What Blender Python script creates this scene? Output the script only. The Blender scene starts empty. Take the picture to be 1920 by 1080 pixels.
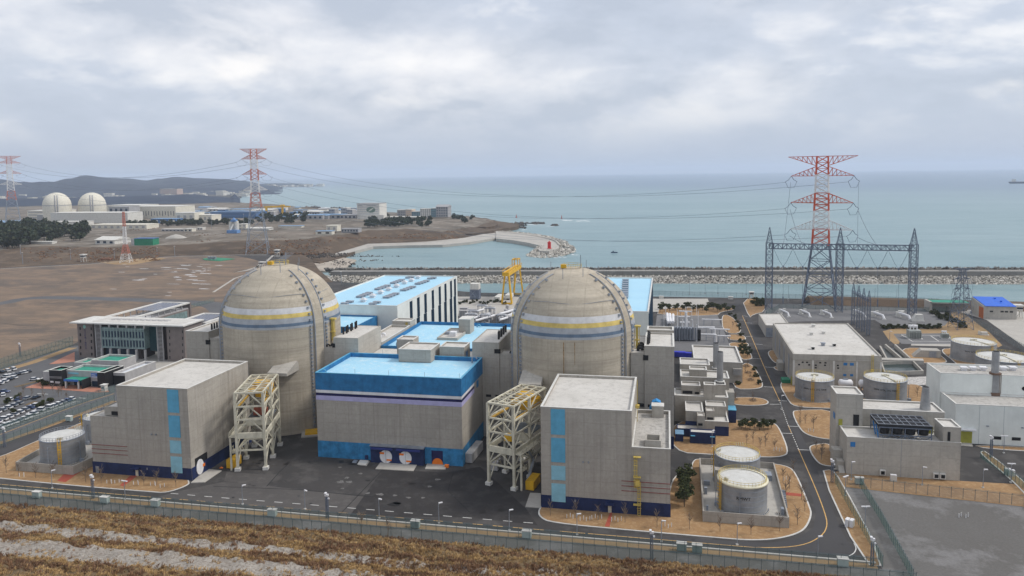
import bpy, bmesh, math, random
from mathutils import Vector, Matrix, noise
random.seed(7)
R = math.radians
scene = bpy.context.scene
COL = scene.collection
# ------------------------------------------------------------------ camera
F_, CX, CY, H = 1400., 960., 450., 88.
ROLL = .0143
PIT = math.atan((CY-325)/F_)
YAW = -math.atan(291/1400)
_F0 = (math.sin(YAW), math.cos(YAW), 0.); _R0 = (math.cos(YAW), -math.sin(YAW), 0.)
FW = (_F0[0]*math.cos(PIT), _F0[1]*math.cos(PIT), -math.sin(PIT))
_U0 = (_F0[0]*math.sin(PIT), _F0[1]*math.sin(PIT), math.cos(PIT))
RT = tuple(math.cos(ROLL)*a-math.sin(ROLL)*b for a, b in zip(_R0, _U0))
UP = tuple(math.sin(ROLL)*a+math.cos(ROLL)*b for a, b in zip(_R0, _U0))
def ray(u, v):
    a = (u-CX)/F_; b = (CY-v)/F_
    return tuple(FW[i]+a*RT[i]+b*UP[i] for i in range(3))
def G(u, v, z=0.):
    """survey helper: where the sight line of a photo point meets the level z (metres)"""
    d = ray(u, v); t = (z-H)/d[2]
    return (d[0]*t, d[1]*t)
def Zt(u, v, y):
    d = ray(u, v); t = y/d[1]
    return H+d[2]*t
cam = bpy.data.cameras.new('camera'); co = bpy.data.objects.new('camera', cam); COL.objects.link(co)
M = Matrix(((RT[0], UP[0], -FW[0], 0), (RT[1], UP[1], -FW[1], 0), (RT[2], UP[2], -FW[2], H), (0, 0, 0, 1)))
co.matrix_world = M
cam.sensor_width = 36; cam.lens = 36*F_/1920; cam.shift_y = -(540-CY)/1920
cam.clip_start = 1; cam.clip_end = 80000
scene.camera = co
# ------------------------------------------------------------------ materials
MATS = {}
def newmat(name):
    m = bpy.data.materials.new(name); m.use_nodes = True
    nt = m.node_tree; nt.nodes.clear()
    out = nt.nodes.new('ShaderNodeOutputMaterial'); b = nt.nodes.new('ShaderNodeBsdfPrincipled')
    nt.links.new(b.outputs[0], out.inputs[0])
    MATS[name] = m
    return m, nt, b
def N(nt, t, **kw):
    n = nt.nodes.new(t)
    for k, v in kw.items():
        if k.startswith('i_'):
            key = k[2:]
            n.inputs[int(key) if key.isdigit() else key].default_value = v
        else: setattr(n, k, v)
    return n
def mixc(nt, fac, a, b, mode='MIX'):
    n = nt.nodes.new('ShaderNodeMix'); n.data_type = 'RGBA'; n.blend_type = mode
    for i, s in ((0, fac), (6, a), (7, b)):
        if hasattr(s, 'is_linked') or hasattr(s, 'links'): nt.links.new(s, n.inputs[i])
        else: n.inputs[i].default_value = s if i == 0 else (*s, 1) if len(s) == 3 else s
    return n.outputs[2]
def mth(nt, op, a, b=0., c=0.):
    n = nt.nodes.new('ShaderNodeMath'); n.operation = op
    for i, s in enumerate((a, b, c)):
        if isinstance(s, (int, float)): n.inputs[i].default_value = s
        else: nt.links.new(s, n.inputs[i])
    return n.outputs[0]
def coords(nt, scale=(1, 1, 1), kind='Object'):
    tc = nt.nodes.new('ShaderNodeTexCoord'); mp = nt.nodes.new('ShaderNodeMapping')
    mp.inputs['Scale'].default_value = scale
    nt.links.new(tc.outputs[kind], mp.inputs[0]); return mp.outputs[0]
def nz(nt, vec, scale, detail=4, rough=.6, lo=.35, hi=.65):
    n = N(nt, 'ShaderNodeTexNoise'); n.inputs['Scale'].default_value = scale
    n.inputs['Detail'].default_value = detail; n.inputs['Roughness'].default_value = rough
    nt.links.new(vec, n.inputs['Vector'])
    mr = N(nt, 'ShaderNodeMapRange'); mr.inputs[1].default_value = lo; mr.inputs[2].default_value = hi
    nt.links.new(n.outputs[0], mr.inputs[0]); return mr.outputs[0]
def plain(name, c, rough=.6, metal=0., var=.15, scale=.4, spec=.3):
    """paint or metal with faint dirt"""
    m, nt, b = newmat(name)
    v = nz(nt, coords(nt), scale, 5, .65)
    d = tuple(x*(1-var) for x in c)
    col = mixc(nt, v, d, tuple(min(1, x*(1+var*.5)) for x in c))
    st = nz(nt, coords(nt, (1, 1, .06)), .9, 4, .6, .5, .75)
    col = mixc(nt, mth(nt, 'MULTIPLY', st, var), col, tuple(x*.55 for x in c))
    nt.links.new(col, b.inputs['Base Color']); b.inputs['Roughness'].default_value = rough
    b.inputs['Metallic'].default_value = metal; b.inputs['Specular IOR Level'].default_value = spec
    return m
def concrete(name, c, grid=(4.2, 3.1), line=.2, stain=.55, dirt=(.12, .1, .085), bands=0.):
    m, nt, b = newmat(name)
    vec = coords(nt)
    col = mixc(nt, nz(nt, vec, .09, 6, .7, .3, .7), tuple(x*.84 for x in c), tuple(min(1, x*1.1) for x in c))
    # pour patches, streaks, fine grain
    col = mixc(nt, mth(nt, 'MULTIPLY', nz(nt, coords(nt, (2.2, 2.2, .35)), .9, 6, .75, .42, .66), .16), col, tuple(x*.55 for x in c))
    col = mixc(nt, mth(nt, 'MULTIPLY', nz(nt, coords(nt, (.14, .14, 1.1)), .8, 6, .75, .45, .68), .22), col, tuple(min(1, x*1.3) for x in c))
    br = N(nt, 'ShaderNodeTexVoronoi'); br.feature = 'F1'; br.distance = 'CHEBYCHEV'
    nt.links.new(coords(nt, (.12, .12, .16)), br.inputs['Vector']); br.inputs['Scale'].default_value = 1
    bw = N(nt, 'ShaderNodeSeparateColor'); nt.links.new(br.outputs['Color'], bw.inputs[0])
    col = mixc(nt, mth(nt, 'MULTIPLY', bw.outputs[0], .3), col, tuple(x*.62 for x in c))
    s1 = nz(nt, coords(nt, (1, 1, .04)), .8, 6, .7, .44, .72)
    s2 = nz(nt, vec, .05, 3, .5, .35, .7)
    col = mixc(nt, mth(nt, 'MULTIPLY', mth(nt, 'MULTIPLY', s1, s2), stain), col, dirt)
    col = mixc(nt, mth(nt, 'MULTIPLY', nz(nt, vec, 1.1, 6, .75, .4, .68), .3), col, tuple(x*.5 for x in c))
    if bands:
        col = mixc(nt, mth(nt, 'MULTIPLY', nz(nt, coords(nt, (.03, .03, 1)), .55, 5, .75, .42, .62), bands), col, tuple(x*.55 for x in c))
        col = mixc(nt, mth(nt, 'MULTIPLY', nz(nt, coords(nt, (.06, .06, .8)), .4, 4, .7, .5, .66), bands*.8), col, tuple(min(1, x*1.35) for x in c))
    geo = N(nt, 'ShaderNodeNewGeometry'); sep = N(nt, 'ShaderNodeSeparateXYZ'); nt.links.new(geo.outputs['Normal'], sep.inputs[0])
    sp = N(nt, 'ShaderNodeSeparateXYZ'); nt.links.new(vec, sp.inputs[0])
    tot = None
    for i, g in ((0, grid[0]), (1, grid[0]), (2, grid[1])):
        fr = mth(nt, 'FRACT', mth(nt, 'DIVIDE', mth(nt, 'ADD', sp.outputs[i], 500.37), g))
        ln = mth(nt, 'LESS_THAN', fr, .07)
        msk = mth(nt, 'LESS_THAN', mth(nt, 'ABSOLUTE', sep.outputs[i]), .6)
        ln = mth(nt, 'MULTIPLY', ln, msk)
        tot = ln if tot is None else mth(nt, 'MAXIMUM', tot, ln)
    col = mixc(nt, mth(nt, 'MULTIPLY', tot, mth(nt, 'MULTIPLY', nz(nt, vec, .35, 3, .6, .3, .6), line)), col, tuple(x*.3 for x in c))
    nt.links.new(col, b.inputs['Base Color']); b.inputs['Roughness'].default_value = .9
    b.inputs['Specular IOR Level'].default_value = .2
    return m
def ground(name, c1, c2, c3=None, s=(.03, .4), amt3=.5, rough=.95, fine=.18, lo3=.5, hi3=.62, stretch=(1, 1, 1), bump=0., spec=.15):
    m, nt, b = newmat(name)
    vec = coords(nt, stretch)
    col = mixc(nt, nz(nt, vec, s[0], 6, .65, .35, .65), c1, c2)
    if c3: col = mixc(nt, mth(nt, 'MULTIPLY', nz(nt, vec, s[1], 5, .7, lo3, hi3), amt3), col, c3)
    col = mixc(nt, mth(nt, 'MULTIPLY', nz(nt, vec, 1.7, 5, .75, .35, .7), fine), col, tuple(x*.45 for x in c1))
    nt.links.new(col, b.inputs['Base Color']); b.inputs['Roughness'].default_value = rough
    b.inputs['Specular IOR Level'].default_value = spec
    if bump:
        n = N(nt, 'ShaderNodeTexNoise'); n.inputs['Scale'].default_value = 1.2; n.inputs['Detail'].default_value = 6
        nt.links.new(vec, n.inputs['Vector'])
        bp = N(nt, 'ShaderNodeBump'); bp.inputs['Strength'].default_value = bump; bp.inputs['Distance'].default_value = .6
        nt.links.new(n.outputs[0], bp.inputs['Height']); nt.links.new(bp.outputs[0], b.inputs['Normal'])
    return m
def leafmat(name, c1, c2, c3, patch=0., ps=.2):
    m, nt, b = newmat(name)
    geo = N(nt, 'ShaderNodeNewGeometry')
    cr = N(nt, 'ShaderNodeValToRGB'); cr.color_ramp.elements[0].color = (*c1, 1); cr.color_ramp.elements[1].color = (*c3, 1)
    e = cr.color_ramp.elements.new(.5); e.color = (*c2, 1)
    rnd_ = geo.outputs['Random Per Island']
    if patch:
        pn = nz(nt, coords(nt, (.6, 1.4, 1)), ps, 5, .7, .36, .64)
        rnd_ = mth(nt, 'ADD', mth(nt, 'MULTIPLY', rnd_, 1-patch), mth(nt, 'MULTIPLY', pn, patch))
    nt.links.new(rnd_, cr.inputs[0])
    nt.links.new(cr.outputs[0], b.inputs['Base Color']); b.inputs['Roughness'].default_value = .85
    b.inputs['Specular IOR Level'].default_value = .1
    return m
CONC = concrete('concrete_wall', (.43, .4, .355))
CONCR = concrete('containment_concrete', (.5, .445, .36), (5.5, 3.1), .22, .6, (.19, .145, .1), .38)
CONCL = concrete('light_concrete', (.47, .445, .4), (5, 3.4), .2, .32)
ROOF = ground('concrete_roof', (.6, .58, .545), (.52, .5, .465), (.3, .29, .27), (.08, .5), .35, fine=.12)
ROOFO = ground('weathered_roof', (.5, .48, .45), (.4, .385, .36), (.2, .19, .175), (.1, .9), .6, fine=.3)
CAP = plain('parapet_cap', (.62, .61, .58), .8)
NAVY = plain('navy_paint', (.013, .026, .095), .6, var=.3)
SKYB = plain('sky_blue_paint', (.11, .37, .56), .6, var=.14)
SKYB2 = plain('light_blue_paint', (.26, .52, .64), .6, var=.14)
BLUEF = plain('blue_fascia', (.022, .165, .37), .65, var=.28)
BLUEW = plain('blue_base', (.035, .22, .45), .65, var=.35)
BROOF = ground('blue_roof', (.34, .61, .78), (.4, .66, .8), (.66, .75, .79), (.12, .6), .65, .6, .12, .52, .66)
TROOF = ground('pale_blue_roof', (.36, .6, .76), (.4, .64, .78), (.4, .65, .8), (.05, .3), .4, .6, .06)
WHITEP = plain('white_paint', (.72, .72, .74), .5, var=.12)
DNAVY = plain('dark_stripe', (.012, .012, .075), .6)
LAV = plain('lavender_paint', (.43, .41, .65), .6, var=.12)
SIDING = plain('pale_siding', (.74, .77, .74), .55, var=.1, scale=.15)
DKGLASS = plain('dark_glass', (.012, .03, .06), .4, var=.3, spec=.3)
BLACK = plain('black_gap', (.012, .012, .014), .8)
CREAM = plain('cream_steel', (.6, .57, .46), .6, var=.25)
YEL = plain('yellow_paint', (.72, .42, .02), .5, var=.2)
YELP = plain('pale_yellow_rail', (.62, .47, .12), .6, var=.25)
BYEL = plain('band_yellow', (.6, .46, .15), .8, var=.2)
BWHT = plain('band_white', (.56, .56, .57), .8, var=.15)
BGRY = plain('band_grey', (.34, .36, .39), .8, var=.15)
BBLU = plain('band_blue', (.12, .17, .24), .8, var=.2)
ORANGE = plain('orange_paint', (.8, .2, .02), .5)
STEELT = plain('tank_steel', (.33, .335, .345), .5, .3, .25, .25)
TANKR = ground('tank_roof', (.62, .62, .6), (.52, .52, .5), (.4, .38, .33), (.3, .8), .3, .7, .1)
GALV = plain('galvanised_steel', (.3, .33, .38), .5, .3, .25)
LAT = plain('lattice_steel', (.14, .17, .23), .55, .2, .2)
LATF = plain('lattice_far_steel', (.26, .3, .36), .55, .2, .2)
RED = plain('red_lattice', (.58, .1, .045), .55, var=.2)
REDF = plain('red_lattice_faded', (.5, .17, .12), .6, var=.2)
WHL = plain('white_lattice', (.7, .7, .7), .55, var=.15)
ASPH = ground('asphalt', (.07, .066, .065), (.048, .046, .046), (.11, .104, .1), (.035, .12), .6, .9, .12)
ASPHR = ground('road_asphalt', (.075, .073, .076), (.058, .057, .06), (.08, .078, .076), (.05, .2), .4, .9, .1)
ASPHL = ground('parking_asphalt', (.12, .122, .128), (.1, .1, .106), (.15, .15, .15), (.05, .3), .4, .9, .1)
TAN = ground('dormant_grass', (.37, .23, .115), (.27, .165, .085), (.46, .32, .18), (.16, .7), .6, .95, .3)
TAN2 = ground('dry_lawn', (.38, .26, .14), (.3, .2, .11), (.25, .2, .12), (.06, .3), .5, .95, .3)
KERB = plain('kerb_stone', (.58, .57, .54), .85)
LINEW = plain('white_line', (.62, .62, .6), .8, var=.3, scale=2)
LINEY = plain('yellow_line', (.62, .38, .13), .8, var=.3, scale=2)
PAVE = ground('pale_paving', (.47, .45, .41), (.4, .38, .35), (.33, .31, .28), (.1, .5), .4)
REDPATH = plain('red_paving', (.36, .08, .05), .85)
GRAV = ground('gravel', (.16, .155, .15), (.125, .118, .11), (.24, .235, .235), (.03, .06), .75, .95, .45, .5, .6)
GRAVS = ground('switchyard_gravel', (.19, .19, .195), (.15, .15, .155), (.23, .22, .22), (.08, .4), .4, .95, .25)
FIELD = ground('bare_field', (.19, .142, .105), (.115, .098, .086), (.26, .185, .13), (.011, .035), .75, .95, .2, .45, .6, (1, 1.6, 1))
SNOW = plain('old_snow', (.75, .77, .8), .7)
HILLG = ground('hill_soil', (.2, .145, .08), (.14, .1, .06), (.28, .2, .11), (.15, 1.1), .6, .95, .4, bump=.8)
SCREE = ground('shotcrete_slope', (.43, .395, .35), (.29, .26, .23), (.17, .125, .09), (.35, 1.4), .75, .95, .5, bump=1.2)
LAND = ground('coast_soil', (.13, .095, .068), (.085, .066, .05), (.2, .145, .1), (.012, .05), .7, .95, .4, bump=.5)
LANDY = ground('yard_ground', (.22, .185, .15), (.09, .08, .065), (.34, .31, .27), (.012, .045), .6, .95, .3)
FARL = ground('far_land', (.085, .085, .08), (.055, .06, .06), (.2, .18, .16), (.002, .01), .6, .95, .2)
HILLM = ground('hazed_hill_forest', (.034, .052, .09), (.02, .033, .06), (.06, .08, .11), (.0015, .006), .6, .95, .2)  # blue of the haze is mixed into the forest's base colour
ROCK = leafmat('rubble_stone', (.2, .185, .165), (.4, .375, .33), (.62, .59, .54))
ROCKD = leafmat('dark_armour_stone', (.1, .095, .09), (.2, .19, .175), (.34, .32, .29))
ROCKC = leafmat('coast_rock', (.04, .037, .036), (.08, .07, .065), (.15, .13, .11))
SAND = ground('rocky_beach', (.5, .45, .38), (.38, .33, .28), (.22, .19, .16), (.05, .15), .6)
FOAM = plain('surf_foam', (.85, .87, .88), .9)
PINE = leafmat('pine_needles', (.025, .035, .015), (.055, .068, .028), (.115, .12, .05))
PINED = leafmat('far_pine_needles', (.018, .03, .02), (.036, .05, .03), (.075, .085, .05))
SHRUB = leafmat('evergreen_shrub', (.02, .03, .012), (.045, .055, .02), (.09, .085, .035))
TWIG = plain('bare_twig', (.2, .155, .12), .9)
BARK = plain('bark', (.1, .07, .05), .9)
GRASSB = leafmat('dry_grass_blades', (.17, .105, .05), (.38, .25, .115), (.6, .42, .2), .66, .3)
GRASSR = leafmat('brown_brush', (.1, .06, .04), (.23, .135, .08), (.37, .225, .13), .68, .3)
CARW = plain('white_car_paint', (.7, .7, .71), .3, var=.03, spec=.6)
CARS = plain('silver_car_paint', (.36, .37, .39), .3, .3, .03)
CARD = plain('black_car_paint', (.02, .02, .024), .25, var=.03, spec=.6)
CARB = plain('blue_car_paint', (.04, .07, .18), .3, var=.03, spec=.6)
TYRE = plain('tyre_rubber', (.02, .02, .02), .8)
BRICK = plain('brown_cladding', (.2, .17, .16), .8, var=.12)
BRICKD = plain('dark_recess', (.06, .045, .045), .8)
GLASSG = plain('green_glass', (.2, .28, .28), .15, var=.3, spec=.6)
SOLAR = plain('solar_cell', (.06, .075, .13), .2, spec=.6)
GREENR = plain('green_roof_coating', (.03, .27, .19), .7, var=.2)
BLACKC = plain('black_cladding', (.016, .016, .018), .5)
GREYC = plain('grey_panel', (.42, .41, .41), .7)
SIGNB = plain('blue_sign', (.05, .16, .5), .6)
RBLUE = plain('bright_blue_roof', (.02, .13, .62), .5, var=.12)
GREENF = plain('green_tarp', (.02, .22, .12), .7, var=.2)
OLIVE = plain('olive_door', (.34, .33, .05), .6)
WBLUE = plain('window_blue', (.03, .18, .45), .4)
FARW = plain('far_white_wall', (.62, .61, .57), .8)
FARC = plain('far_cream_wall', (.66, .63, .54), .8)
FARG = plain('far_grey_wall', (.36, .36, .37), .8)
FARB = plain('far_blue_wall', (.07, .16, .34), .7)
FARBR = plain('far_blue_roof', (.2, .33, .5), .7)
TERRA = plain('terracotta_paving', (.42, .19, .13), .85)
PURP = plain('cobalt_tarp', (.03, .04, .5), .6)
# fence netting: a real open mesh, drawn as wires with gaps
def netmat(name, c, alpha):
    m, nt, b = newmat(name)
    b.inputs['Base Color'].default_value = (*c, 1); b.inputs['Roughness'].default_value = .7
    b.inputs['Alpha'].default_value = alpha
    return m
NET = netmat('green_wire_mesh', (.1, .17, .155), .36)
NETG = netmat('vivid_green_wire_mesh', (.02, .19, .15), .45)
NETF = netmat('grey_wire_mesh', (.2, .24, .25), .3)
FPOST = plain('fence_post', (.1, .14, .15), .6)
# ------------------------------------------------------------------ mesh builder
class MB:
    def __init__(s): s.v = []; s.f = []
    def add(s, vs, fs):
        n = len(s.v); s.v += [tuple(p) for p in vs]; s.f += [tuple(i+n for i in f) for f in fs]; return s
    def box(s, x0, x1, y0, y1, z0, z1):
        return s.add([(x0, y0, z0), (x1, y0, z0), (x1, y1, z0), (x0, y1, z0), (x0, y0, z1), (x1, y0, z1), (x1, y1, z1), (x0, y1, z1)],
              [(0, 3, 2, 1), (4, 5, 6, 7), (0, 1, 5, 4), (1, 2, 6, 5), (2, 3, 7, 6), (3, 0, 4, 7)])
    def obox(s, c, sx, sy, sz, rz=0, z0=None):
        """box centred on c (x, y), base z0, turned by rz"""
        ca, sa = math.cos(rz), math.sin(rz); z0 = c[2] if z0 is None else z0
        P = []
        for z in (z0, z0+sz):
            for a, b in ((-1, -1), (1, -1), (1, 1), (-1, 1)):
                x, y = a*sx/2, b*sy/2; P.append((c[0]+x*ca-y*sa, c[1]+x*sa+y*ca, z))
        return s.add(P, [(0, 3, 2, 1), (4, 5, 6, 7), (0, 1, 5, 4), (1, 2, 6, 5), (2, 3, 7, 6), (3, 0, 4, 7)])
    def cyl(s, x, y, z0, z1, r0, r1=None, n=24, cap=True):
        r1 = r0 if r1 is None else r1
        vs = [(x+r0*math.cos(2*math.pi*i/n), y+r0*math.sin(2*math.pi*i/n), z0) for i in range(n)]
        vs += [(x+r1*math.cos(2*math.pi*i/n), y+r1*math.sin(2*math.pi*i/n), z1) for i in range(n)]
        fs = [(i, (i+1) % n, n+(i+1) % n, n+i) for i in range(n)]
        if cap: fs += [tuple(range(n, 2*n)), tuple(range(n-1, -1, -1))]
        return s.add(vs, fs)
    def lathe(s, x, y, prof, n=48):
        vs = []; fs = []
        for r, z in prof: vs += [(x+r*math.cos(2*math.pi*i/n), y+r*math.sin(2*math.pi*i/n), z) for i in range(n)]
        for k in range(len(prof)-1):
            fs += [(k*n+i, k*n+(i+1) % n, (k+1)*n+(i+1) % n, (k+1)*n+i) for i in range(n)]
        return s.add(vs, fs)
    def beam(s, p, q, w, h=None, n=4):
        p = Vector(p); q = Vector(q); d = q-p
        if d.length < 1e-6: return s
        d.normalize(); a = d.cross(Vector((0, 0, 1)))
        if a.length < .01: a = Vector((1, 0, 0))
        a.normalize(); b = d.cross(a); h = h or w
        o = .5/math.cos(math.pi/n)
        ring = [(a*math.cos(2*math.pi*(i+.5)/n)*w*o+b*math.sin(2*math.pi*(i+.5)/n)*h*o) for i in range(n)]
        return s.add([p+r for r in ring]+[q+r for r in ring],
              [(i, (i+1) % n, n+(i+1) % n, n+i) for i in range(n)]+[tuple(range(n-1, -1, -1)), tuple(range(n, 2*n))])
    def path(s, pts, w, n=4):
        pts = [Vector(p) for p in pts]; m = len(pts); vs = []; o = .5*w/math.cos(math.pi/n); up = Vector((0, 0, 1)); pa = None
        for i, p in enumerate(pts):
            d = (pts[min(i+1, m-1)]-pts[max(i-1, 0)]).normalized(); a = d.cross(up) if pa is None else pa-d*pa.dot(d)
            if a.length < .05: a = d.cross(Vector((1, 0, 0)))
            a.normalize(); pa = a; b = d.cross(a)
            vs += [p+a*math.cos(2*math.pi*(k_+.5)/n)*o+b*math.sin(2*math.pi*(k_+.5)/n)*o for k_ in range(n)]
        fs = [(i*n+k_, i*n+(k_+1) % n, (i+1)*n+(k_+1) % n, (i+1)*n+k_) for i in range(m-1) for k_ in range(n)]+[tuple(range(n-1, -1, -1)), tuple(range((m-1)*n, m*n))]
        return s.add(vs, fs)
    def prism(s, poly, z0, z1):
        n = len(poly)
        A = sum(poly[i][0]*poly[(i+1) % n][1]-poly[(i+1) % n][0]*poly[i][1] for i in range(n))
        if A < 0: poly = poly[::-1]
        return s.add([(p[0], p[1], z0) for p in poly]+[(p[0], p[1], z1) for p in poly],
              [(i, (i+1) % n, n+(i+1) % n, n+i) for i in range(n)]+[tuple(range(n, 2*n)), tuple(range(n-1, -1, -1))])
    def sheet(s, poly, z):
        n = len(poly)
        A = sum(poly[i][0]*poly[(i+1) % n][1]-poly[(i+1) % n][0]*poly[i][1] for i in range(n))
        if A < 0: poly = poly[::-1]
        return s.add([(p[0], p[1], z) for p in poly], [tuple(range(n))])
    def ribbon(s, pts, w, z, closed=False):
        """flat strip along a line of ground points"""
        n = len(pts); L = []; Rr = []
        for i, p in enumerate(pts):
            a = pts[i-1] if i or closed else p; b = pts[(i+1) % n] if i < n-1 or closed else p
            dx, dy = b[0]-a[0], b[1]-a[1]; l = math.hypot(dx, dy) or 1
            L.append((p[0]-dy/l*w/2, p[1]+dx/l*w/2, z)); Rr.append((p[0]+dy/l*w/2, p[1]-dx/l*w/2, z))
        fs = [(i, n+i, n+(i+1) % n, (i+1) % n) for i in range(n if closed else n-1)]
        return s.add(L+Rr, fs)
    def rock(s, x, y, z, r):
        vs = [];
        for a in ((1, 0, 0), (-1, 0, 0), (0, 1, 0), (0, -1, 0), (0, 0, 1), (0, 0, -1)):
            k = r*random.uniform(.6, 1.25)
            vs.append((a[0]*k+random.uniform(-.2, .2)*r, a[1]*k+random.uniform(-.2, .2)*r, a[2]*k*.8))
        t = random.uniform(0, 6.28); c, q = math.cos(t), math.sin(t); t2 = random.uniform(-.7, .7); c2, q2 = math.cos(t2), math.sin(t2)
        vs = [(a*c-b*q, a*q+b*c, d) for a, b, d in vs]; vs = [(x+a, y+b*c2-d*q2, z+b*q2+d*c2) for a, b, d in vs]
        return s.add(vs, [(0, 2, 4), (2, 1, 4), (1, 3, 4), (3, 0, 4), (2, 0, 5), (1, 2, 5), (3, 1, 5), (0, 3, 5)])
def mesh_ob(name, mb, mat, off=(0, 0, 0), smooth=False):
    me = bpy.data.meshes.new(name)
    ox, oy, oz = off
    me.from_pydata([(a-ox, b-oy, c-oz) for a, b, c in mb.v], [], mb.f)
    for m in (mat if isinstance(mat, (list, tuple)) else [mat]): me.materials.append(m)
    if smooth: me.shade_smooth()
    me.update()
    o = bpy.data.objects.new(name, me); COL.objects.link(o); return o
class Thing:
    """an Empty at the thing's base; parts are given in world coordinates (or local with W=False)"""
    def __init__(s, name, label, cat, loc=(0, 0, 0), group=None, rz=0):
        s.o = bpy.data.objects.new(name, None); COL.objects.link(s.o)
        s.loc = tuple(loc) if len(loc) == 3 else (loc[0], loc[1], 0.)
        s.o.location = s.loc; s.o.rotation_euler = (0, 0, rz); s.o.empty_display_size = 1
        s.o['label'] = label; s.o['category'] = cat
        if group: s.o['group'] = group
    def p(s, name, mb, mat, parent=None, W=True, smooth=False, label=None, stuff=False):
        o = mesh_ob(name, mb, mat, s.loc if W else (0, 0, 0), smooth); o.parent = parent or s.o
        if label: o['label'] = label
        if stuff: o['kind'] = 'stuff'
        return o
def one(name, mb, mat, label, cat, group=None, smooth=False):
    o = mesh_ob(name, mb, mat, smooth=smooth); o['label'] = label; o['category'] = cat
    if group: o['group'] = group
    return o
def struct(name, mb, mat, smooth=False, label=None):
    o = mesh_ob(name, mb, mat, smooth=smooth); o['kind'] = 'structure'
    if label: o['label'] = label
    return o
def stuff(name, mb, mat, label, cat):
    o = mesh_ob(name, mb, mat); o['kind'] = 'stuff'; o['label'] = label; o['category'] = cat; return o
def dup(root, loc, rz=0, label=None, sc=None, group=None):
    r = root.copy(); COL.objects.link(r); r.location = loc if len(loc) == 3 else (*loc, 0); r.rotation_euler = (0, 0, rz)
    if sc: r.scale = (sc, sc, sc)
    if label: r['label'] = label
    if group: r['group'] = group
    for ch in list(root.children):
        c = ch.copy(); COL.objects.link(c); c.parent = r
        for g in list(ch.children):
            d = g.copy(); COL.objects.link(d); d.parent = c
    return r
ORD = ['first', 'second', 'third', 'fourth', 'fifth', 'sixth', 'seventh', 'eighth', 'ninth', 'tenth', 'eleventh', 'twelfth', 'thirteenth', 'fourteenth', 'fifteenth', 'sixteenth', 'seventeenth', 'eighteenth', 'nineteenth', 'twentieth', 'twenty-first', 'twenty-second', 'twenty-third', 'twenty-fourth', 'twenty-fifth', 'twenty-sixth', 'twenty-seventh', 'twenty-eighth', 'twenty-ninth', 'thirtieth']
def GP(px, z=0.): return [G(u, v, z) for u, v in px]
def lerp(a, b, t): return tuple(x+(y-x)*t for x, y in zip(a, b))
def chaikin(p, k=2, closed=True):
    for _ in range(k):
        q = []; n = len(p)
        for i in range(n if closed else n-1):
            a, b = p[i], p[(i+1) % n]; q += [lerp(a, b, .25), lerp(a, b, .75)]
        if not closed: q = [p[0]]+q+[p[-1]]
        p = q
    return p
def inset(p, d):
    n = len(p); A = sum(p[i][0]*p[(i+1) % n][1]-p[(i+1) % n][0]*p[i][1] for i in range(n))
    s = 1 if A > 0 else -1; out = []
    for i in range(n):
        a, b, c = p[i-1], p[i], p[(i+1) % n]
        t = (c[0]-a[0], c[1]-a[1]); l = math.hypot(*t) or 1
        out.append((b[0]-t[1]/l*d*s, b[1]+t[0]/l*d*s))
    return out
def walls(T, x0, x1, y0, y1, z, zb=0., par=1.1, th=.45, wm=None, rm=None, cap=True, name='wall'):
    """hollow-topped block: outer walls with a parapet round a lower roof deck"""
    wm = wm or CONC; rm = rm or ROOF; zt = z+par; i = th
    m = MB()
    o = [(x0, y0), (x1, y0), (x1, y1), (x0, y1)]; q = [(x0+i, y0+i), (x1-i, y0+i), (x1-i, y1-i), (x0+i, y1-i)]
    vs = [(a, b, zb) for a, b in o]+[(a, b, zt) for a, b in o]+[(a, b, zt) for a, b in q]+[(a, b, z-.3) for a, b in q]
    fs = []
    for k in range(4):
        j = (k+1) % 4; fs += [(k, j, 4+j, 4+k), (4+k, 4+j, 8+j, 8+k), (8+k, 8+j, 12+j, 12+k)]
    m.add(vs, fs)
    w = T.p(name, m, wm)
    T.p('roof', MB().sheet(q, z), rm)
    if cap and par > .3:
        c = MB(); e = .08
        for a0, a1, b0, b1 in ((x0-e, x1+e, y0-e, y0+i), (x0-e, x1+e, y1-i, y1+e), (x0-e, x0+i, y0+i, y1-i), (x1-i, x1+e, y0+i, y1-i)):
            c.box(a0, a1, b0, b1, zt+.003, zt+.13)
        T.p('parapet_cap', c, CAP)
    return w
def text_mesh(txt, size):
    cu = bpy.data.curves.new('t', 'FONT'); cu.body = txt; cu.size = size; cu.align_x = 'CENTER'; cu.align_y = 'CENTER'
    cu.extrude = .02; cu.resolution_u = 2
    o = bpy.data.objects.new('t', cu); COL.objects.link(o)
    dg = bpy.context.evaluated_depsgraph_get(); dg.update()
    me = bpy.data.meshes.new_from_object(o.evaluated_get(dg))
    vs = [tuple(v.co) for v in me.vertices]; fs = [tuple(p.vertices) for p in me.polygons]
    bpy.data.objects.remove(o); bpy.data.curves.remove(cu); bpy.data.meshes.remove(me)
    return vs, fs
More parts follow.
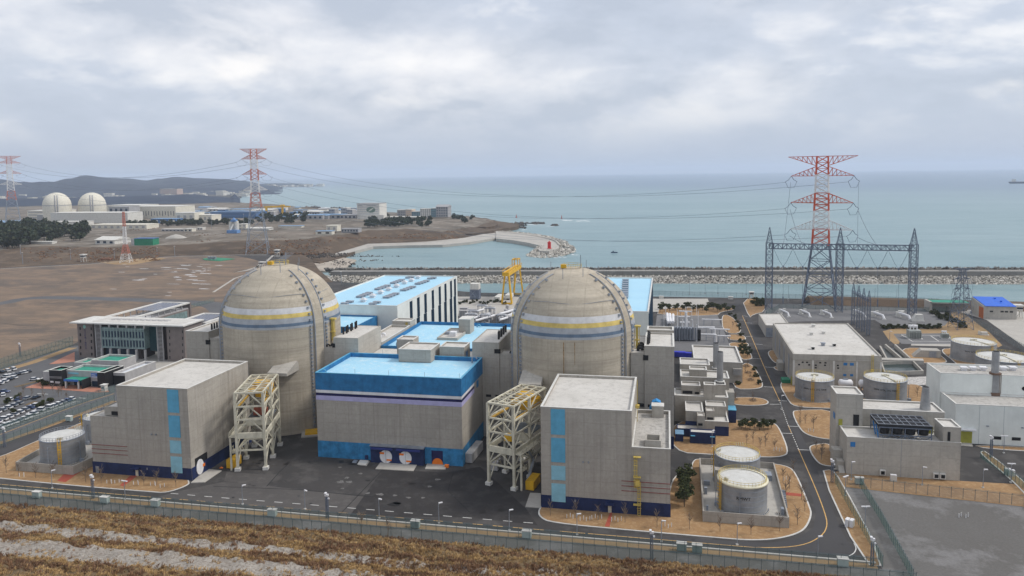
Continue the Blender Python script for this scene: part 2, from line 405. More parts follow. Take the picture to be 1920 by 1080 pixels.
# ------------------------------------------------------------------ sky and sun
SUN_EL, SUN_AZ = 48, 78       # azimuth clockwise from +Y
w = bpy.data.worlds.new('World'); scene.world = w; w.use_nodes = True
nt = w.node_tree; nt.nodes.clear()
out = nt.nodes.new('ShaderNodeOutputWorld'); bg = nt.nodes.new('ShaderNodeBackground'); nt.links.new(bg.outputs[0], out.inputs[0])
sky = nt.nodes.new('ShaderNodeTexSky'); sky.sky_type = 'NISHITA'; sky.sun_disc = False
sky.sun_elevation = R(SUN_EL); sky.sun_rotation = R(SUN_AZ); sky.air_density = 1.2; sky.dust_density = 1.5
tc = nt.nodes.new('ShaderNodeTexCoord'); sp = N(nt, 'ShaderNodeSeparateXYZ'); nt.links.new(tc.outputs['Generated'], sp.inputs[0])
zc = mth(nt, 'MAXIMUM', sp.outputs[2], 0.)
den = mth(nt, 'ADD', zc, .16)
cb = N(nt, 'ShaderNodeCombineXYZ')
nt.links.new(mth(nt, 'MULTIPLY', mth(nt, 'DIVIDE', sp.outputs[0], mth(nt, 'ADD', zc, .5)), 1.25), cb.inputs[0]); nt.links.new(mth(nt, 'MULTIPLY', mth(nt, 'DIVIDE', sp.outputs[1], mth(nt, 'ADD', zc, .5)), 1.25), cb.inputs[1])
nt.links.new(mth(nt, 'MULTIPLY', zc, 3.4), cb.inputs[2])
def cloud(scale, lo, hi, off, det=8, ro=.55, dist=0.):
    mp = nt.nodes.new('ShaderNodeMapping'); mp.inputs['Location'].default_value = off; mp.inputs['Scale'].default_value = (1, .8, 1)
    nt.links.new(cb.outputs[0], mp.inputs[0])
    n = N(nt, 'ShaderNodeTexNoise'); n.inputs['Scale'].default_value = scale; n.inputs['Detail'].default_value = det
    n.inputs['Roughness'].default_value = ro; n.inputs['Distortion'].default_value = dist
    nt.links.new(mp.outputs[0], n.inputs['Vector'])
    mr = N(nt, 'ShaderNodeMapRange'); mr.interpolation_type = 'SMOOTHSTEP'; mr.inputs[1].default_value = lo; mr.inputs[2].default_value = hi
    nt.links.new(n.outputs[0], mr.inputs[0]); return mr.outputs[0]
SK = 8.6
def k(c): return tuple(x*SK for x in c)
big = cloud(1.1, .4, .6, (1.7, .6, 0), 9, .5, .3)
mid = cloud(2.4, .44, .6, (4.2, 2.2, 1), 9, .52, .3)
lit = cloud(2.1, .54, .68, (8.1, 5.3, 2), 9, .55, .3)
base = mixc(nt, big, k((.5, .545, .635)), k((.71, .715, .75)))
base = mixc(nt, mth(nt, 'MULTIPLY', mid, .6), base, k((.55, .585, .66)))
def rawn(scale, off, det=9, ro=.55, dist=.25):
    mp = nt.nodes.new('ShaderNodeMapping'); mp.inputs['Location'].default_value = off
    nt.links.new(cb.outputs[0], mp.inputs[0])
    n = N(nt, 'ShaderNodeTexNoise'); n.inputs['Scale'].default_value = scale; n.inputs['Detail'].default_value = det
    n.inputs['Roughness'].default_value = ro; n.inputs['Distortion'].default_value = dist
    nt.links.new(mp.outputs[0], n.inputs['Vector']); return n.outputs[0]
# sunlit tops and shaded undersides of the billows
rel = None
for sc_, dz, gain, wt in ((1.5, .2, 5.5, 1.), (3.8, .08, 5.5, .6)):
    d_ = mth(nt, 'MULTIPLY', mth(nt, 'SUBTRACT', rawn(sc_, (3.3, 1.2, 0)), rawn(sc_, (3.3, 1.2, dz))), gain*wt)
    rel = d_ if rel is None else mth(nt, 'ADD', rel, d_)
up_ = mth(nt, 'MINIMUM', mth(nt, 'MAXIMUM', rel, 0.), 1.); dn_ = mth(nt, 'MINIMUM', mth(nt, 'MAXIMUM', mth(nt, 'MULTIPLY', rel, -1.), 0.), 1.)
base = mixc(nt, mth(nt, 'MULTIPLY', up_, .8), base, k((.84, .83, .835)))
base = mixc(nt, mth(nt, 'MULTIPLY', dn_, .8), base, k((.42, .465, .55)))
base = mixc(nt, mth(nt, 'MULTIPLY', lit, .6), base, k((.96, .92, .88)))
# toward the horizon the deck closes to an even blue grey
hz = N(nt, 'ShaderNodeMapRange'); hz.interpolation_type = 'SMOOTHSTEP'; hz.inputs[1].default_value = 0.; hz.inputs[2].default_value = .13
nt.links.new(zc, hz.inputs[0])
base = mixc(nt, hz.outputs[0], k((.4, .455, .56)), base)
skyc = mixc(nt, .93, sky.outputs[0], base)
nt.links.new(skyc, bg.inputs[0]); bg.inputs[1].default_value = .095
sun = bpy.data.lights.new('sun', 'SUN'); so = bpy.data.objects.new('sun', sun); COL.objects.link(so)
sun.energy = 1.5; sun.angle = R(10); sun.color = (1, .95, .88)
so.rotation_euler = (R(90-SUN_EL), 0, R(180-SUN_AZ))
scene.view_settings.view_transform = 'Standard'; scene.view_settings.look = 'None'; scene.view_settings.exposure = .62
scene.view_settings.gamma = 1
# ------------------------------------------------------------------ sea, ground
def seamat():
    m, nt, b = newmat('sea_water')
    vec = coords(nt, (1, 1, 1))
    c = mixc(nt, nz(nt, coords(nt, (.35, 1.6, 1)), .0016, 5, .55, .35, .65), (.17, .275, .3), (.235, .335, .355))
    c = mixc(nt, mth(nt, 'MULTIPLY', nz(nt, coords(nt, (.35, 1.5, 1)), .03, 7, .7, .42, .66), .6), c, (.1, .2, .235))
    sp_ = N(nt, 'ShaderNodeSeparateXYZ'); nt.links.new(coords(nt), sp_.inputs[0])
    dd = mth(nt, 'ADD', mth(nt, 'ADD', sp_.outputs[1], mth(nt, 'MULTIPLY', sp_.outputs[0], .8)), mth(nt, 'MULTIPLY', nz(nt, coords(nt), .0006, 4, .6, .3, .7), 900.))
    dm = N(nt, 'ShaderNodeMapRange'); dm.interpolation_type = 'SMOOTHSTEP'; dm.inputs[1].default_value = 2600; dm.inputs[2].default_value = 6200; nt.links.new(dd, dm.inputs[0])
    c = mixc(nt, mth(nt, 'MULTIPLY', dm.outputs[0], .8), c, (.085, .15, .24))      # cloud shadow on the far sea, painted into the base colour
    nt.links.new(c, b.inputs['Base Color']); b.inputs['Roughness'].default_value = .32; b.inputs['IOR'].default_value = 1.33
    b.inputs['Specular IOR Level'].default_value = .35
    n = N(nt, 'ShaderNodeTexNoise'); n.inputs['Scale'].default_value = .16; n.inputs['Detail'].default_value = 9; n.inputs['Roughness'].default_value = .68
    nt.links.new(coords(nt, (.6, 1.5, 1)), n.inputs['Vector'])
    bp = N(nt, 'ShaderNodeBump'); bp.inputs['Strength'].default_value = .9; bp.inputs['Distance'].default_value = 1.4
    nt.links.new(n.outputs[0], bp.inputs['Height']); nt.links.new(bp.outputs[0], b.inputs['Normal'])
    return m
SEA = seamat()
mb = MB(); n = 96; vs = []; fs = []
rads = [400, 900, 2000, 5000, 12000, 28000]
for r in rads: vs += [(r*math.cos(2*math.pi*i/n), r*math.sin(2*math.pi*i/n), -8) for i in range(n)]
fs.append(tuple(range(n)))
for q in range(len(rads)-1): fs += [(q*n+i, (q+1)*n+i, (q+1)*n+(i+1) % n, q*n+(i+1) % n) for i in range(n)]
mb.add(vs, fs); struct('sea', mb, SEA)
site = [(-900, 90), (330, 90), (330, 528), (216, 527), (89, 533), (-3, 531), (-138, 533), (-200, 556), (-262, 573), (-300, 592)]+GP([(598, 507), (590, 498), (575, 490), (560, 484), (520, 478), (470, 473), (310, 473), (170, 487), (0, 497), (-350, 525)])+[(-1000, 500)]
struct('site_ground', MB().prism(site, -9.5, 0), ASPH)
Zs = .012
# the brown levelled field to the left, its tracks and old snow
fld = GP([(-420, 775), (0, 691), (137, 646), (175, 625), (215, 600), (395, 596), (440, 575), (480, 530), (512, 497), (470, 485), (440, 479), (310, 481), (170, 495), (0, 504), (-420, 528)])
struct('bare_field', MB().sheet(fld, .02), FIELD)
struct('field_track', MB().ribbon(chaikin(GP([(-300, 600), (0, 571), (40, 560), (100, 557), (360, 566), (420, 572)]), 2, False), 13, .035), ASPHL)
struct('field_turning_loop', MB().sheet(chaikin(GP([(340, 566), (395, 566), (440, 580), (400, 596), (385, 575), (352, 572)]), 2), .05), ASPHL)
mb = MB()
random.seed(3)
for k_ in range(70):
    u = random.gauss(360, 70); v = random.gauss(512, 16)
    if not (495 < v < 560 and 150 < u < 470): continue
    if u > 395 and v > 505: continue
    x, y = G(u, v); a, b = random.uniform(1.5, 8), random.uniform(.3, 1.1)
    mb.sheet([(x+a*math.cos(t)*random.uniform(.6, 1.1)+.3*b*math.sin(t), y+b*math.sin(t)*random.uniform(.6, 1.1)*1.4) for t in [i*.628 for i in range(10)]], .045+k_*.0004)
o = struct('snow_patches', mb, SNOW)
for nm, pts, wd in (('field_edge_path', [(-300, 533), (0, 504), (170, 495), (330, 481), (440, 478), (500, 478)], 2.2), ('field_corner_path', [(512, 479), (500, 490), (480, 501), (465, 506), (437, 511), (478, 505)], 2.6), ('plant_edge_path', [(490, 492), (470, 512), (440, 522), (400, 548)], 2.)):
    struct(nm, MB().ribbon(GP(pts), wd, .06), PAVE)
struct('ramp_road', MB().ribbon(GP([(545, 474), (528, 487), (515, 497)]), 9, .05), ASPHL)
mb = MB()
for k_ in range(26):
    u, v = random.uniform(-60, 420), random.uniform(500, 640)
    if v > 590 and u > 120 or (v > 560 and u > 190): continue
    x, y = G(u, v); a = random.uniform(-.25, .2); L_ = random.uniform(20, 70); pts = [(x+t*L_, y+t*L_*a+2.5*math.sin(t*4+k_)) for t in [i/10 for i in range(11)]]
    mb.ribbon(pts, random.uniform(.3, 1.1), .03+k_*.0004)
struct('field_ruts', mb, ground('rut_soil', (.12, .1, .085), (.09, .075, .062)))
# front strips between the road and the hill
struct('verge_strip', MB().box(-420, 46, 170.2, 172.2, -.1, .1), TAN2)
struct('kerb_line', MB().box(-420, 46, 172.2, 172.7, -.1, .42), KERB)
struct('patrol_path', MB().box(-420, 52, 164.2, 170.2, -.1, .02), GRAV)
# gravel yard at the right and the lane between its fences
struct('gravel_yard', MB().sheet([(53.5, 90), (330, 90), (330, 240), (120, 214), (53, 214.5)], .02), GRAV)
struct('gravel_lane', MB().sheet([(47, 90), (53.5, 90), (53, 217), (46.8, 217)], .016), GRAV)
# external car park and road on the left
struct('car_park', MB().sheet(GP([(-300, 985), (0, 838), (215, 756), (300, 715), (420, 660), (330, 640), (140, 648), (0, 691), (-300, 770)]), .008), ASPHL)
def kerbed(name, px, mat=TAN, k=2, kw=.4, h=.14, z=0):
    p = chaikin(GP(px, z), k)
    struct('kerb', MB().prism(p, z-.05, z+h-.02), KERB)
    struct(name, MB().prism(inset(p, kw), z-.04, z+h+.02), mat)
    return p
kerbed('verge', [(-80, 888), (-60, 872), (0, 858), (75, 824), (170, 786), (240, 755), (300, 780), (359, 903), (350, 912), (311, 925), (283, 923), (157, 913), (20, 900)])
kerbed('verge', [(1258, 848), (1340, 853), (1430, 858), (1468, 857), (1481, 848), (1462, 802), (1450, 792), (1366, 786), (1258, 788)])
kerbed('verge', [(1296, 886), (1296, 868), (1308, 858), (1440, 868), (1477, 874), (1493, 886), (1520, 952), (1523, 966), (1513, 990), (1495, 1002), (1455, 1012), (1405, 1014), (1355, 1010), (1180, 995), (1033, 981), (1011, 970), (1008, 958), (1018, 945), (1250, 940), (1262, 890)], k=2)
kerbed('verge', [(1484, 773), (1493, 769), (1570, 768), (1570, 825), (1540, 823), (1510, 815), (1496, 800)])
kerbed('verge', [(1515, 840), (1523, 834), (1560, 830), (1578, 875), (1542, 874), (1527, 862)])
kerbed('verge', [(1458, 716), (1490, 711), (1640, 720), (1640, 768), (1545, 766), (1487, 763), (1475, 748)])
kerbed('verge', [(1390, 560), (1436, 561), (1436, 584), (1412, 590), (1405, 597)], k=1)
kerbed('verge', [(1352, 592), (1364, 590), (1380, 600), (1395, 625), (1356, 626)])
kerbed('verge', [(1362, 627), (1392, 628), (1400, 634), (1396, 638), (1365, 638)])
kerbed('verge', [(1366, 642), (1400, 642), (1405, 647), (1400, 651), (1368, 651)])
kerbed('verge', [(1382, 653), (1402, 654), (1412, 670), (1408, 674), (1388, 675)])
kerbed('verge', [(1388, 681), (1412, 682), (1433, 720), (1426, 730), (1366, 730)])
kerbed('verge', [(1370, 745), (1425, 745), (1445, 754), (1432, 761), (1370, 760)])
kerbed('verge', [(1447, 689), (1460, 686), (1474, 691), (1462, 697)])
kerbed('verge', [(1436, 658), (1460, 656), (1464, 682), (1449, 680)])
kerbed('verge', [(1235, 577), (1372, 577), (1379, 581), (1352, 585), (1345, 592), (1232, 592)], k=1)
kerbed('verge', [(1684, 652), (1745, 653), (1772, 672), (1778, 682), (1706, 680)])
kerbed('verge', [(1758, 655), (1790, 653), (1800, 640), (1860, 650), (1920, 700), (1830, 730), (1797, 684)])
kerbed('verge', [(1836, 850), (1840, 846), (1850, 846), (1960, 935), (1940, 950), (1904, 907)])
kerbed('verge', [(1822, 834), (1990, 842), (1990, 850), (1850, 842)], k=1)
kerbed('verge', [(1537, 884), (1560, 880), (1577, 900), (1664, 1062), (1618, 1060)], k=1)
kerbed('verge', [(1690, 719), (1736, 723), (1742, 762), (1700, 755)])
struct('dry_lawn', MB().sheet(GP([(1562, 886), (1590, 880), (1802, 902), (1905, 908), (1990, 932), (1990, 958), (1617, 917), (1575, 912)]), .05), TAN)
struct('dry_lawn', MB().sheet(chaikin(GP([(1650, 614), (1765, 618), (1790, 590), (1766, 570), (1785, 572), (1885, 645), (1862, 656), (1795, 640), (1755, 632), (1678, 628), (1690, 645), (1672, 645)]), 1), .05), TAN2)
struct('switchyard', MB().sheet(GP([(1430, 590), (1440, 570), (1765, 572), (1780, 600), (1765, 620), (1660, 612), (1640, 600), (1500, 603), (1430, 606)]), .03), GRAVS)
struct('transformer_yard', MB().sheet(GP([(1232, 590), (1345, 590), (1372, 656), (1262, 660), (1225, 640)]), .02), GRAVS)
struct('pale_forecourt', MB().sheet(GP([(1215, 560), (1327, 560), (1333, 577), (1215, 586)]), .03), PAVE)
struct('shore_ground', MB().sheet(GP([(505, 500), (535, 478), (565, 477), (585, 487), (598, 506), (625, 529), (560, 530), (470, 540), (480, 520)]), .03), LAND)
struct('quay_apron', MB().sheet(GP([(640, 556), (960, 556), (1040, 560), (1040, 592), (860, 592), (640, 592)]), .03), PAVE)
struct('pale_forecourt', MB().sheet(GP([(1710, 637), (1795, 641), (1790, 650), (1708, 648)]), .06), PAVE)
struct('shore_road', MB().sheet(GP([(1752, 571), (1990, 590), (1990, 690), (1920, 650), (1850, 600)]), .03), PAVE)
struct('transformer_pad', MB().sheet(GP([(1675, 626), (1690, 645), (1798, 645), (1776, 625)]), .07), GRAVS)
# concrete ramps and pads in front of the halls
for px in ([(358, 906), (384, 905), (416, 883), (388, 880)], [(704, 880), (775, 884), (782, 872), (714, 867)], [(797, 880), (835, 881), (838, 868), (802, 867)], [(985, 951), (1014, 953), (1014, 926), (994, 925)], [(671, 872), (687, 874), (693, 866), (677, 864)], [(1585, 872), (1600, 873), (1598, 884), (1562, 880)], [(1802, 836), (1824, 838), (1822, 829), (1802, 828)]):
    struct('concrete_ramp', MB().prism(GP(px), -.02, .2), PAVE)
# red footpaths
for px in ([(137, 872), (107, 903), (123, 905), (173, 870), (173, 858)], [(244, 893), (225, 911), (231, 913), (258, 893)], [(1144, 961), (1134, 988), (1143, 989), (1148, 962)], [(1465, 923), (1503, 927), (1502, 932), (1468, 929)]):
    struct('red_footpath', MB().prism(GP(px), .1, .19), REDPATH)
# asphalt seams and worn road surface
struct('fresh_asphalt', MB().sheet(GP([(1500, 842), (1470, 760), (1425, 660), (1395, 592), (1375, 562), (1388, 562), (1410, 600), (1480, 770), (1520, 850), (1575, 990), (1615, 1058), (1180, 1020), (640, 972), (640, 968), (1180, 1003), (1440, 1018), (1490, 1012), (1525, 990), (1530, 960)]), .004), ASPHR)
mb = MB()
mb.ribbon(GP([(718, 880), (680, 920), (632, 970)]), .25, .009); mb.ribbon(GP([(400, 912), (560, 918), (660, 928), (700, 932)]), .3, .009)
mb.ribbon(GP([(850, 885), (840, 920), (880, 960)]), .2, .009); mb.ribbon(GP([(500, 912), (522, 887), (540, 870)]), .25, .01)
struct('asphalt_seam', mb, BLACK)
WORN = ground('worn_asphalt', (.105, .098, .094), (.085, .08, .078), (.13, .12, .115), (.05, .3), .6, .9, .2)
struct('worn_asphalt', MB().sheet(GP([(420, 903), (500, 911), (660, 929), (700, 933), (655, 968), (400, 945), (290, 934), (330, 922)]), .006), WORN)
struct('worn_asphalt', MB().sheet(GP([(425, 885), (500, 890), (521, 889), (498, 912), (420, 902)]), .0055), WORN)
struct('dark_asphalt', MB().sheet(GP([(718, 880), (836, 886), (900, 875), (985, 952), (1008, 985), (880, 970), (655, 968)]), .0065), ground('dark_asphalt', (.046, .043, .043), (.036, .034, .035), (.07, .067, .065), (.05, .25), .5, .9, .15))
random.seed(17); s1, s2 = MB(), MB()
def splat(mb, u, v, r, z, n=9):
    x, y = G(u, v); mb.sheet([(x+r*math.cos(i*6.283/n)*random.uniform(.45, 1.2), y+r*.8*math.sin(i*6.283/n)*random.uniform(.45, 1.2)) for i in range(n)], z)
for u, v, r in ((536, 870, 1), (541, 867, .7), (545, 872, .5), (468, 908, .5), (476, 911, .7), (466, 912, .3), (485, 869, 1.2), (492, 864, 1.1), (690, 901, .8), (772, 907, 1), (740, 946, 2.2), (745, 943, 1.4), (640, 866, 1.4), (655, 867, 1), (860, 884, .7), (905, 960, 1.5), (940, 957, 1.2), (515, 838, .7), (580, 866, 1.), (593, 866, .8), (1010, 868, .5), (870, 900, .5), (582, 944, .6), (437, 933, .6)): splat(s1, u, v, r, .0105)
for u, v, r in ((640, 903, 1.3), (650, 896, 1), (655, 904, 1.2), (675, 888, .9), (642, 916, .7), (690, 925, .9), (712, 927, 1.1), (741, 929, .8), (766, 933, .9), (793, 933, .7), (820, 899, 1), (805, 912, .8), (637, 876, .7), (700, 868, .6)): splat(s2, u, v, r, .0107)
struct('oil_stains', s1, plain('oil_stain', (.015, .014, .014), .6)); struct('dust_stains', s2, plain('dust_stain', (.17, .165, .16), .9, var=.6, scale=2.5))
m_ = MB()
for u, v in ((505, 880), (600, 900), (760, 920), (850, 930), (960, 968), (720, 950), (560, 930), (1100, 1000), (1300, 1012), (1490, 870), (1470, 800), (1440, 720), (1580, 1020), (1550, 900), (1343, 1027), (250, 920)):
    x, y = G(u, v); m_.cyl(x, y, .018, .03, .38, n=12)
struct('manhole_covers', m_, plain('manhole_iron', (.03, .03, .032), .6))
# painted lines
def line(name, px, wd, mat, dash=None, z=.016):
    p = chaikin(GP(px), 2, False); mb = MB()
    if not dash: mb.ribbon(p, wd, z)
    else:
        L = 0; on = True; cur = [p[0]]; d, g = dash; i = 0; pos = p[0]
        rem = d
        while i < len(p)-1:
            b = p[i+1]; l = math.hypot(b[0]-pos[0], b[1]-pos[1])
            if l < rem: rem -= l; pos = b; i += 1; cur.append(b)
            else:
                t = rem/l; pos = lerp(pos, b, t); cur.append(pos)
                if on and len(cur) > 1: mb.ribbon(cur, wd, z)
                on = not on; cur = [pos]; rem = d if on else g
    struct(name, mb, mat)
line('centre_line', [(-100, 900), (0, 908), (140, 920), (283, 932)], .22, LINEY)
line('centre_line', [(305, 934), (400, 941), (640, 961), (860, 980), (1020, 994)], .26, LINEY, (2.6, 2.6))
line('centre_line', [(1050, 996), (1180, 1007), (1340, 1020), (1430, 1028), (1505, 1024), (1542, 1005), (1552, 985), (1547, 962), (1530, 917), (1497, 842)], .25, LINEY)
line('lane_line', [(320, 925), (400, 932), (640, 951), (900, 973), (1015, 982)], .26, LINEW, (2.4, 2.9))
line('centre_line', [(1497, 842), (1479, 799)], .25, LINEW, (1, 1)); line('centre_line', [(1484, 812), (1478, 798)], .25, LINEY)
line('centre_line', [(1478, 798), (1462, 752)], .25, LINEW, (1, 1)); line('centre_line', [(1462, 752), (1432, 687), (1415, 645), (1392, 592)], .25, LINEY)
for a, b in (((1497, 843), (1517, 844)), ((1459, 751), (1476, 752)), ((1478, 799), (1497, 800)), ((1465, 812), (1484, 813)), ((1444, 758), (1462, 758)), ((1432, 725), (1449, 726)), ((1410, 672), (1428, 673)), ((1434, 688), (1450, 689)), ((1398, 631), (1411, 631)), ((1385, 600), (1397, 600)), ((1416, 645), (1430, 646)), ((1392, 592), (1402, 593)), ((1398, 605), (1410, 606))):
    struct('stop_line', MB().ribbon(GP([a, b]), .35, .02), LINEW)
line('road_edge_line', [(1591, 1043), (1602, 1037), (1606, 1028), (1601, 1018)], .22, LINEW)
line('road_line', [(0, 815), (150, 757), (214, 738)], .25, LINEY); line('road_line', [(0, 803), (145, 752)], .3, LINEW)
line('road_line', [(0, 852), (90, 815), (190, 775)], .2, LINEW)
struct('ring_road', MB().ribbon(GP([(-200, 912), (0, 843), (100, 805), (215, 765)]), 9, .02), ASPHR)
struct('verge_strip', MB().ribbon(GP([(-200, 895), (0, 831), (100, 796), (215, 752)]), 2.5, .05), TAN)
struct('plaza_paving', MB().sheet(GP([(47, 727), (77, 716), (200, 728), (205, 735), (183, 736), (100, 730)]), .05), TERRA)
struct('plaza_paving', MB().sheet(GP([(92, 683), (118, 670), (140, 660), (140, 678), (110, 682)]), .05), TERRA)
struct('verge_strip', MB().ribbon(GP([(-100, 728), (0, 697), (60, 680), (137, 652)]), 5, .04), TAN2)
struct('plaza_paving', MB().sheet(GP([(205, 690), (400, 700), (400, 660), (240, 660)]), .04), PAVE)
# ------------------------------------------------------------------ lofted terrain
def loft(name, rows, mats, midx, nu=8, nv=6, amp=0., fr=.05, edge=True, kind=True, sharp=False):
    ncol = len(rows[0]); W_ = []
    for r in rows:
        line_ = []
        for i in range(ncol-1):
            for k_ in range(nu):
                line_.append(lerp(r[i], r[i+1], k_/nu))
        line_.append(r[-1]); W_.append([(*(G(u, v, z) if True else 0), z) for u, v, z in line_])
    nc = len(W_[0]); vs = []; fs = []; mi = []
    nr = (len(rows)-1)*nv+1
    for r in range(nr):
        q, t = divmod(r, nv); t /= nv
        for c in range(nc):
            a = W_[min(q, len(rows)-1)][c]; b = W_[min(q+1, len(rows)-1)][c]
            p = lerp(a, b, t)
            am = amp if (0 < r < nr-1 or not edge) else 0
            h_ = noise.fractal(Vector((p[0]*fr, p[1]*fr, p[2]*.1)), 1., 2.1, 5)*am
            vs.append((p[0], p[1], p[2]+h_))
    for r in range(nr-1):
        for c in range(nc-1):
            fs.append((r*nc+c, r*nc+c+1, (r+1)*nc+c+1, (r+1)*nc+c)); mi.append(midx[r//nv])
    me = bpy.data.meshes.new(name); me.from_pydata(vs, [], fs)
    for m in mats: me.materials.append(m)
    me.polygons.foreach_set('material_index', mi); me.shade_smooth(); me.update()
    o = bpy.data.objects.new(name, me); COL.objects.link(o); o['kind'] = 'structure'
    return o, vs, nc
us = [-250, 0, 240, 480, 700, 900, 1180, 1480, 1680]
def row(vals, zs): return [(u, v, z if not isinstance(zs, list) else zs[i]) for i, (u, v) in enumerate(zip(us, vals)) for z in [zs if not isinstance(zs, list) else 0]]
hr = [([918, 943, 964, 984, 1005, 1022, 1050, 1074, 1090], 0.),
      ([945, 964, 985, 1004, 1026, 1042, 1064, 1090, 1110], 2.6),
      ([960, 980, 1001, 1022, 1044, 1062, 1078, 1098, 1115], 3.9),
      ([972, 995, 1016, 1036, 1060, 1078, 1094, 1115, 1135], 4.3),
      ([984, 1008, 1029, 1050, 1074, 1094, 1115, 1135, 1155], 6.6),
      ([1012, 1040, 1061, 1079, 1100, 1120, 1140, 1160, 1175], 8.6),
      ([1040, 1065, 1088, 1108, 1130, 1150, 1170, 1180, 1195], 11.5),
      ([1100, 1120, 1140, 1160, 1180, 1200, 1220, 1240, 1260], 17.)]
ho, hv, hnc = loft('hillside', [row(a, b) for a, b in hr], [HILLG, SCREE], [0, 0, 1, 0, 1, 0, 0], nu=26, nv=5, amp=.95, fr=.3)
# dry grass tufts and brush on the bank (nobody could count them)
def tuft(mb, x, y, z, h, n, sp):
    for _ in range(n):
        a = random.uniform(0, 6.283); l = random.uniform(.1, 1)*sp; bx, by = x+random.uniform(-sp, sp)*.4, y+random.uniform(-sp, sp)*.4
        hh = h*random.uniform(.5, 1.1); wd = .035+.04*random.random(); tx, ty = bx+math.cos(a)*l, by+math.sin(a)*l
        px, py = -math.sin(a)*wd, math.cos(a)*wd
        mb.add([(bx-px, by-py, z-.1), (bx+px, by+py, z-.1), (bx+(tx-bx)*.5+px*.8, by+(ty-by)*.5+py*.8, z+hh*.75), (tx, ty, z+hh)], [(0, 1, 2), (0, 2, 3)])
random.seed(11)
g1, g2 = MB(), MB()
nrow = len(hv)//hnc
for k_ in range(34000):
    r = random.uniform(0, nrow-1.01); c = random.uniform(0, hnc-1.01)
    band = int(r//5); fr_ = r/5-band
    if band in (2, 4):
        nn = noise.noise(Vector((c*.35, r*.6, 3)))
        if random.random() > (.02 if nn < .2 else .4) + (.35 if (fr_ < .14 or fr_ > .86) else 0) + max(0, c/hnc-.4)*3: continue
    i0 = int(r)*hnc+int(c); a = hv[i0]; b = hv[i0+hnc+1]; p = lerp(a, b, random.random())
    if p[1] < 60: continue
    nn = noise.noise(Vector((p[0]*.09, p[1]*.25, 0)))
    if nn+random.uniform(-.25, .25) > .08: tuft(g2, *p, random.uniform(.3, 1.0), 9, .6)
    else: tuft(g1, *p, random.uniform(.15, .65), 9, .7)
stuff('dry_grass', g1, GRASSB, 'tawny dry grass tufts covering the terraced bank in the foreground', 'dry grass')
stuff('brown_brush', g2, GRASSR, 'darker brown dead brush growing among the tufts on the foreground bank', 'brush')
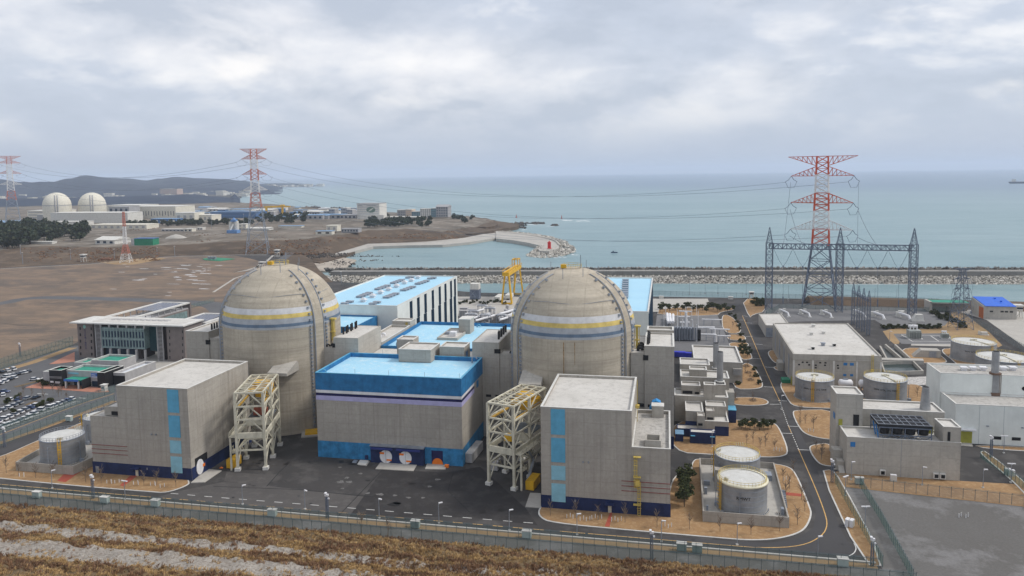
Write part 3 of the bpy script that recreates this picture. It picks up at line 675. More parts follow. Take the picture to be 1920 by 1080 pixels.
# ------------------------------------------------------------------ the power station
MX = -83.7
def mr(s, a, b):      # distances from the plant's centre line, mirrored for the left unit
    x0, x1 = MX+s*a, MX+s*b; return (min(x0, x1), max(x0, x1))
def containment(s):
    cx, cy, Rr, zs = MX+s*53, 245., 20.7, 36.
    left = s < 0
    T = Thing('reactor_building', 'near domed concrete reactor building, '+('the left of the pair' if left else 'the right one, with a rust streak down its front'), 'reactor building', (cx, cy), 'domed reactor buildings')
    T.p('wall', MB().lathe(cx, cy, [(Rr, 0), (Rr, 10), (Rr, 20), (Rr, 30), (Rr, zs)], 128), CONCR, smooth=True)
    prof = [(Rr*math.cos(a), zs+Rr*math.sin(a)) for a in [i*math.pi/2/28 for i in range(28)]]+[(.01, zs+Rr)]
    T.p('dome', MB().lathe(cx, cy, prof, 128), CONCR, smooth=True)
    def rad(z): return Rr if z <= zs else math.sqrt(max(0, Rr*Rr-(z-zs)**2))
    for nm, z0, z1, m, e in (('white_band', 41.7, 43.6, BWHT, .05), ('yellow_band', 40.3, 41.7, BYEL, .07), ('grey_band', 38.5, 40.3, BGRY, .05), ('blue_band', 37.5, 38.5, BBLU, .07), ('grey_band', 36.7, 37.5, BGRY, .05)):
        zz = [z0+(z1-z0)*i/4 for i in range(5)]
        T.p(nm, MB().lathe(cx, cy, [(rad(z)+e, z) for z in zz], 128), m, smooth=True)
    zz = [0, 6, 12, 18, 24, 30, 36]+[zs+Rr*math.sin(R(a)) for a in range(4, 70, 4)]
    for b0 in (-25, -145, 95):
        bm, rl, an = MB(), MB(), MB()
        def pt(da, z, e):
            r = rad(z)+e; q = R(b0); w_ = da    # da metres sideways
            x, y = r*math.cos(q)-w_*math.sin(q), r*math.sin(q)+w_*math.cos(q)
            return (cx+x, cy+y, z)
        def side(w_, z, e):
            # keep to the curved shell: sideways distance w_ along the surface
            r = max(rad(z), 3.); q = R(b0)+w_/max(r, 6.); r2 = rad(z)+e
            return (cx+r2*math.cos(q), cy+r2*math.sin(q), z)
        n = len(zz); vs = []
        for z in zz: vs += [side(-2.1, z, -.1), side(-2.1, z, .45), side(2.1, z, .45), side(2.1, z, -.1)]
        fs = []
        for i in range(n-1):
            for j in range(3): fs.append((4*i+j, 4*i+j+1, 4*i+j+5, 4*i+j+4))
        fs.append((4*n-4, 4*n-3, 4*n-2, 4*n-1)); bm.add(vs, fs)
        T.p('buttress', bm, CONCR)
        for w_ in (-1.9, 1.9): T.p('buttress_rail', MB().path([side(w_, z, .5) for z in zz], .3), GALV)
        z = 1.5
        while z < 54:
            for w_ in (-3.3, 3.3):
                p = side(w_, z, .22)
                if z < zs or rad(z) > 8: an.obox((p[0], p[1], z), .62, .62, .62, R(b0))
            z += 1.25 if z < zs else 2.1
        T.p('tendon_anchor', an, GALV, stuff=(b0 != -25))
        for w_ in (-3.3, 3.3):
            st = MB(); q0 = [side(w_-.75, z_, .04) for z_ in (0, 12, 24, 36)]; q1 = [side(w_+.75, z_, .04) for z_ in (0, 12, 24, 36)]
            st.add(q0+q1, [(i, 4+i, 5+i, 1+i) for i in range(3)]); T.p('anchor_strip', st, CONC)
    rp = MB(); zt = zs+Rr
    for i in range(12):
        a, b = R(i*30), R(i*30+30); A = (cx+3.2*math.cos(a), cy+3.2*math.sin(a)); B = (cx+3.2*math.cos(b), cy+3.2*math.sin(b))
        rp.beam((*A, zt-.6), (*A, zt+1.1), .09); rp.beam((*A, zt+1.1), (*B, zt+1.1), .09); rp.beam((*A, zt+.5), (*B, zt+.5), .08)
    T.p('apex_railing', rp, YELP)
    T.p('apex_platform', MB().cyl(cx, cy, zt-.5, zt-.1, 3.2, n=16), CONCR); T.p('apex_box', MB().obox((cx-2.6, cy-1.6, zt-.1), 1.8, 1.3, 1.2), YEL)
    rod = MB()
    for a, r_ in ((-60, 9), (-100, 10), (-20, 9.5), (60, 8), (150, 9)):
        z = zs+math.sqrt(Rr*Rr-r_*r_); x, y = cx+r_*math.cos(R(a)), cy+r_*math.sin(R(a)); rod.beam((x, y, z-.2), (x, y, z+3.2), .16)
    rod.beam((cx+3, cy-1, zt-.2), (cx+3, cy-1, zt+4.2), .2)
    T.p('lightning_rod', rod, GALV)
    # thin cable run round the dome
    ln = MB(); ln.path([(cx+(rad(47.5)+.08)*math.cos(R(a)), cy+(rad(47.5)+.08)*math.sin(R(a)), 47.5+.25*math.sin(a*.1)) for a in range(-160, 10, 6)], .1)
    T.p('dome_cable', ln, GALV)
    if left:
        ln = MB()
        for a in (-72, -96): ln.beam((cx+(Rr+.12)*math.cos(R(a+1)), cy+(Rr+.12)*math.sin(R(a+1)), 17), (cx+(Rr+.12)*math.cos(R(a+1)), cy+(Rr+.12)*math.sin(R(a+1)), 24.5), .9, .1)
        T.p('patched_opening', ln, CONCL)
    else:
        q = R(-90.5); pts = [(cx+(Rr+.03)*math.cos(q+.001*w_), cy+(Rr+.03)*math.sin(q+.001*w_), z) for z in (36, 30, 22, 12) for w_ in (-7 if z > 20 else -3, 7 if z > 20 else 3)]
        T.p('rust_streak', MB().add(pts, [(0, 1, 3, 2), (2, 3, 5, 4), (4, 5, 7, 6)]), plain('rust_stain', (.3, .19, .09), .9, var=.5, scale=1.5))
        for w0, zb_ in ((41, 29),):
            qq = q+w0*.004
            T.p('rust_streak', MB().add([(cx+(Rr+.03)*math.cos(qq+e_), cy+(Rr+.03)*math.sin(qq+e_), z) for z, e1 in ((36, .006), (zb_, .003)) for e_ in (-e1, e1)], [(0, 1, 3, 2)]), MATS['rust_stain'])
    # hatch canopy toward the lifting tower and side gantry
    x0, x1 = mr(s, 39, 46)
    hm = MB().add([(x0, 221.5, 22.2), (x1, 221.5, 22.2), (x1, 232, 22.2), (x0, 232, 22.2), (x0, 221.5, 23.2), (x1, 221.5, 23.2), (x1, 229, 25.6), (x0, 229, 25.6)], [(0, 3, 2, 1), (4, 5, 6, 7), (0, 1, 5, 4), (1, 2, 6, 5), (2, 3, 7, 6), (3, 0, 4, 7)])
    T.p('hatch_housing', hm, CONCL)
    a = R(-8 if left else -4); x, y = cx+(Rr+.7)*math.cos(a), cy+(Rr+.7)*math.sin(a)
    g = MB(); g.beam((x, y, 30), (x, y, 37.5), .8); g.obox((x, y, 33), 1.6, 1.2, .3); g.obox((x, y, 37.5), 2.4, 1.6, .5); g.beam((x+.8, y, 30), (x+.8, y, 37.5), .16)
    T.p('service_ladder', g, YELP)
containment(-1); containment(1)
# ---- the two tall halls in front
def xat(u, v, y):
    d = ray(u, v); return d[0]*y/d[1]
def hall(s):
    left = s < 0
    y0, y1 = 187.4, 219.4; xa, xb = mr(s, 51.7, 75.2); la, lb = mr(s, 75.2, 84.9)
    T = Thing('fuel_hall', 'grey concrete hall with blue squares down its front, '+('its low wing on the left' if left else 'a yellow ladder on it'), 'hall', ((xa+xb)/2, y0), 'grey halls in front of the reactor buildings')
    walls(T, xa, xb, y0, y1, 26.6, par=.7, th=.5, wm=CONC, rm=ROOF)
    if left: la += 0; lb -= .02
    else: la += .02
    walls(T, la, lb, y0+.05, y1-1, 17 if not left else 17.4, par=.9 if not left else .25, th=.4, wm=CONC, rm=ROOFO, name='wing_wall')
    zs_ = [(2.0, 6.9), (7.9, 11.7), (12.7, 19.2), (20.1, 26.9)]
    zc_ = [SKYB2, SKYB2, SKYB, SKYB]
    a0, a1 = (mr(s, 54.4, 58.1) if not left else mr(s, 54.6, 58.3))
    for (z0, z1), m in zip(zs_, zc_): T.p('blue_panel', MB().box(a0, a1, y0-.13, y0+.02, z0, z1), m)
    na, nb = mr(s, 51.62, 85.0)
    T.p('base_band', MB().box(na, nb, y0-.09, y0+.03, -.02, 3.6), NAVY)
    q = mr(s, 51.62, 51.72)
    if left: T.p('base_band', MB().box(q[0], q[1]+.05, y0+.2, y1, 0, 3.6), NAVY)
    # round hatch in its bay on the inner side
    hx = xb if left else xa
    T.p('hatch_bay', MB().box(hx-.02 if left else hx-.12, hx+.12 if left else hx+.02, y0+1.8, y0+7.6, 0, 5.8), BLACK)
    dm = MB(); cx = hx+(.2 if left else -.2)
    n = 28; vs = [(cx, y0+3.7+1.7*math.cos(2*math.pi*i/n), 2.7+2.3*math.sin(2*math.pi*i/n)) for i in range(n)]
    vs2 = [(cx+(.15 if left else -.15), b, c) for a, b, c in vs]
    dm.add(vs+vs2, [tuple(range(n)), tuple(range(2*n-1, n-1, -1))]+[(i, (i+1) % n, n+(i+1) % n, n+i) for i in range(n)])
    d_ = T.p('round_door', dm, WHITEP)
    T.p('door_mark', MB().box(cx+(.17 if left else -.2), cx+(.2 if left else -.17), y0+4.9, y0+6, 2.2, 3.1), ORANGE, parent=d_)
    # side door with a blue canopy
    dx = xat(257, 885, y0) if left else xat(1143, 955, y0)
    T.p('door', MB().box(dx-.4, dx+.5, y0-.16, y0-.09, 0, 2.1), CREAM)
    T.p('door_canopy', MB().box(dx-1.2, dx+1.2, y0-1.4, y0-.1, 2.5, 2.8).box(dx-1.2, dx-.9, y0-.8, y0-.1, 1.6, 2.5), NAVY)
    pm = MB()
    for z in (8.9, 7.6, 6.3):
        p0, p1 = mr(s, 72.6, 84.85); pm.beam((p0, y0-.14, z), (p1, y0-.14, z), .11)
    T.p('red_pipe', pm, plain('red_pipe_paint', (.25, .04, .04), .6) if left else MATS['red_pipe_paint'])
    for x_ in (-1, 1): T.p('wall_light', MB().obox(((xa+xb)/2+x_*.7, y0-.2, 13), .35, .35, .4), GALV)
    v_ = MB().box((xa+xb)/2-3, (xa+xb)/2-2.7, y0-.2, y0-.1, 2.3, 2.9); T.p('wall_lamp', v_, GALV)
    if left:
        walls(T, la+4.1, lb-.6, y0+1.2, y0+8, 20, 17.6, par=.3, th=.3)
        T.p('louvre', MB().box(lb-3, lb-.65, y0+.95, y0+1.25, 17.9, 19), BLACK)
        T.p('door', MB().box(la+1, la+2, y0-.2, y0-.1, 0, 2.2), GALV)
    else:
        lad = MB(); x = -6.6
        for z0, z1, xx in ((.2, 9, x), (7.5, 15.5, x-.9)):
            for dx_ in (-.35, .35): lad.beam((xx+dx_, y0-.5, z0), (xx+dx_, y0-.5, z1), .13)
            z = z0
            while z < z1: lad.beam((xx-.35, y0-.5, z), (xx+.35, y0-.5, z), .1); z += .45
            for k_ in range(5): lad.beam((xx-.55, y0-.9, z0+2+k_*1.3), (xx+.55, y0-.9, z0+2+k_*1.3), .1)
        for z in (3, 10.3, 15.6): lad.obox((x-.5, y0-.7, z), 1.9, 1, .15)
        lad.obox((x-.4, y0-.6, 8), 1.1, .9, 1.6); T.p('caged_ladder', lad, YELP)
        lad = MB(); xx = xb+.5; yy = y1-9
        for dx_ in (-.35, .35): lad.beam((xx, yy+dx_, 17), (xx, yy+dx_, 29), .14)
        for k_ in range(26): lad.beam((xx, yy-.4, 17.3+k_*.45), (xx, yy+.4, 17.3+k_*.45), .12)
        lad.obox((xx, yy, 21), 1.2, 1.4, .8); T.p('caged_ladder', lad, YELP)
        b = MB(); T.p('stair_head', MB().box(-4, -.6, 214.5, 217.6, 17, 20.3), CONCL); T.p('stair_head_roof', MB().box(-4.1, -.5, 214.4, 217.7, 20.3, 20.5), CAP)
        for q_ in ((-5.2, 190.6, -1.2, 195.4),):
            T.p('roof_hatch', MB().box(q_[0], q_[2], q_[1], q_[1]+.4, 17, 18.8).box(q_[0], q_[2], q_[3]-.4, q_[3], 17, 18.8).box(q_[0], q_[0]+.4, q_[1]+.4, q_[3]-.4, 17, 18.8).box(q_[2]-.4, q_[2], q_[1]+.4, q_[3]-.4, 17, 18.8), CONCL)
    # lightning pins on the parapet
    return T
hall(-1); hall(1)
# ---- blue banded building between them
T = Thing('service_building', 'grey building with blue roof and white and lavender bands between the steel towers', 'building', (-83.5, 211))
X0, X1, Y0, Y1 = -107.1, -60., 210.9, 237.1
T.p('wall', MB().box(X0, X1, Y0, Y1, 0, 21.6), CONC)
m = MB(); i = .5; o = [(X0-.05, Y0-.05), (X1+.05, Y0-.05), (X1+.05, Y1+.05), (X0-.05, Y1+.05)]; q = [(X0+i, Y0+i), (X1-i, Y0+i), (X1-i, Y1-i), (X0+i, Y1-i)]
vs = [(a, b, 21.6) for a, b in o]+[(a, b, 27) for a, b in o]+[(a, b, 27) for a, b in q]+[(a, b, 25.4) for a, b in q]; fs = [(3, 2, 1, 0)]
for k_ in range(4):
    j = (k_+1) % 4; fs += [(k_, j, 4+j, 4+k_), (4+k_, 4+j, 8+j, 8+k_), (8+k_, 8+j, 12+j, 12+k_)]
T.p('blue_fascia', m.add(vs, fs), BLUEF)
T.p('roof', MB().sheet(q, 25.7), BROOF)
cp = MB()
for a0, a1, b0, b1 in ((X0-.1, X1+.1, Y0-.1, Y0+.5), (X0-.1, X1+.1, Y1-.5, Y1+.1), (X0-.1, X0+.5, Y0+.5, Y1-.5), (X1-.5, X1+.1, Y0+.5, Y1-.5)): cp.box(a0, a1, b0, b1, 27.003, 27.1)
T.p('parapet_cap', cp, SKYB)
for nm, z0, z1, m, e in (('white_band', 20.7, 21.6, WHITEP, .05), ('navy_band', 19.85, 20.7, DNAVY, .05), ('lavender_band', 18.4, 19.85, LAV, .05)):
    T.p(nm, MB().box(X0-.03, X1+e, Y0-e, Y0+.02, z0, z1-.003), m); T.p(nm, MB().box(X1-.02, X1+e, Y0+.02, Y0+15, z0, z1-.003), m)
T.p('blue_base', MB().box(X0-.03, X1+.06, Y0-.06, Y0+.02, -.02, 5.3), BLUEW); T.p('blue_base', MB().box(X1-.02, X1+.06, Y0+.02, Y1, -.02, 5.3), BLUEW)
T.p('louvre', MB().box(X1-.02, X1+.08, Y0+18, Y0+20.5, 19, 21.2), BLUEF)
ax, bx = -88.9, -71.9
an = T.p('entrance_annex', MB().box(ax, bx, Y0-1.6, Y0-.06, 0, 5.2), NAVY)
T.p('annex_roof', MB().box(ax-.2, bx+.2, Y0-1.9, Y0-.06, 5.2, 5.5), GALV)
for a, b in ((ax+.3, ax+7.2), (ax+8.5, bx-1)): T.p('annex_canopy', MB().box(a, b, Y0-2.4, Y0-1.6, 4.4, 4.9), plain('canopy_blue', (.03, .045, .19), .6))
for cx in (-83.9, -77.6):
    n = 28; vs = [(cx+1.95*math.cos(2*math.pi*i/n), Y0-1.75, 2.15+2.05*math.sin(2*math.pi*i/n)) for i in range(n)]
    d_ = T.p('round_door', MB().add(vs+[(a, b+.2, c) for a, b, c in vs], [tuple(range(n))]+[(i, (i+1) % n, n+(i+1) % n, n+i) for i in range(n)]), WHITEP)
    T.p('door_mark', MB().box(cx-1.9, cx-.5, Y0-1.8, Y0-1.76, 2.9, 3.5).box(cx+.2, cx+1.8, Y0-1.8, Y0-1.76, .9, 1.4), ORANGE, parent=d_)
    T.p('door_seam', MB().box(cx-.05, cx+.05, Y0-1.79, Y0-1.755, .15, 4.1), GALV, parent=d_)
T.p('doorway', MB().box(-69.8, -66.2, Y0-.1, Y0-.05, 0, 4.4), DNAVY)
n = 16; vs = [(-67.9+1.75*math.cos(math.pi*i/n), Y0-.16, .1+2*math.sin(math.pi*i/n)) for i in range(n+1)]
T.p('orange_door', MB().add(vs, [tuple(range(n+1))]), ORANGE)
m = MB()
for x, y in ((-106, Y1-10), ): pass
for x in (-94, -83, -71.5, -60.6): m.beam((x, Y0+.3, 27), (x, Y0+.3, 28.6), .07)
for x in (-105, -95, -60.8): m.beam((x, Y1-.3, 27), (x, Y1-.3, 28.6), .07)
T.p('lightning_pin', m, GALV)
def gooseneck(T, x, y, z, r=.45, h=1.4, w_=1.6, mat=None):
    g = MB(); pts = [(x, y, z)]+[(x+w_/2-w_/2*math.cos(a), y, z+h+w_/2*math.sin(a)) for a in [i*math.pi/7 for i in range(8)]]
    g.path(pts, r, 8); T.p('vent_pipe', g, mat or GALV)
gooseneck(T, -62.8, 234.5, 25.7); gooseneck(T, -106.2, 213, 25.7, .35, .9, 1.8, SKYB)
T.p('electric_box', MB().box(-91.2, -90.4, Y0-.7, Y0-.06, .5, 1.6), NAVY)
# penthouses behind it
T = Thing('rooftop_block', 'largest of the grey rooftop blocks, set into the back edge of the blue banded roof', 'rooftop block', (-82, 233)); walls(T, -87.6, -76.4, 232.4, 243, 29.6, 25.8, par=.4, th=.4)
T = Thing('rooftop_block', 'grey rooftop block with an ochre door, right of the largest rooftop block', 'rooftop block', (-71, 238)); walls(T, -75, -66.4, 237.9, 245.4, 29.6, 24, par=.4, th=.4)
T.p('door', MB().box(-69.3, -68.2, 237.8, 237.92, 24.3, 27), plain('ochre_door', (.33, .25, .05), .6)); T.p('window', MB().box(-66.45, -66.36, 240, 242.5, 26, 28), WBLUE)
T = Thing('rooftop_block', 'narrow grey rooftop block hidden mostly behind the left of the largest block', 'rooftop block', (-92, 243)); walls(T, -92.5, -86.5, 244, 250, 30.2, 24, par=.4, th=.4)
# inner side blocks next to the reactors, mirrored
def sideblocks(s):
    left = s < 0; w_ = 'left' if left else 'right'
    x0, x1 = mr(s, 20.3, 29.5); q0, q1 = mr(s, 20.3, 36.2)
    T = Thing('auxiliary_block', ('grey concrete block just right of the left dome, its long side wall facing right' if left else 'grey concrete block just left of the right dome, with two slots in its wall'), 'concrete block', ((x0+x1)/2, 237))
    walls(T, x0, x1, 237.2, 258.3, 32, 0, par=.15, th=.4, wm=CONC if not left else CONCL, cap=False)
    r0, r1 = (x1+.02, q1) if not left else (q0, x0-.02)
    walls(T, r0, r1, 237.6, 243, 28.2, 0, par=.3, th=.4, cap=False)
    T.p('louvre', MB().box(*((x1-1.6, x1+.4) if not left else (x0-.4, x0+.6)), 237.0, 237.5, 28.6, 30), BLACK)
    st = MB()
    for k_ in range(7): st.cyl(((x1-1.4-.3*(k_ % 2)) if not left else x0+1.2+.4*(k_ % 2)), 243+k_*1.9, 32, 34.6, .35, n=8)
    T.p('black_vent_stack', st, BLACKC)
    T.p('wall_slot', MB().box(*mr(s, 24.8, 26.6), 237.1, 237.3, 13.7, 14.5), BLACK); T.p('wall_slot', MB().box(*mr(s, 28, 29.8), 237.1, 237.65, 13.7, 14.5), BLACK)
    for k_ in range(2): gooseneck(T, (r0+r1)/2+k_, 239+k_*1.5, 28.2, .5, .3, 1.2, BLACKC)
    # outer block
    x0, x1 = mr(s, 77, 86.2); q0, q1 = mr(s, 72.6, 77)
    T = Thing('auxiliary_block', ('grey concrete block at the left foot of the left dome, behind the office building' if left else 'tall grey concrete block right of the right dome, a blue duct below it'), 'concrete block', ((x0+x1)/2, 237))
    walls(T, x0, x1, 236, 256.2, 32.6, 0, par=.35, th=.5)
    r0, r1 = (q0, q1-.02) if not left else (q0+.02, q1)
    walls(T, r0, r1, 236.4, 262, 30.4, 0, par=.2, th=.4, cap=False)
    walls(T, x0+.3, x1-.01, 256.25, 262.4, 33.3, 0, par=.6, th=.5)
    if not left:
        T.p('wall_slot', MB().box(-8.6, -6.7, 235.85, 236.45, 13.3, 14.2), BLACK); T.p('wall_slot', MB().box(-5.6, -3.6, 235.9, 236.05, 13.2, 14.1), BLACK)
        T.p('base_band', MB().box(-8.5, 2.55, 235.92, 236.02, 0, 4), NAVY)
        T.p('base_band', MB().box(2.49, 2.56, 236.1, 256, 0, 4), NAVY)
    T.p('louvre', MB().box(*((x0-.4, x0+1.2) if not left else (x1-1.2, x1+.3)), 235.85, 236.5, 28.4, 30), BLACK)
    st = MB()
    for k_ in range(7): st.cyl(((x0+1+.3*(k_ % 2)) if not left else x1-1.2), 240+k_*1.6, 32.6, 35, .35, n=8)
    T.p('black_vent_stack', st, BLACKC)
    for k_ in range(3): gooseneck(T, (r0+r1)/2, 240+k_*3.2, 30.4, .9, .3, 1.5, BLACKC)
sideblocks(-1); sideblocks(1)
T = Thing('blue_duct', 'sky blue arched steel duct standing against the grey block right of the right dome', 'duct', (-2.8, 221))
T.p('duct_casing', MB().add([(a, b, c) for b in (220.5, 223) for a, c in ((-4.8, 0), (-1, 0), (-1, 17.5), (-1.6, 19.6), (-2.8, 20.2), (-4, 19.6), (-4.8, 17.6))], [(6, 5, 4, 3, 2, 1, 0), (7, 8, 9, 10, 11, 12, 13)]+[(i, (i+1) % 7, 7+(i+1) % 7, 7+i) for i in range(7)]), plain('duct_blue', (.04, .27, .6), .6))
T.p('duct_rib', MB().box(-2.85, -2.7, 220.42, 220.5, 0, 20), SKYB)
# middle blue roofed building and low roofs behind
T = Thing('central_building', 'low wide building with pale blue roof between the domes behind the rooftop blocks', 'building', (-83, 257))
m = MB(); X0, X1, Y0, Y1 = -103.7, -53, 257, 303; i = .5
o = [(X0, Y0), (X1, Y0), (X1, Y1), (X0, Y1)]; q = [(X0+i, Y0+i), (X1-i, Y0+i), (X1-i, Y1-i), (X0+i, Y1-i)]
vs = [(a, b, 0) for a, b in o]+[(a, b, 25) for a, b in o]+[(a, b, 25) for a, b in q]+[(a, b, 23.4) for a, b in q]; fs = []
for k_ in range(4):
    j = (k_+1) % 4; fs += [(k_, j, 4+j, 4+k_), (4+k_, 4+j, 8+j, 8+k_), (8+k_, 8+j, 12+j, 12+k_)]
T.p('wall', m.add(vs, fs), BLUEF); T.p('roof', MB().sheet(q, 23.7), BROOF)
T.p('roof_deck', MB().box(-103.7, -64.5, 237.2, 256.9, 0, 24), ROOF)
kx0, kx1, ky0, ky1 = -87.5, -79.2, 274.5, 293
T.p('roof_kerb', MB().box(kx0, kx1, ky0, ky0+.5, 23.7, 24.7).box(kx0, kx1, ky1-.5, ky1, 23.7, 24.7).box(kx0, kx0+.5, ky0+.5, ky1-.5, 23.7, 24.7).box(kx1-.5, kx1, ky0+.5, ky1-.5, 23.7, 24.7), CONCL)
T.p('kerbed_roof', MB().box(kx0+.5, kx1-.5, ky0+.5, ky1-.5, 23.7, 24.2), ROOF)
T.p('stair_head', MB().box(-82.2, -77.4, 287, 293.4, 23.7, 29.4), CONCL); T.p('stair_head_roof', MB().box(-82.3, -77.3, 286.9, 293.5, 29.4, 29.7), CAP)
T.p('roof_unit', MB().obox((-82.4, 280, 24.2), 2.4, 2.4, 1.8), WHITEP); T.p('roof_unit', MB().obox((-85.6, 283, 24.2), 1.6, 2, 1), GALV)
gooseneck(T, -99.5, 262, 23.7, .4, .9, 1.5); gooseneck(T, -78, 300.5, 23.7, .5, .3, 1.5, SKYB)
T = Thing('link_building', 'low concrete building squeezed between the left block and the pale blue roof', 'building', (-108, 259))
walls(T, -112.2, -104, 258.6, 290, 25, 0, par=.8, th=.4, wm=CONCL); walls(T, -111.8, -104, 290.3, 296.8, 27, 0, par=.4, th=.4, wm=CONCL)
T.p('door', MB().box(-106, -105, 290.1, 290.28, 25.2, 27), MATS['ochre_door'])
gooseneck(T, -109.5, 268, 25, .8, .6, 1.6, WHITEP); gooseneck(T, -109, 271, 25, .8, .6, 1.6, WHITEP)
T = Thing('annex_building', 'small blue roofed annex behind the left dome at the turbine hall foot', 'annex', (-130, 273))
walls(T, -150, -121, 272.8, 296.9, 27.6, 0, par=.6, th=.4, wm=BLUEF, rm=BROOF, cap=False)
st = MB()
for k_ in range(6): st.beam((-134+k_*1.7, 268.5, 24), (-134+k_*1.7, 268.5, 29.5-k_*.3), .6)
T.p('black_vent_stack', st, BLACKC)
T.p('lower_block', MB().box(-136, -121.2, 262, 272.7, 0, 25), CONC)
# turbine halls
STRIP = plain('deep_teal_glass', (.012, .03, .055), .85, var=.2, spec=.03)
def turbine(x0, x1, y0, y1, z, lab, left):
    T = Thing('turbine_hall', lab, 'turbine hall', ((x0+x1)/2, y0), 'turbine halls with pale blue roofs')
    walls(T, x0, x1, y0, y1, z-.5, 0, par=.5, th=.5, wm=SIDING, rm=TROOF)
    vm = []
    if left:
        for yy, k_ in zip((315.6, 325.6, 336, 347.4, 358.8, 368.8, 379, 386.5), range(8)):
            yy -= 1.2
            T.p('strip_window', MB().box(x1-.02, x1+.06, yy-1.7, yy+1.9, 22.5, z-.9).box(x1-.02, x1+.06, yy-2.9, yy+1.6, 4, 22.4), STRIP)
        for yy in [302+6*i_ for i_ in range(15)]: vm.append(None)
        ribs = MB()
        for k_ in range(44): ribs.box(x1, x1+.07, y0+.5+k_*2.05, y0+.58+k_*2.05, 0, z)
        def vent(u, v, t, n_=1, du=0, dv=0):
            for i_ in range(n_):
                x, y = G(u+du*i_, v+dv*i_, z-.5)
                if t: T.p('roof_vent', MB().obox((x, y, z-.5), 2., 2., .9).obox((x, y, z+.4), 2.9, 2.9, .35).obox((x, y, z+.75), 1.6, 1.6, .5), WHITEP)
                else: T.p('smoke_hatch', MB().obox((x, y, z-.5), 2.9, 2.2, .7).obox((x, y, z+.2), 3.3, 2.5, .16), GALV)
        for a in ((646.5, 571, 2, 9.5, -3.5), (675, 558, 4, 5.7, -2.3), (709, 543.5, 4, 5.7, -2.1), (738, 532, 4, 5, -1.8), (699, 571.5, 2, 8, -3), (725, 559, 4, 5.7, -2.2), (757, 545.5, 4, 5.6, -2), (784, 533.5, 4, 5.2, -1.7), (766, 522, 2, 5, -.6), (807, 523.5, 2, 5.5, -.8)): vent(a[0], a[1], 0, *a[2:])
        for u, v in ((681.7, 566), (698.7, 558), (714, 551), (729, 545), (743.7, 539), (759, 532.5), (771.7, 528), (784, 522.5)): vent(u, v, 1)
    else:
        T.p('dark_side_glazing', MB().box(x1-.02, x1+.08, y0+1, y1-1, 0, z-1), STRIP)
        for k_ in range(12): T.p('gutter_bracket', MB().box(x1+.08, x1+.2, y0+4+k_*7, y0+4.5+k_*7, z-1.4, z-.4), WHITEP)
        for k_ in range(9):
            x, y = G(1173-.2*k_, 527+4*k_, z-.5); T.p('smoke_hatch', MB().obox((x, y, z-.5), 3, 2.4, .8).obox((x, y, z+.3), 3.4, 2.7, .16), GALV)
turbine(-154, -112, 297.2, 390, 32.5, 'long white turbine hall behind the left dome, dark strip windows on its side', True)
turbine(-48.6, -6.9, 297.2, 394, 32.5, 'turbine hall behind the right dome, its narrow right side all dark glazing', False)
# ---- small stepped buildings right of the domes
T = Thing('stepped_building', 'stepped grey concrete building with several small roof levels right of the right dome', 'building', (12, 263))
walls(T, 3, 21.2, 263, 271.9, 9, par=.35, th=.4)
walls(T, 5.2, 22.2, 267.5+4.5, 282, 13.2, par=.5, th=.4); walls(T, 5.2, 16, 282.1, 292, 15.2, par=.5, th=.4); walls(T, 8.4, 14.5, 274, 279, 15.5, 13.3, par=.4, th=.35)
walls(T, 5.4, 11.9, 266.4, 271.8, 11.6, 9.02, par=.5, th=.35, wm=CONC); walls(T, 13, 16.8, 262.8, 266.3, 13.2, 9.02, par=.4, th=.35); walls(T, 17, 20.6, 267, 271.7, 12.3, 9.02, par=.4, th=.3)
T.p('louvre', MB().box(5.8, 9.2, 266.25, 266.42, 9.2, 10.2), BLACK); T.p('louvre', MB().box(10, 11.5, 266.25, 266.42, 9.2, 9.9), BLACK)
T.p('navy_porch', MB().box(21.25, 24, 264, 269, 0, 4.6), NAVY); T.p('porch_block', MB().box(21.25, 23.8, 269.1, 274, 0, 9.5), CONCL); T.p('porch_roof', MB().box(21.2, 24.1, 263.8, 269.05, 4.62, 4.8), SKYB)
for (x, y, zt, zb_) in ((18.9, 270.8, 23.6, 9.1), (18.6, 288.8, 22.7, 0)):
    T2 = Thing('exhaust_stack', 'steel exhaust stack rising '+('from the front of the stepped grey building' if y < 280 else 'just behind the nearer stack, by the flat roofed block'), 'exhaust stack', (x, y, zb_), 'pair of exhaust stacks')
    T2.p('stack_tube', MB().cyl(x, y, zb_, zt, 1.15, 1.05, 20), STEELT, smooth=False); T2.p('stack_mouth', MB().cyl(x, y, zt, zt+.1, .95, n=20), BLACK)
    T2.p('stack_collar', MB().cyl(x, y, zb_+3.8 if y < 280 else 13, zb_+4.1 if y < 280 else 13.3, 1.7, n=20), CAP)
T = Thing('pump_house', 'lower grey and navy building with boxes on its roof in front of the stepped building', 'building', (13, 250))
walls(T, 12, 20.4, 250.2, 262.9, 4.4, par=.5, th=.35); T.p('navy_base', MB().box(16, 20.45, 250.12, 250.24, 0, 3.3), NAVY); T.p('navy_base', MB().box(20.38, 20.46, 250.3, 262.8, 0, 3.3), NAVY)
walls(T, 3.6, 11.95, 247.6, 252, 2.6, par=.2, th=.3, wm=NAVY)
walls(T, 6.6, 12.3, 252.1, 262.9, 7, par=.4, th=.35); T.p('navy_base', MB().box(6.5, 11.9, 252.02, 252.14, 0, 4), NAVY)
walls(T, 10.2, 12.6, 247.9, 251.6, 7, 0, par=.3, th=.3); T.p('louvre', MB().box(10.5, 11.9, 247.8, 247.95, 4, 4.8), BLACK)
walls(T, 13.4, 20, 257, 262.8, 7.6, 4.42, par=.4, th=.3); walls(T, 13.2, 16, 253, 256.9, 7.2, 4.42, par=.3, th=.3); T.p('louvre', MB().box(13.6, 15.6, 252.9, 253.02, 4.6, 5.3), BLACK)
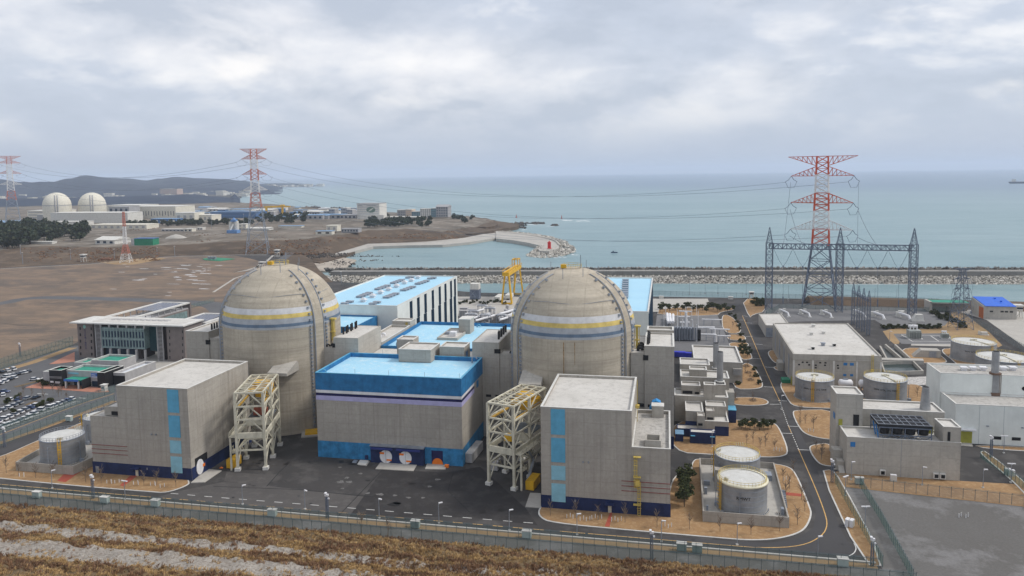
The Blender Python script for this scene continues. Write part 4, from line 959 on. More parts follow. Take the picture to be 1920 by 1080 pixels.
T = Thing('navy_shed', 'dark navy shed with a white lined roof on the tan grass below the stepped building', 'shed', (11.7, 242)); walls(T, 7.7, 15.7, 241.8, 245.4, 3.5, par=.3, th=.3, wm=NAVY, rm=ROOF)
T.p('shed_awning', MB().box(7.9, 9.3, 241.1, 241.75, 2.6, 2.8).box(14, 15.4, 241.1, 241.75, 2.6, 2.8), SKYB)
T = Thing('navy_shed', 'tiny navy shed with a pale blue roof beside the tall grey block', 'shed', (4.6, 243)); T.p('wall', MB().box(3.1, 5.6, 242.6, 246.4, 0, 2.5), NAVY); T.p('roof', MB().box(3, 5.8, 242.4, 246.6, 2.5, 2.7), plain('pale_blue_sheet', (.16, .3, .45), .6))
T = Thing('flat_roof_block', 'pale flat roofed concrete block beside the road with a ribbed vent box on its front', 'building', (21, 315)); walls(T, 11.5, 31, 315.4, 345, 8.0, par=.7, th=.6)
vb = MB().box(27.2, 30.4, 314.2, 315.35, 3.6, 6.4); T.p('vent_box', vb, CONCL); sl = MB()
for k_ in range(7): sl.box(27.4+k_*.42, 27.55+k_*.42, 314.1, 314.19, 3.9, 6.1)
T.p('vent_slat', sl, GALV)
# ---- switchgear hall at right
T = Thing('switchgear_hall', 'long pale concrete hall with an immense flat roof and blue windows behind two grey tanks', 'hall', (60, 285))
Q = [(50.6, 315.2), (84.4, 316.6), (86.5, 383), (51.2, 379)]; z = 12.7
def quadwalls(T, Q, z, par, th, wm, rm, zb=0.):
    I = inset(Q, th*1.4); zt = z+par
    vs = [(a, b, zb) for a, b in Q]+[(a, b, zt) for a, b in Q]+[(a, b, zt) for a, b in I]+[(a, b, z-.3) for a, b in I]; fs = []
    for k_ in range(4):
        j = (k_+1) % 4; fs += [(k_, j, 4+j, 4+k_), (4+k_, 4+j, 8+j, 8+k_), (8+k_, 8+j, 12+j, 12+k_)]
    T.p('wall', MB().add(vs, fs), wm); T.p('roof', MB().sheet(I, z), rm)
quadwalls(T, Q, z, .5, .5, CONCL, ROOF)
def fpt(t, z_, e=0): return (Q[0][0]+(Q[1][0]-Q[0][0])*t+.2*e, Q[0][1]+(Q[1][1]-Q[0][1])*t-e, z_)
def fpanel(nm, t0, t1, z0, z1, m, e=.08):
    a, b = fpt(t0, 0, e), fpt(t1, 0, e); a2, b2 = fpt(t0, 0, 0), fpt(t1, 0, 0)
    T.p(nm, MB().add([(a[0], a[1], z0), (b[0], b[1], z0), (b[0], b[1], z1), (a[0], a[1], z1), (a2[0], a2[1], z0), (b2[0], b2[1], z0), (b2[0], b2[1], z1), (a2[0], a2[1], z1)], [(0, 1, 2, 3), (3, 2, 6, 7), (1, 5, 6, 2), (0, 3, 7, 4), (4, 5, 1, 0)]), m)
for t in (0, .218, .455, .715, .98): fpanel('pilaster', t, t+.02, 0, 10.8, CAP, .2)
fpanel('cornice', 0, 1, 10.8, 11.2, CONCL, .25)
for t in (.575, .648): fpanel('window', t, t+.042, 9, 10.1, WBLUE)
for t in (.575, .652): fpanel('window', t, t+.035, 4.6, 5.5, WBLUE)
for t, z_ in ((.06, 13.6), (.175, 13.6), (.25, 13.5), (.355, 13.6), (.5, 13.7), (.1, 15.2), (.15, 15.2), (.3, 15.2), (.36, 15.2), (.25, 11.8), (.505, 12)): fpanel('vent_opening', t, t+.022, z_*.63, z_*.63+.55, BLACK)
lad = MB()
for e in (-.35, .35):
    a = fpt(.89, 0, .7); lad.beam((a[0]+e, a[1], 1), (a[0]+e, a[1], 14), .14)
for k_ in range(26): lad.beam((a[0]-.35, a[1], 1+k_*.5), (a[0]+.35, a[1], 1+k_*.5), .12)
lad.obox((a[0], a[1], 6.6), 1.1, .8, 1.2); T.p('caged_ladder', lad, YELP)
for k_ in range(9):     # bays of the left wall
    t0 = (k_+.25)/9; t1 = (k_+.7)/9; a = lerp(Q[0], Q[3], t0); b = lerp(Q[0], Q[3], t1)
    T.p('wall_bay', MB().add([(a[0]-.1, a[1], 2), (b[0]-.1, b[1], 2), (b[0]-.1, b[1], 10.9), (a[0]-.1, a[1], 10.9)], [(3, 2, 1, 0)]), GALV if k_ % 2 else CONC)
for (u, v), m in zip(((1525, 613), (1521, 628), (1544, 626), (1543, 648), (1524, 655), (1564, 649)), (CAP, CAP, CAP, GALV, BLACKC, BLACKC)):
    x, y = G(u, v, z); T.p('roof_vent', MB().obox((x, y, z), 1.3, 1.3, 1.1).obox((x, y, z+1.1), 1.9, 1.9, .2), GALV if m is GALV else CAP)
    if m is BLACKC: T.p('vent_grille', MB().box(x-.5, x+.5, y-.73, y-.66, z+.15, z+1), BLACK)
T.p('entrance_block', MB().box(48.2, 50.5, 338, 344, 0, 3.6), CONCL)
T.p('green_container', MB().box(47, 50.2, 318, 322, 0, 1.6), GREENF); T.p('olive_door', MB().box(50.3, 50.55, 316, 317.4, 0, 3.4), OLIVE)
T = Thing('side_building', 'narrow pale concrete building beside the road at the far end of the switchgear hall', 'building', (56, 407)); quadwalls(T, [(51.4, 407), (64, 408), (64, 442), (51.6, 440)], 5.9, .4, .4, CONCL, ROOF)
T.p('shaded_front', MB().add([(51.6, 406.9, .1), (63.8, 407.9, .1), (63.8, 407.9, 5), (51.6, 406.9, 5)], [(0, 1, 2, 3)]), GALV)  # grey sheet paints the shade on the front wall
# ---- right front grey building with the cooler on its roof
T = Thing('cooler_building', 'grey concrete building in the right foreground with a black fan cooler on its roof', 'building', (66, 224))
walls(T, 51.2, 81, 224.2, 234, 10.5, par=.5, th=.4, wm=CONCL); walls(T, 50.2, 57.6, 234.1, 242.4, 20.3, par=.4, th=.4, wm=CONCL)
walls(T, 57.7, 80.6, 236.2, 246, 15.4, par=.4, th=.4, wm=CONCL); walls(T, 76.4, 80.9, 224.3, 231.5, 15, 10.6, par=.35, th=.35, wm=CONCL)
T.p('lower_deck', MB().box(57.7, 80.8, 234.05, 236.15, 0, 10.5), ROOF)
T.p('window', MB().box(52.1, 53.4, 224.1, 224.22, 8.2, 9.6), WBLUE); T.p('window', MB().box(50.1, 50.25, 235.5, 237.8, 12.4, 14.2), WBLUE)
T.p('door', MB().box(50.9, 52, 234, 234.12, 11, 13), OLIVE); T.p('door', MB().box(75, 76.3, 232, 232.1, 10.6, 12.6), OLIVE); T.p('louvre', MB().box(55, 56.6, 233.98, 234.12, 11.2, 14.6), BLACK); T.p('vent_slot', MB().box(77.5, 78.2, 224.18, 224.3, 11.4, 14), BLACK)
for x in (60.8, 74.8, 76.5): T.p('intake_frame', MB().box(x-.75, x+.75, 223.5, 224.18, .5, 2), CAP); T.p('intake_grille', MB().box(x-.5, x+.5, 223.42, 223.49, .75, 1.75), BLACK)
T.p('entrance_block', MB().box(48.6, 51.1, 229.5, 233, 0, 5).box(49.2, 51.1, 226.5, 229.4, 0, 2.8), CONCL); T.p('stair_flight', MB().add([(49.4, 224.5, 0), (51, 224.5, 0), (51, 226.4, 1.6), (49.4, 226.4, 1.6), (49.4, 226.4, 0), (51, 226.4, 0)], [(0, 1, 2, 3), (0, 3, 4), (1, 5, 2)]), PAVE)
T.p('wall_joint', MB().box(65.6, 65.68, 224.17, 224.2, 0, 11), GALV)
T = Thing('fan_cooler', 'black framed fan cooler with a tilted ribbed top standing on the grey building roof', 'fan cooler', (66.5, 226, 11))
fr = MB(); xa, xb, ya, yb, za, zb_ = 59.8, 73.6, 224.9, 233.6, 11., 14.2
for x in (xa, (xa+xb)/2, xb):
    for y in (ya, yb): fr.beam((x, y, za), (x, y, zb_), .25)
for y in (ya, yb): fr.beam((xa, y, 12), (xb, y, 12), .22); fr.beam((xa, y, zb_), (xb, y, zb_), .3)
for k_ in range(4):
    x = xa+(k_)*(xb-xa)/4; fr.beam((x, ya, 12), (x+(xb-xa)/8, ya, 11), .18); fr.beam((x+(xb-xa)/4, ya, 12), (x+(xb-xa)/8, ya, 11), .18)
    fr.beam((x, ya, 12), (x, ya, zb_), .2)
T.p('frame', fr, LAT)
for k_ in range(4): T.p('fan_drum', MB().cyl(xa+(k_+.5)*(xb-xa)/4, ya+1.9, 12.1, 13.8, 1.45, 1.6, 18), BLACKC)
T.p('cooler_top', MB().box(xa-.2, xb+.2, ya-.1, yb+.3, 14.35, 15), plain('dark_fins', (.03, .031, .036), .8, spec=.1))
rb = MB()
for k_ in range(9): rb.box(xa-.2+k_*(xb-xa)/8, xa-.05+k_*(xb-xa)/8, ya, yb+.2, 15.005, 15.12)
for k_ in range(4): rb.box(xa-.3, xb+.3, ya-.1+k_*2.9, ya+.08+k_*2.9, 15.13, 15.25)
T.p('top_rib', rb, GALV); T.p('blue_brace', MB().beam((xa-.1, ya, 11), (xa-.1, ya+3, 14), .3).beam((xa-.1, ya+3, 11), (xa-.1, ya+6, 14), .3), WBLUE)
T = Thing('exhaust_stack', 'short tapered steel stack standing on the back roof of the grey cooler building', 'exhaust stack', (76.5, 240, 15.5)); T.p('stack_tube', MB().cyl(76.5, 240, 15.4, 22.3, 1.5, .95, 18), STEELT); T.p('stack_mouth', MB().cyl(76.5, 240, 22.3, 22.4, .8, n=18), BLACK)
# ---- white sided hall at far right
T = Thing('white_hall', 'white metal clad hall in two steps at the right edge, olive roller door', 'hall', (110, 256))
walls(T, 90.6, 140, 256.2, 269.4, 12.2, par=.5, th=.4, wm=SIDING, rm=ROOFO); walls(T, 90.2, 140, 269.5, 283, 18.7, par=.5, th=.4, wm=SIDING, rm=ROOFO)
T.p('roller_door', MB().box(92.2, 95.6, 256.1, 256.22, 0, 3.9), OLIVE); T.p('door_canopy', MB().box(91.6, 96.4, 254.8, 256.18, 4.6, 4.9), WHITEP)
for a in (101.5, 107): T.p('window', MB().box(a, a+2.5, 256.1, 256.22, 1.8, 2.8), BLACK)
for a in (99.6, 109.5): T.p('wall_lamp', MB().box(a, a+.7, 255.9, 256.2, 5.9, 6.2), GALV)
for k_ in range(7): T.p('cladding_seam', MB().box(97.5+7*k_, 97.56+7*k_, 256.16, 256.2, 0, 12.6), GALV)
n = 16; T.p('round_vent', MB().add([(115.5+.7*math.cos(i*6.283/n), 269.4, 15+.7*math.sin(i*6.283/n)) for i in range(n)], [tuple(range(n))]), BLACK)
for u in (1807, 1824, 1843, 1881, 1899): x, y = G(u, 694, 18.7); T.p('roof_vent', MB().obox((x, y, 18.7), 1.5, 1.5, .7).obox((x, y, 19.4), 2.1, 2.1, .5), WHITEP)
x, y = G(1864, 738, 12.7); T2 = Thing('exhaust_stack', 'tall square based steel stack against the white metal hall', 'exhaust stack', (x, y, 12.3))
T2.p('stack_base', MB().obox((x, y, 12.2), 2.6, 2.6, 1), plain('brown_steel', (.16, .1, .07), .7)); T2.p('stack_tube', MB().obox((x, y, 13.2), 1.9, 1.9, 6.4).cyl(x, y, 19.6, 27, 1.15, 1.1, 20), STEELT); T2.p('stack_collar', MB().cyl(x, y, 19.3, 19.9, 1.7, n=20), MATS['brown_steel']); T2.p('stack_mouth', MB().cyl(x, y, 27, 27.1, .95, n=20), BLACK)
lad = MB().beam((x+1.2, y-.8, 13), (x+1.2, y-.8, 20), .12).beam((x+1.6, y-.8, 13), (x+1.6, y-.8, 20), .12); T2.p('ladder', lad, MATS['brown_steel'])
# ------------------------------------------------------------------ tanks
def curved_text(T, txt, size, cx, cy, r, az, z, mat, parent=None):
    vs, fs = text_mesh(txt, size); m = MB()
    m.add([(cx+(r+.05+c)*math.cos(az+a/r), cy+(r+.05+c)*math.sin(az+a/r), z+b) for a, b, c in vs], fs)
    return T.p('lettering', m, BLACK, parent=parent)
def tank(cx, cy, r, z0, z1, label, rail=YELP, txt=None, ty=.95, cream=False, ladder=None, walk=True):
    T = Thing('storage_tank', label, 'storage tank', (cx, cy, z0), 'steel storage tanks'); n = 64
    h = z1-z0
    sh = T.p('tank_shell', MB().lathe(cx, cy, [(r, z0), (r, z1)], n), STEELT, smooth=True)
    T.p('tank_roof', MB().lathe(cx, cy, [(r, z1+.01), (r*.6, z1+.32), (r*.25, z1+.5), (.01, z1+.55)], n), TANKR, smooth=True)
    T.p('rim', MB().lathe(cx, cy, [(r+.02, z1-.35), (r+.25, z1-.3), (r+.28, z1+.12), (r-.5, z1+.2)] if cream else [(r+.01, z1-.2), (r+.12, z1-.15), (r+.1, z1+.06), (r-.2, z1+.08)], n), plain('cream_rim', (.7, .66, .5), .6) if cream and 'cream_rim' not in MATS else (MATS['cream_rim'] if cream else GALV), smooth=True)
    T.p('foundation', MB().cyl(cx, cy, z0-.02 if z0 else 0, z0+.3, r+.5, n=n), CONCL)
    sm = MB()
    for k_ in range(5): sm.lathe(cx, cy, [(r+.02, z0+h*(k_+1)/6), (r+.05, z0+h*(k_+1)/6+.06), (r+.02, z0+h*(k_+1)/6+.12)], n)
    T.p('shell_seam', sm, GALV)
    rl = MB(); m_ = 40; rr = r-.15
    for i in range(m_):
        a, b = 2*math.pi*i/m_, 2*math.pi*(i+1)/m_
        A = (cx+rr*math.cos(a), cy+rr*math.sin(a)); B = (cx+rr*math.cos(b), cy+rr*math.sin(b))
        rl.beam((*A, z1), (*A, z1+1.1), .07)
        for zz in (.55, 1.1): rl.beam((*A, z1+zz), (*B, z1+zz), .07)
    T.p('railing', rl, rail)
    la = ladder if ladder is not None else -100
    q = R(la); lx, ly = cx+(r+.4)*math.cos(q), cy+(r+.4)*math.sin(q); tx, ty_ = -math.sin(q), math.cos(q)
    lad = MB()
    for e in (-.4, .4): lad.beam((lx+tx*e, ly+ty_*e, z0), (lx+tx*e, ly+ty_*e, z1+1), .13)
    for k_ in range(int(h/.4)): lad.beam((lx-tx*.4, ly-ty_*.4, z0+.4*k_), (lx+tx*.4, ly+ty_*.4, z0+.4*k_), .1)
    for k_ in range(int(h/.9)-1): lad.beam((lx-tx*.45+math.cos(q)*.6, ly-ty_*.45+math.sin(q)*.6, z0+2+.9*k_), (lx+tx*.45+math.cos(q)*.6, ly+ty_*.45+math.sin(q)*.6, z0+2+.9*k_), .1)
    T.p('caged_ladder', lad, YEL)
    if walk:
        wk = MB(); q2 = R(la); wk.beam((cx, cy, z1+.75), (cx+r*.95*math.cos(q2), cy+r*.95*math.sin(q2), z1+.45), .8, .15)
        for k_ in range(3): wk.obox((cx+.9*(k_-1), cy+.5*(k_ % 2), z1+.55), .8, .8, .7)
        T.p('roof_walkway', wk, CREAM)
    else:
        wk = MB()
        for k_ in range(3): wk.obox((cx+(r-1.3)*math.cos(R(la-4+5*k_)), cy+(r-1.3)*math.sin(R(la-4+5*k_)), z1), .5, .5, .9)
        for k_ in range(4): wk.beam((cx+.3+k_*.6, cy+r-1.2, z1), (cx+.1+k_*.6, cy+r-1.2, z1+1.6), .1)
        T.p('roof_nozzle', wk, CREAM)
    pp = MB()
    for a in (q+.9, q-.5):
        x, y = cx+(r+.5)*math.cos(a), cy+(r+.5)*math.sin(a); pp.beam((x, y, z0), (x, y, z0+h*.8), .18); pp.obox((x+.3, y, z0), 1.2, .8, 1.1); pp.beam((x, y, z0+h*.8), (cx+r*math.cos(a), cy+r*math.sin(a), z0+h*.8), .18)
    for k_ in range(26):
        a = -math.pi+k_*math.pi/26; pp.obox((cx+(r+.35)*math.cos(a), cy+(r+.35)*math.sin(a), z0+.3), .25, .25, .25, a)
    T.p('pipe_fitting', pp, GALV)
    if txt:
        az = math.atan2(-cy, -cx)
        curved_text(T, txt, ty, cx, cy, r, az+.05, z0+h*.62, BLACK)
    return T
tank(19.4, 194, 6.1, 1.2, 9, 'grey steel tank with cream rim lettered RMWT in the walled yard at the lower right', txt='RMWT', cream=True, walk=False, ladder=-152, ty=1.15)
tank(19.6, 211, 6.1, 1.2, 9, 'grey steel tank with yellow railing directly behind the RMWT tank', walk=False, ladder=165)
tank(-183.4, 192.2, 6.1, 1.2, 9, 'grey steel tank in a low walled yard at the far left front', rail=GALV, walk=False, ladder=-55)
tank(-185.6, 211.4, 5.6, 1.2, 9, 'pale topped tank mostly hidden behind the low wing of the left grey hall', rail=GALV, walk=False, ladder=-150)
tank(56.2, 300, 7, 0, 8, 'grey tank by the road, left of the pair in front of the switchgear hall', txt='DEMI. WTR. STG. TANK', ty=.8, ladder=-105)
tank(82.3, 303.3, 7.6, 0, 8, 'grey tank with yellow railing, right of the pair in front of the switchgear hall', txt='DEMI. WTR. STG. TANK', ty=.8, ladder=-72)
tank(138.2, 373, 9, 0, 8, 'broad grey tank with a yellow railing, farthest tank at the right by the long fence', txt='RAW WTR. TANK', ty=.9, ladder=-60)
tank(139, 344, 10, 0, 8, 'broad tank partly hidden behind the white metal hall roof at the right edge', ladder=-80)
def bund(poly, lab, zf=1.1, hw=2.9, th=.4):
    T = Thing('bund_wall', lab, 'tank yard', (poly[0][0], poly[0][1]))
    I = inset(poly, th); n = len(poly)
    vs = [(a, b, 0) for a, b in poly]+[(a, b, hw) for a, b in poly]+[(a, b, hw) for a, b in I]+[(a, b, zf-.1) for a, b in I]; fs = []
    for k_ in range(n):
        j = (k_+1) % n; f = [(k_, j, n+j, n+k_), (n+k_, n+j, 2*n+j, 2*n+k_), (2*n+k_, 2*n+j, 3*n+j, 3*n+k_)]; fs += f
    A = sum(poly[i][0]*poly[(i+1) % n][1]-poly[(i+1) % n][0]*poly[i][1] for i in range(n))
    if A < 0: fs = [f[::-1] for f in fs]
    T.p('wall', MB().add(vs, fs), CONC); T.p('yard_floor', MB().sheet(I, zf), PAVE)
    return T
b = bund([(9.2, 186.4), (29.8, 186.4), (31, 222), (9.8, 222)], 'concrete walled tank yard around the two tanks at the lower right')
st = MB()
for k_ in range(10): st.box(29.9+.3*(9-k_)*0, 31.2, 198+k_*.5, 198.5+k_*.5, 0, .3+k_*.28)
b.p('stair_flight', st, GALV); b.p('valve_rack', MB().obox((10.6, 201, 1.1), .8, .8, 1.8).obox((11.2, 207, 1.1), 1.6, .8, 1.2).obox((29, 192, 1.1), .7, 1.4, 1.6).obox((10.4, 188.5, 1.1), .5, .5, 2.4).obox((28, 214, 1.1), 2.4, 3, 1.6), GALV)
b.p('concrete_block', MB().box(13.2, 16.4, 203.2, 205.6, 1.1, 7), CONC)
bund([(-193.4, 184.6), (-173.2, 184.6), (-169.6, 222), (-200, 222)], 'concrete walled tank yard around the tank at the far left front')
for (cx, cy, l_) in ((69.4, 309, 'left'), (77, 309.5, 'right')):
    T = Thing('pressure_vessel', 'white horizontal pressure vessel before the switchgear hall, '+('the fully visible one' if l_ == 'left' else 'half hidden by the right tank'), 'pressure vessel', (cx, cy), 'horizontal vessels by the switchgear hall')
    m = MB(); n = 20; L = 2.1
    for i_, (dx, r_) in enumerate([(-L-.7, .05), (-L-.5, .9), (-L, 1.55), (L, 1.55), (L+.5, .9), (L+.7, .05)]): pass
    pr = [(-L-.7, .05), (-L-.5, .9), (-L, 1.55), (L, 1.55), (L+.5, .9), (L+.7, .05)]
    vs = [(cx+dx, cy+r_*math.cos(6.283*i/n), 3.6+r_*math.sin(6.283*i/n)) for dx, r_ in pr for i in range(n)]
    fs = [(k_*n+i, (k_+1)*n+i, (k_+1)*n+(i+1) % n, k_*n+(i+1) % n) for k_ in range(5) for i in range(n)]
    T.p('vessel_shell', m.add(vs, fs), WHITEP, smooth=True); lg = MB()
    for dx in (-1.8, 1.8):
        for dy in (-1, 1): lg.beam((cx+dx, cy+dy, 0), (cx+dx, cy+dy, 2.6), .3)
    T.p('leg', lg, GALV); T.p('valve_cluster', MB().obox((cx-1, cy-1.8, 0), 1.4, .9, 1.3).obox((cx+.8, cy-2, 0), 1.6, .9, 1).obox((cx, cy, 5.1), 1.8, .8, .5).beam((cx-2, cy-2.3, .5), (cx+3, cy-2.3, .5), .3), GALV)
# ------------------------------------------------------------------ steel lifting towers
def lift_tower(p, ang, s, lab):
    T = Thing('lifting_tower', lab, 'steel tower', (*p, 0), 'cream steel lifting towers', rz=ang)
    Wd, D, Hh = 4.1, 20., 23.8
    ys = (0, 9.6, D); B = lambda *a, **k: T.p(*a, W=False, **k)
    for x in (-Wd, Wd):
        for y in ys: c = B('post', MB().box(x-.36, x+.36, y-.36, y+.36, .9, Hh), CREAM); B('footing', MB().box(x-.8, x+.8, y-.8, y+.8, 0, .9), CAP, parent=c)
    t = MB(); lv = (Hh-.25, 19.9, 15.7, 6.3)
    for x in (-Wd, Wd): t.beam((x, 0, Hh), (x, D, Hh), .42)
    for y in (0, D): t.beam((-Wd, y, Hh), (Wd, y, Hh), .5)
    for k_ in range(1, 3): t.beam((-Wd+k_*2*Wd/3, 0, Hh), (-Wd+k_*2*Wd/3, D, Hh), .24)
    for k_ in range(1, 8): t.beam((-Wd, k_*D/8, Hh), (Wd, k_*D/8, Hh), .2)
    for k_ in range(0, 8, 2):
        t.beam((-Wd, k_*D/8, Hh), (0, (k_+1)*D/8, Hh), .18); t.beam((Wd, k_*D/8, Hh), (0, (k_+1)*D/8, Hh), .18); t.beam((0, (k_+1)*D/8, Hh), (-Wd, (k_+2)*D/8, Hh), .18); t.beam((0, (k_+1)*D/8, Hh), (Wd, (k_+2)*D/8, Hh), .18)
    B('top_frame', t, CREAM)
    for z in (19.6, 15.6, 6.2):
        m = MB(); m.beam((-Wd, 0, z), (Wd, 0, z), .45)
        for x in (-Wd, Wd): m.beam((x, 0, z), (x, D, z), .45)
        m.beam((-Wd, D, z), (Wd, D, z), .4); m.beam((-Wd, ys[1], z), (Wd, ys[1], z), .4) if z < 10 else None
        B('horizontal_beam', m, CREAM)
    for zz in ((.9, 6.2), (6.2, 9.9), (11.6, 15.6), (15.6, 19.6), (19.6, Hh)):
        m = MB(); z0, z1 = zz
        if z0 > .95 or True:
            m.beam((-Wd, 0, z0), (0, 0, z1) if z0 < 7 and z0 > 1 else (Wd, 0, z0+.2) if z0 < 1 else (0, 0, z1), .3) if z0 > 1 else None
            if z0 > 1: m.beam((Wd, 0, z0), (0, 0, z1), .3)
        for x in (-Wd, Wd):
            for a, b in ((0, ys[1]), (ys[1], D)):
                mid_ = (a+b)/2; m.beam((x, a, z0), (x, mid_, z1), .28); m.beam((x, b, z0), (x, mid_, z1), .28)
        m.beam((-Wd, D, z0), (Wd, D, z1), .28)
        B('brace', m, CREAM)
    g = MB().box(-Wd+.43, Wd-.43, -.35, .35, 9.9, 11.6)
    for x in (-Wd-.3, Wd+.3): g.box(x-.25, x+.25, .45, D-.45, 10, 11.5)
    g.box(-Wd+.43, Wd-.43, ys[1]-.3, ys[1]+.3, 10.6, 13); B('plate_girder', g, CREAM)
    B('deck', MB().box(-Wd+.5, Wd-.5, ys[1]+.4, D-.5, 12.1, 12.4), plain('grey_deck', (.16, .18, .2), .7) if 'grey_deck' not in MATS else MATS['grey_deck'])
    yc = 15.2
    cr = MB().box(-3.2, 3.2, yc-3.6, yc-2.6, 20.2, 21.6).box(-3.2, 3.2, yc+2.6, yc+3.6, 20.2, 21.6).box(-3.1, -2.1, yc-2.6, yc+2.6, 20.2, 21.4).box(2.1, 3.1, yc-2.6, yc+2.6, 20.2, 21.4).box(-2.2, 2.4, yc-2.4, yc+2.4, 21, 23.2).cyl(0, yc, 18.4, 21, 1.9, n=14)
    crn = B('crane_trolley', cr, YEL)
    B('crane_rail', MB().box(-3.5, -3.1, .4, D-.4, 19.2, 19.7).box(3.1, 3.5, .4, D-.4, 19.2, 19.7), plain('ochre_rail', (.5, .3, .05), .6) if 'ochre_rail' not in MATS else MATS['ochre_rail'])
    B('hoist_block', MB().box(-1.2, 1.2, 4, 6.4, 12, 13.6) if s > 0 else MB().box(-2, 2.2, 12, 14, 13, 15), YEL if s > 0 else plain('rust_red_paint', (.25, .06, .03), .7))
    fst = MB(); pts = [(-3., 1.5+k_*.55, 18.9-(1.3 if k_ % 2 else .1)) for k_ in range(12)]; fst.path(pts, .16); B('cable_festoon', fst, BLACKC)
    # walkway and stair leg on the outer side (left for the left unit, right for the right one)
    sx = s
    wk = MB().box(min(sx*(Wd+.5), sx*(Wd+2.4)), max(sx*(Wd+.5), sx*(Wd+2.4)), 0, 12, 10.2, 10.4).box(min(sx*(Wd+.5), sx*(Wd+2.2)), max(sx*(Wd+.5), sx*(Wd+2.2)), .5, 4, 5.2, 5.4)
    B('walkway', wk, CREAM)
    ra = MB()
    for k_ in range(9): ra.beam((sx*(Wd+2.3), k_*1.5, 10.4), (sx*(Wd+2.3), k_*1.5, 11.6), .12)
    for z in (11, 11.6): ra.beam((sx*(Wd+2.3), 0, z), (sx*(Wd+2.3), 12, z), .12)
    for k_ in range(3): ra.beam((sx*(Wd+2.1), .5+k_*1.6, 5.4), (sx*(Wd+2.1), .5+k_*1.6, 6.5), .12)
    ra.beam((sx*(Wd+2.1), .5, 6.5), (sx*(Wd+2.1), 4, 6.5), .12); B('railing', ra, CREAM)
    B('stair_post', MB().box(sx*(Wd+2)-.25, sx*(Wd+2)+.25, .3, .8, 0, 10.2), CREAM)
    if s > 0:
        m = MB(); m.beam((Wd+1, 6, 10.2), (Wd+1, 10, 5.4), .8, .2); m.beam((Wd+1, 10, 5.4), (Wd+1, 6, .6), .8, .2); B('stair_flight', m, GALV)
    return T
lift_tower((-122.2, 197.6), R(17), -1, 'cream steel lifting tower left of the blue banded building, yellow crane inside its top')
lift_tower((-45.2, 198.2), R(-17), 1, 'cream steel lifting tower right of the blue banded building, railed walkway on its right')
def container(x, y, lx, ly, h, rz, mat, name, lab, cat, grp=None):
    T = Thing(name, lab, cat, (x, y), grp, rz); T.p('container_body', MB().box(-lx/2, lx/2, -ly/2, ly/2, .15, h), mat, W=False)
    rb = MB(); n = int(ly/.5)
    for k_ in range(n):
        for sx in (-lx/2-.03, lx/2): rb.box(sx, sx+.03, -ly/2+.2+k_*.5, -ly/2+.4+k_*.5, .3, h-.15)
    T.p('side_rib', rb, mat, W=False); T.p('end_door', MB().box(-lx/2+.15, -.04, -ly/2-.04, -ly/2, .3, h-.15).box(.04, lx/2-.15, -ly/2-.04, -ly/2, .3, h-.15), mat, W=False)
    T.p('skid', MB().box(-lx/2+.1, lx/2-.1, -ly/2+.1, ly/2-.1, 0, .15), BLACKC, W=False)
    return T
container(-129.3, 199.4, 2.2, 4.6, 2.8, 0, YEL, 'yellow_container', 'yellow container left of the left steel tower', 'container', 'yellow containers by the towers')
container(-36.6, 200.4, 2.4, 6.2, 2.6, R(-8), YEL, 'yellow_container', 'yellow container at the foot of the right steel tower', 'container', 'yellow containers by the towers')
T = container(-58.6, 219.3, 2.3, 11.5, 3, R(-3), GREYC, 'box_trailer', 'long pale grey box trailer parked along the blue base wall', 'trailer')
T = container(-49.8, 211, 2.2, 4, 2.6, R(-3), GREYC, 'grey_container', 'small pale grey container behind the right steel tower', 'container')
T = Thing('yellow_pallet', 'bright yellow cover on a concrete slab at the foot of the left dome', 'cover', (-118.6, 229.4)); T.p('slab', MB().obox((-118.6, 229.2, 0), 6.6, 5.4, .5, R(25)), PAVE); T.p('yellow_cover', MB().obox((-118.2, 229.8, .5), 5.4, 4.2, .7, R(25)), YEL)
T = Thing('orange_box', 'small orange box beside the orange arched door', 'box', (-64.6, 209.4)); T.p('box_body', MB().obox((-64.6, 209.4, 0), 1.1, .9, .7), ORANGE); T.p('box_lid', MB().obox((-64.6, 209.4, .7), 1.2, 1, .1), ORANGE)
T = Thing('floor_pit', 'pair of open service pits with pale slabs in the asphalt before the blue building', 'service pit', (-92, 207)); T.p('slab', MB().prism(GP([(670, 872), (686, 873), (691, 865), (675, 864)]), .205, .3), CAP); T.p('pit_opening', MB().sheet(GP([(652, 871), (667, 872), (672, 864), (660, 864)]), .03), BLACK); T.p('pit_cover', MB().prism(GP([(660, 868), (668, 869), (671, 864), (664, 863)]), .04, .2), GALV)
T = Thing('orange_bag', 'small orange bundle on the ramp of the left grey hall', 'bundle', (-131.5, 195)); T.p('bag', MB().rock(-131.6, 196.5, .5, .6), ORANGE)
T = Thing('supply_tarp', 'pair of cobalt blue covered trailers in the yard behind the tall right block', 'trailers', (8, 352))
x, y = G(1272, 670); T.p('tarp', MB().obox((x, y, .6), 6.5, 2.6, 2.2), PURP); x, y = G(1288, 671); T.p('tarp', MB().obox((x, y, .6), 8, 2.6, 2), PURP); T.p('wheel', MB().obox((x-2, y, 0), .8, 2.5, .8).obox((x+2, y, 0), .8, 2.5, .8), TYRE)
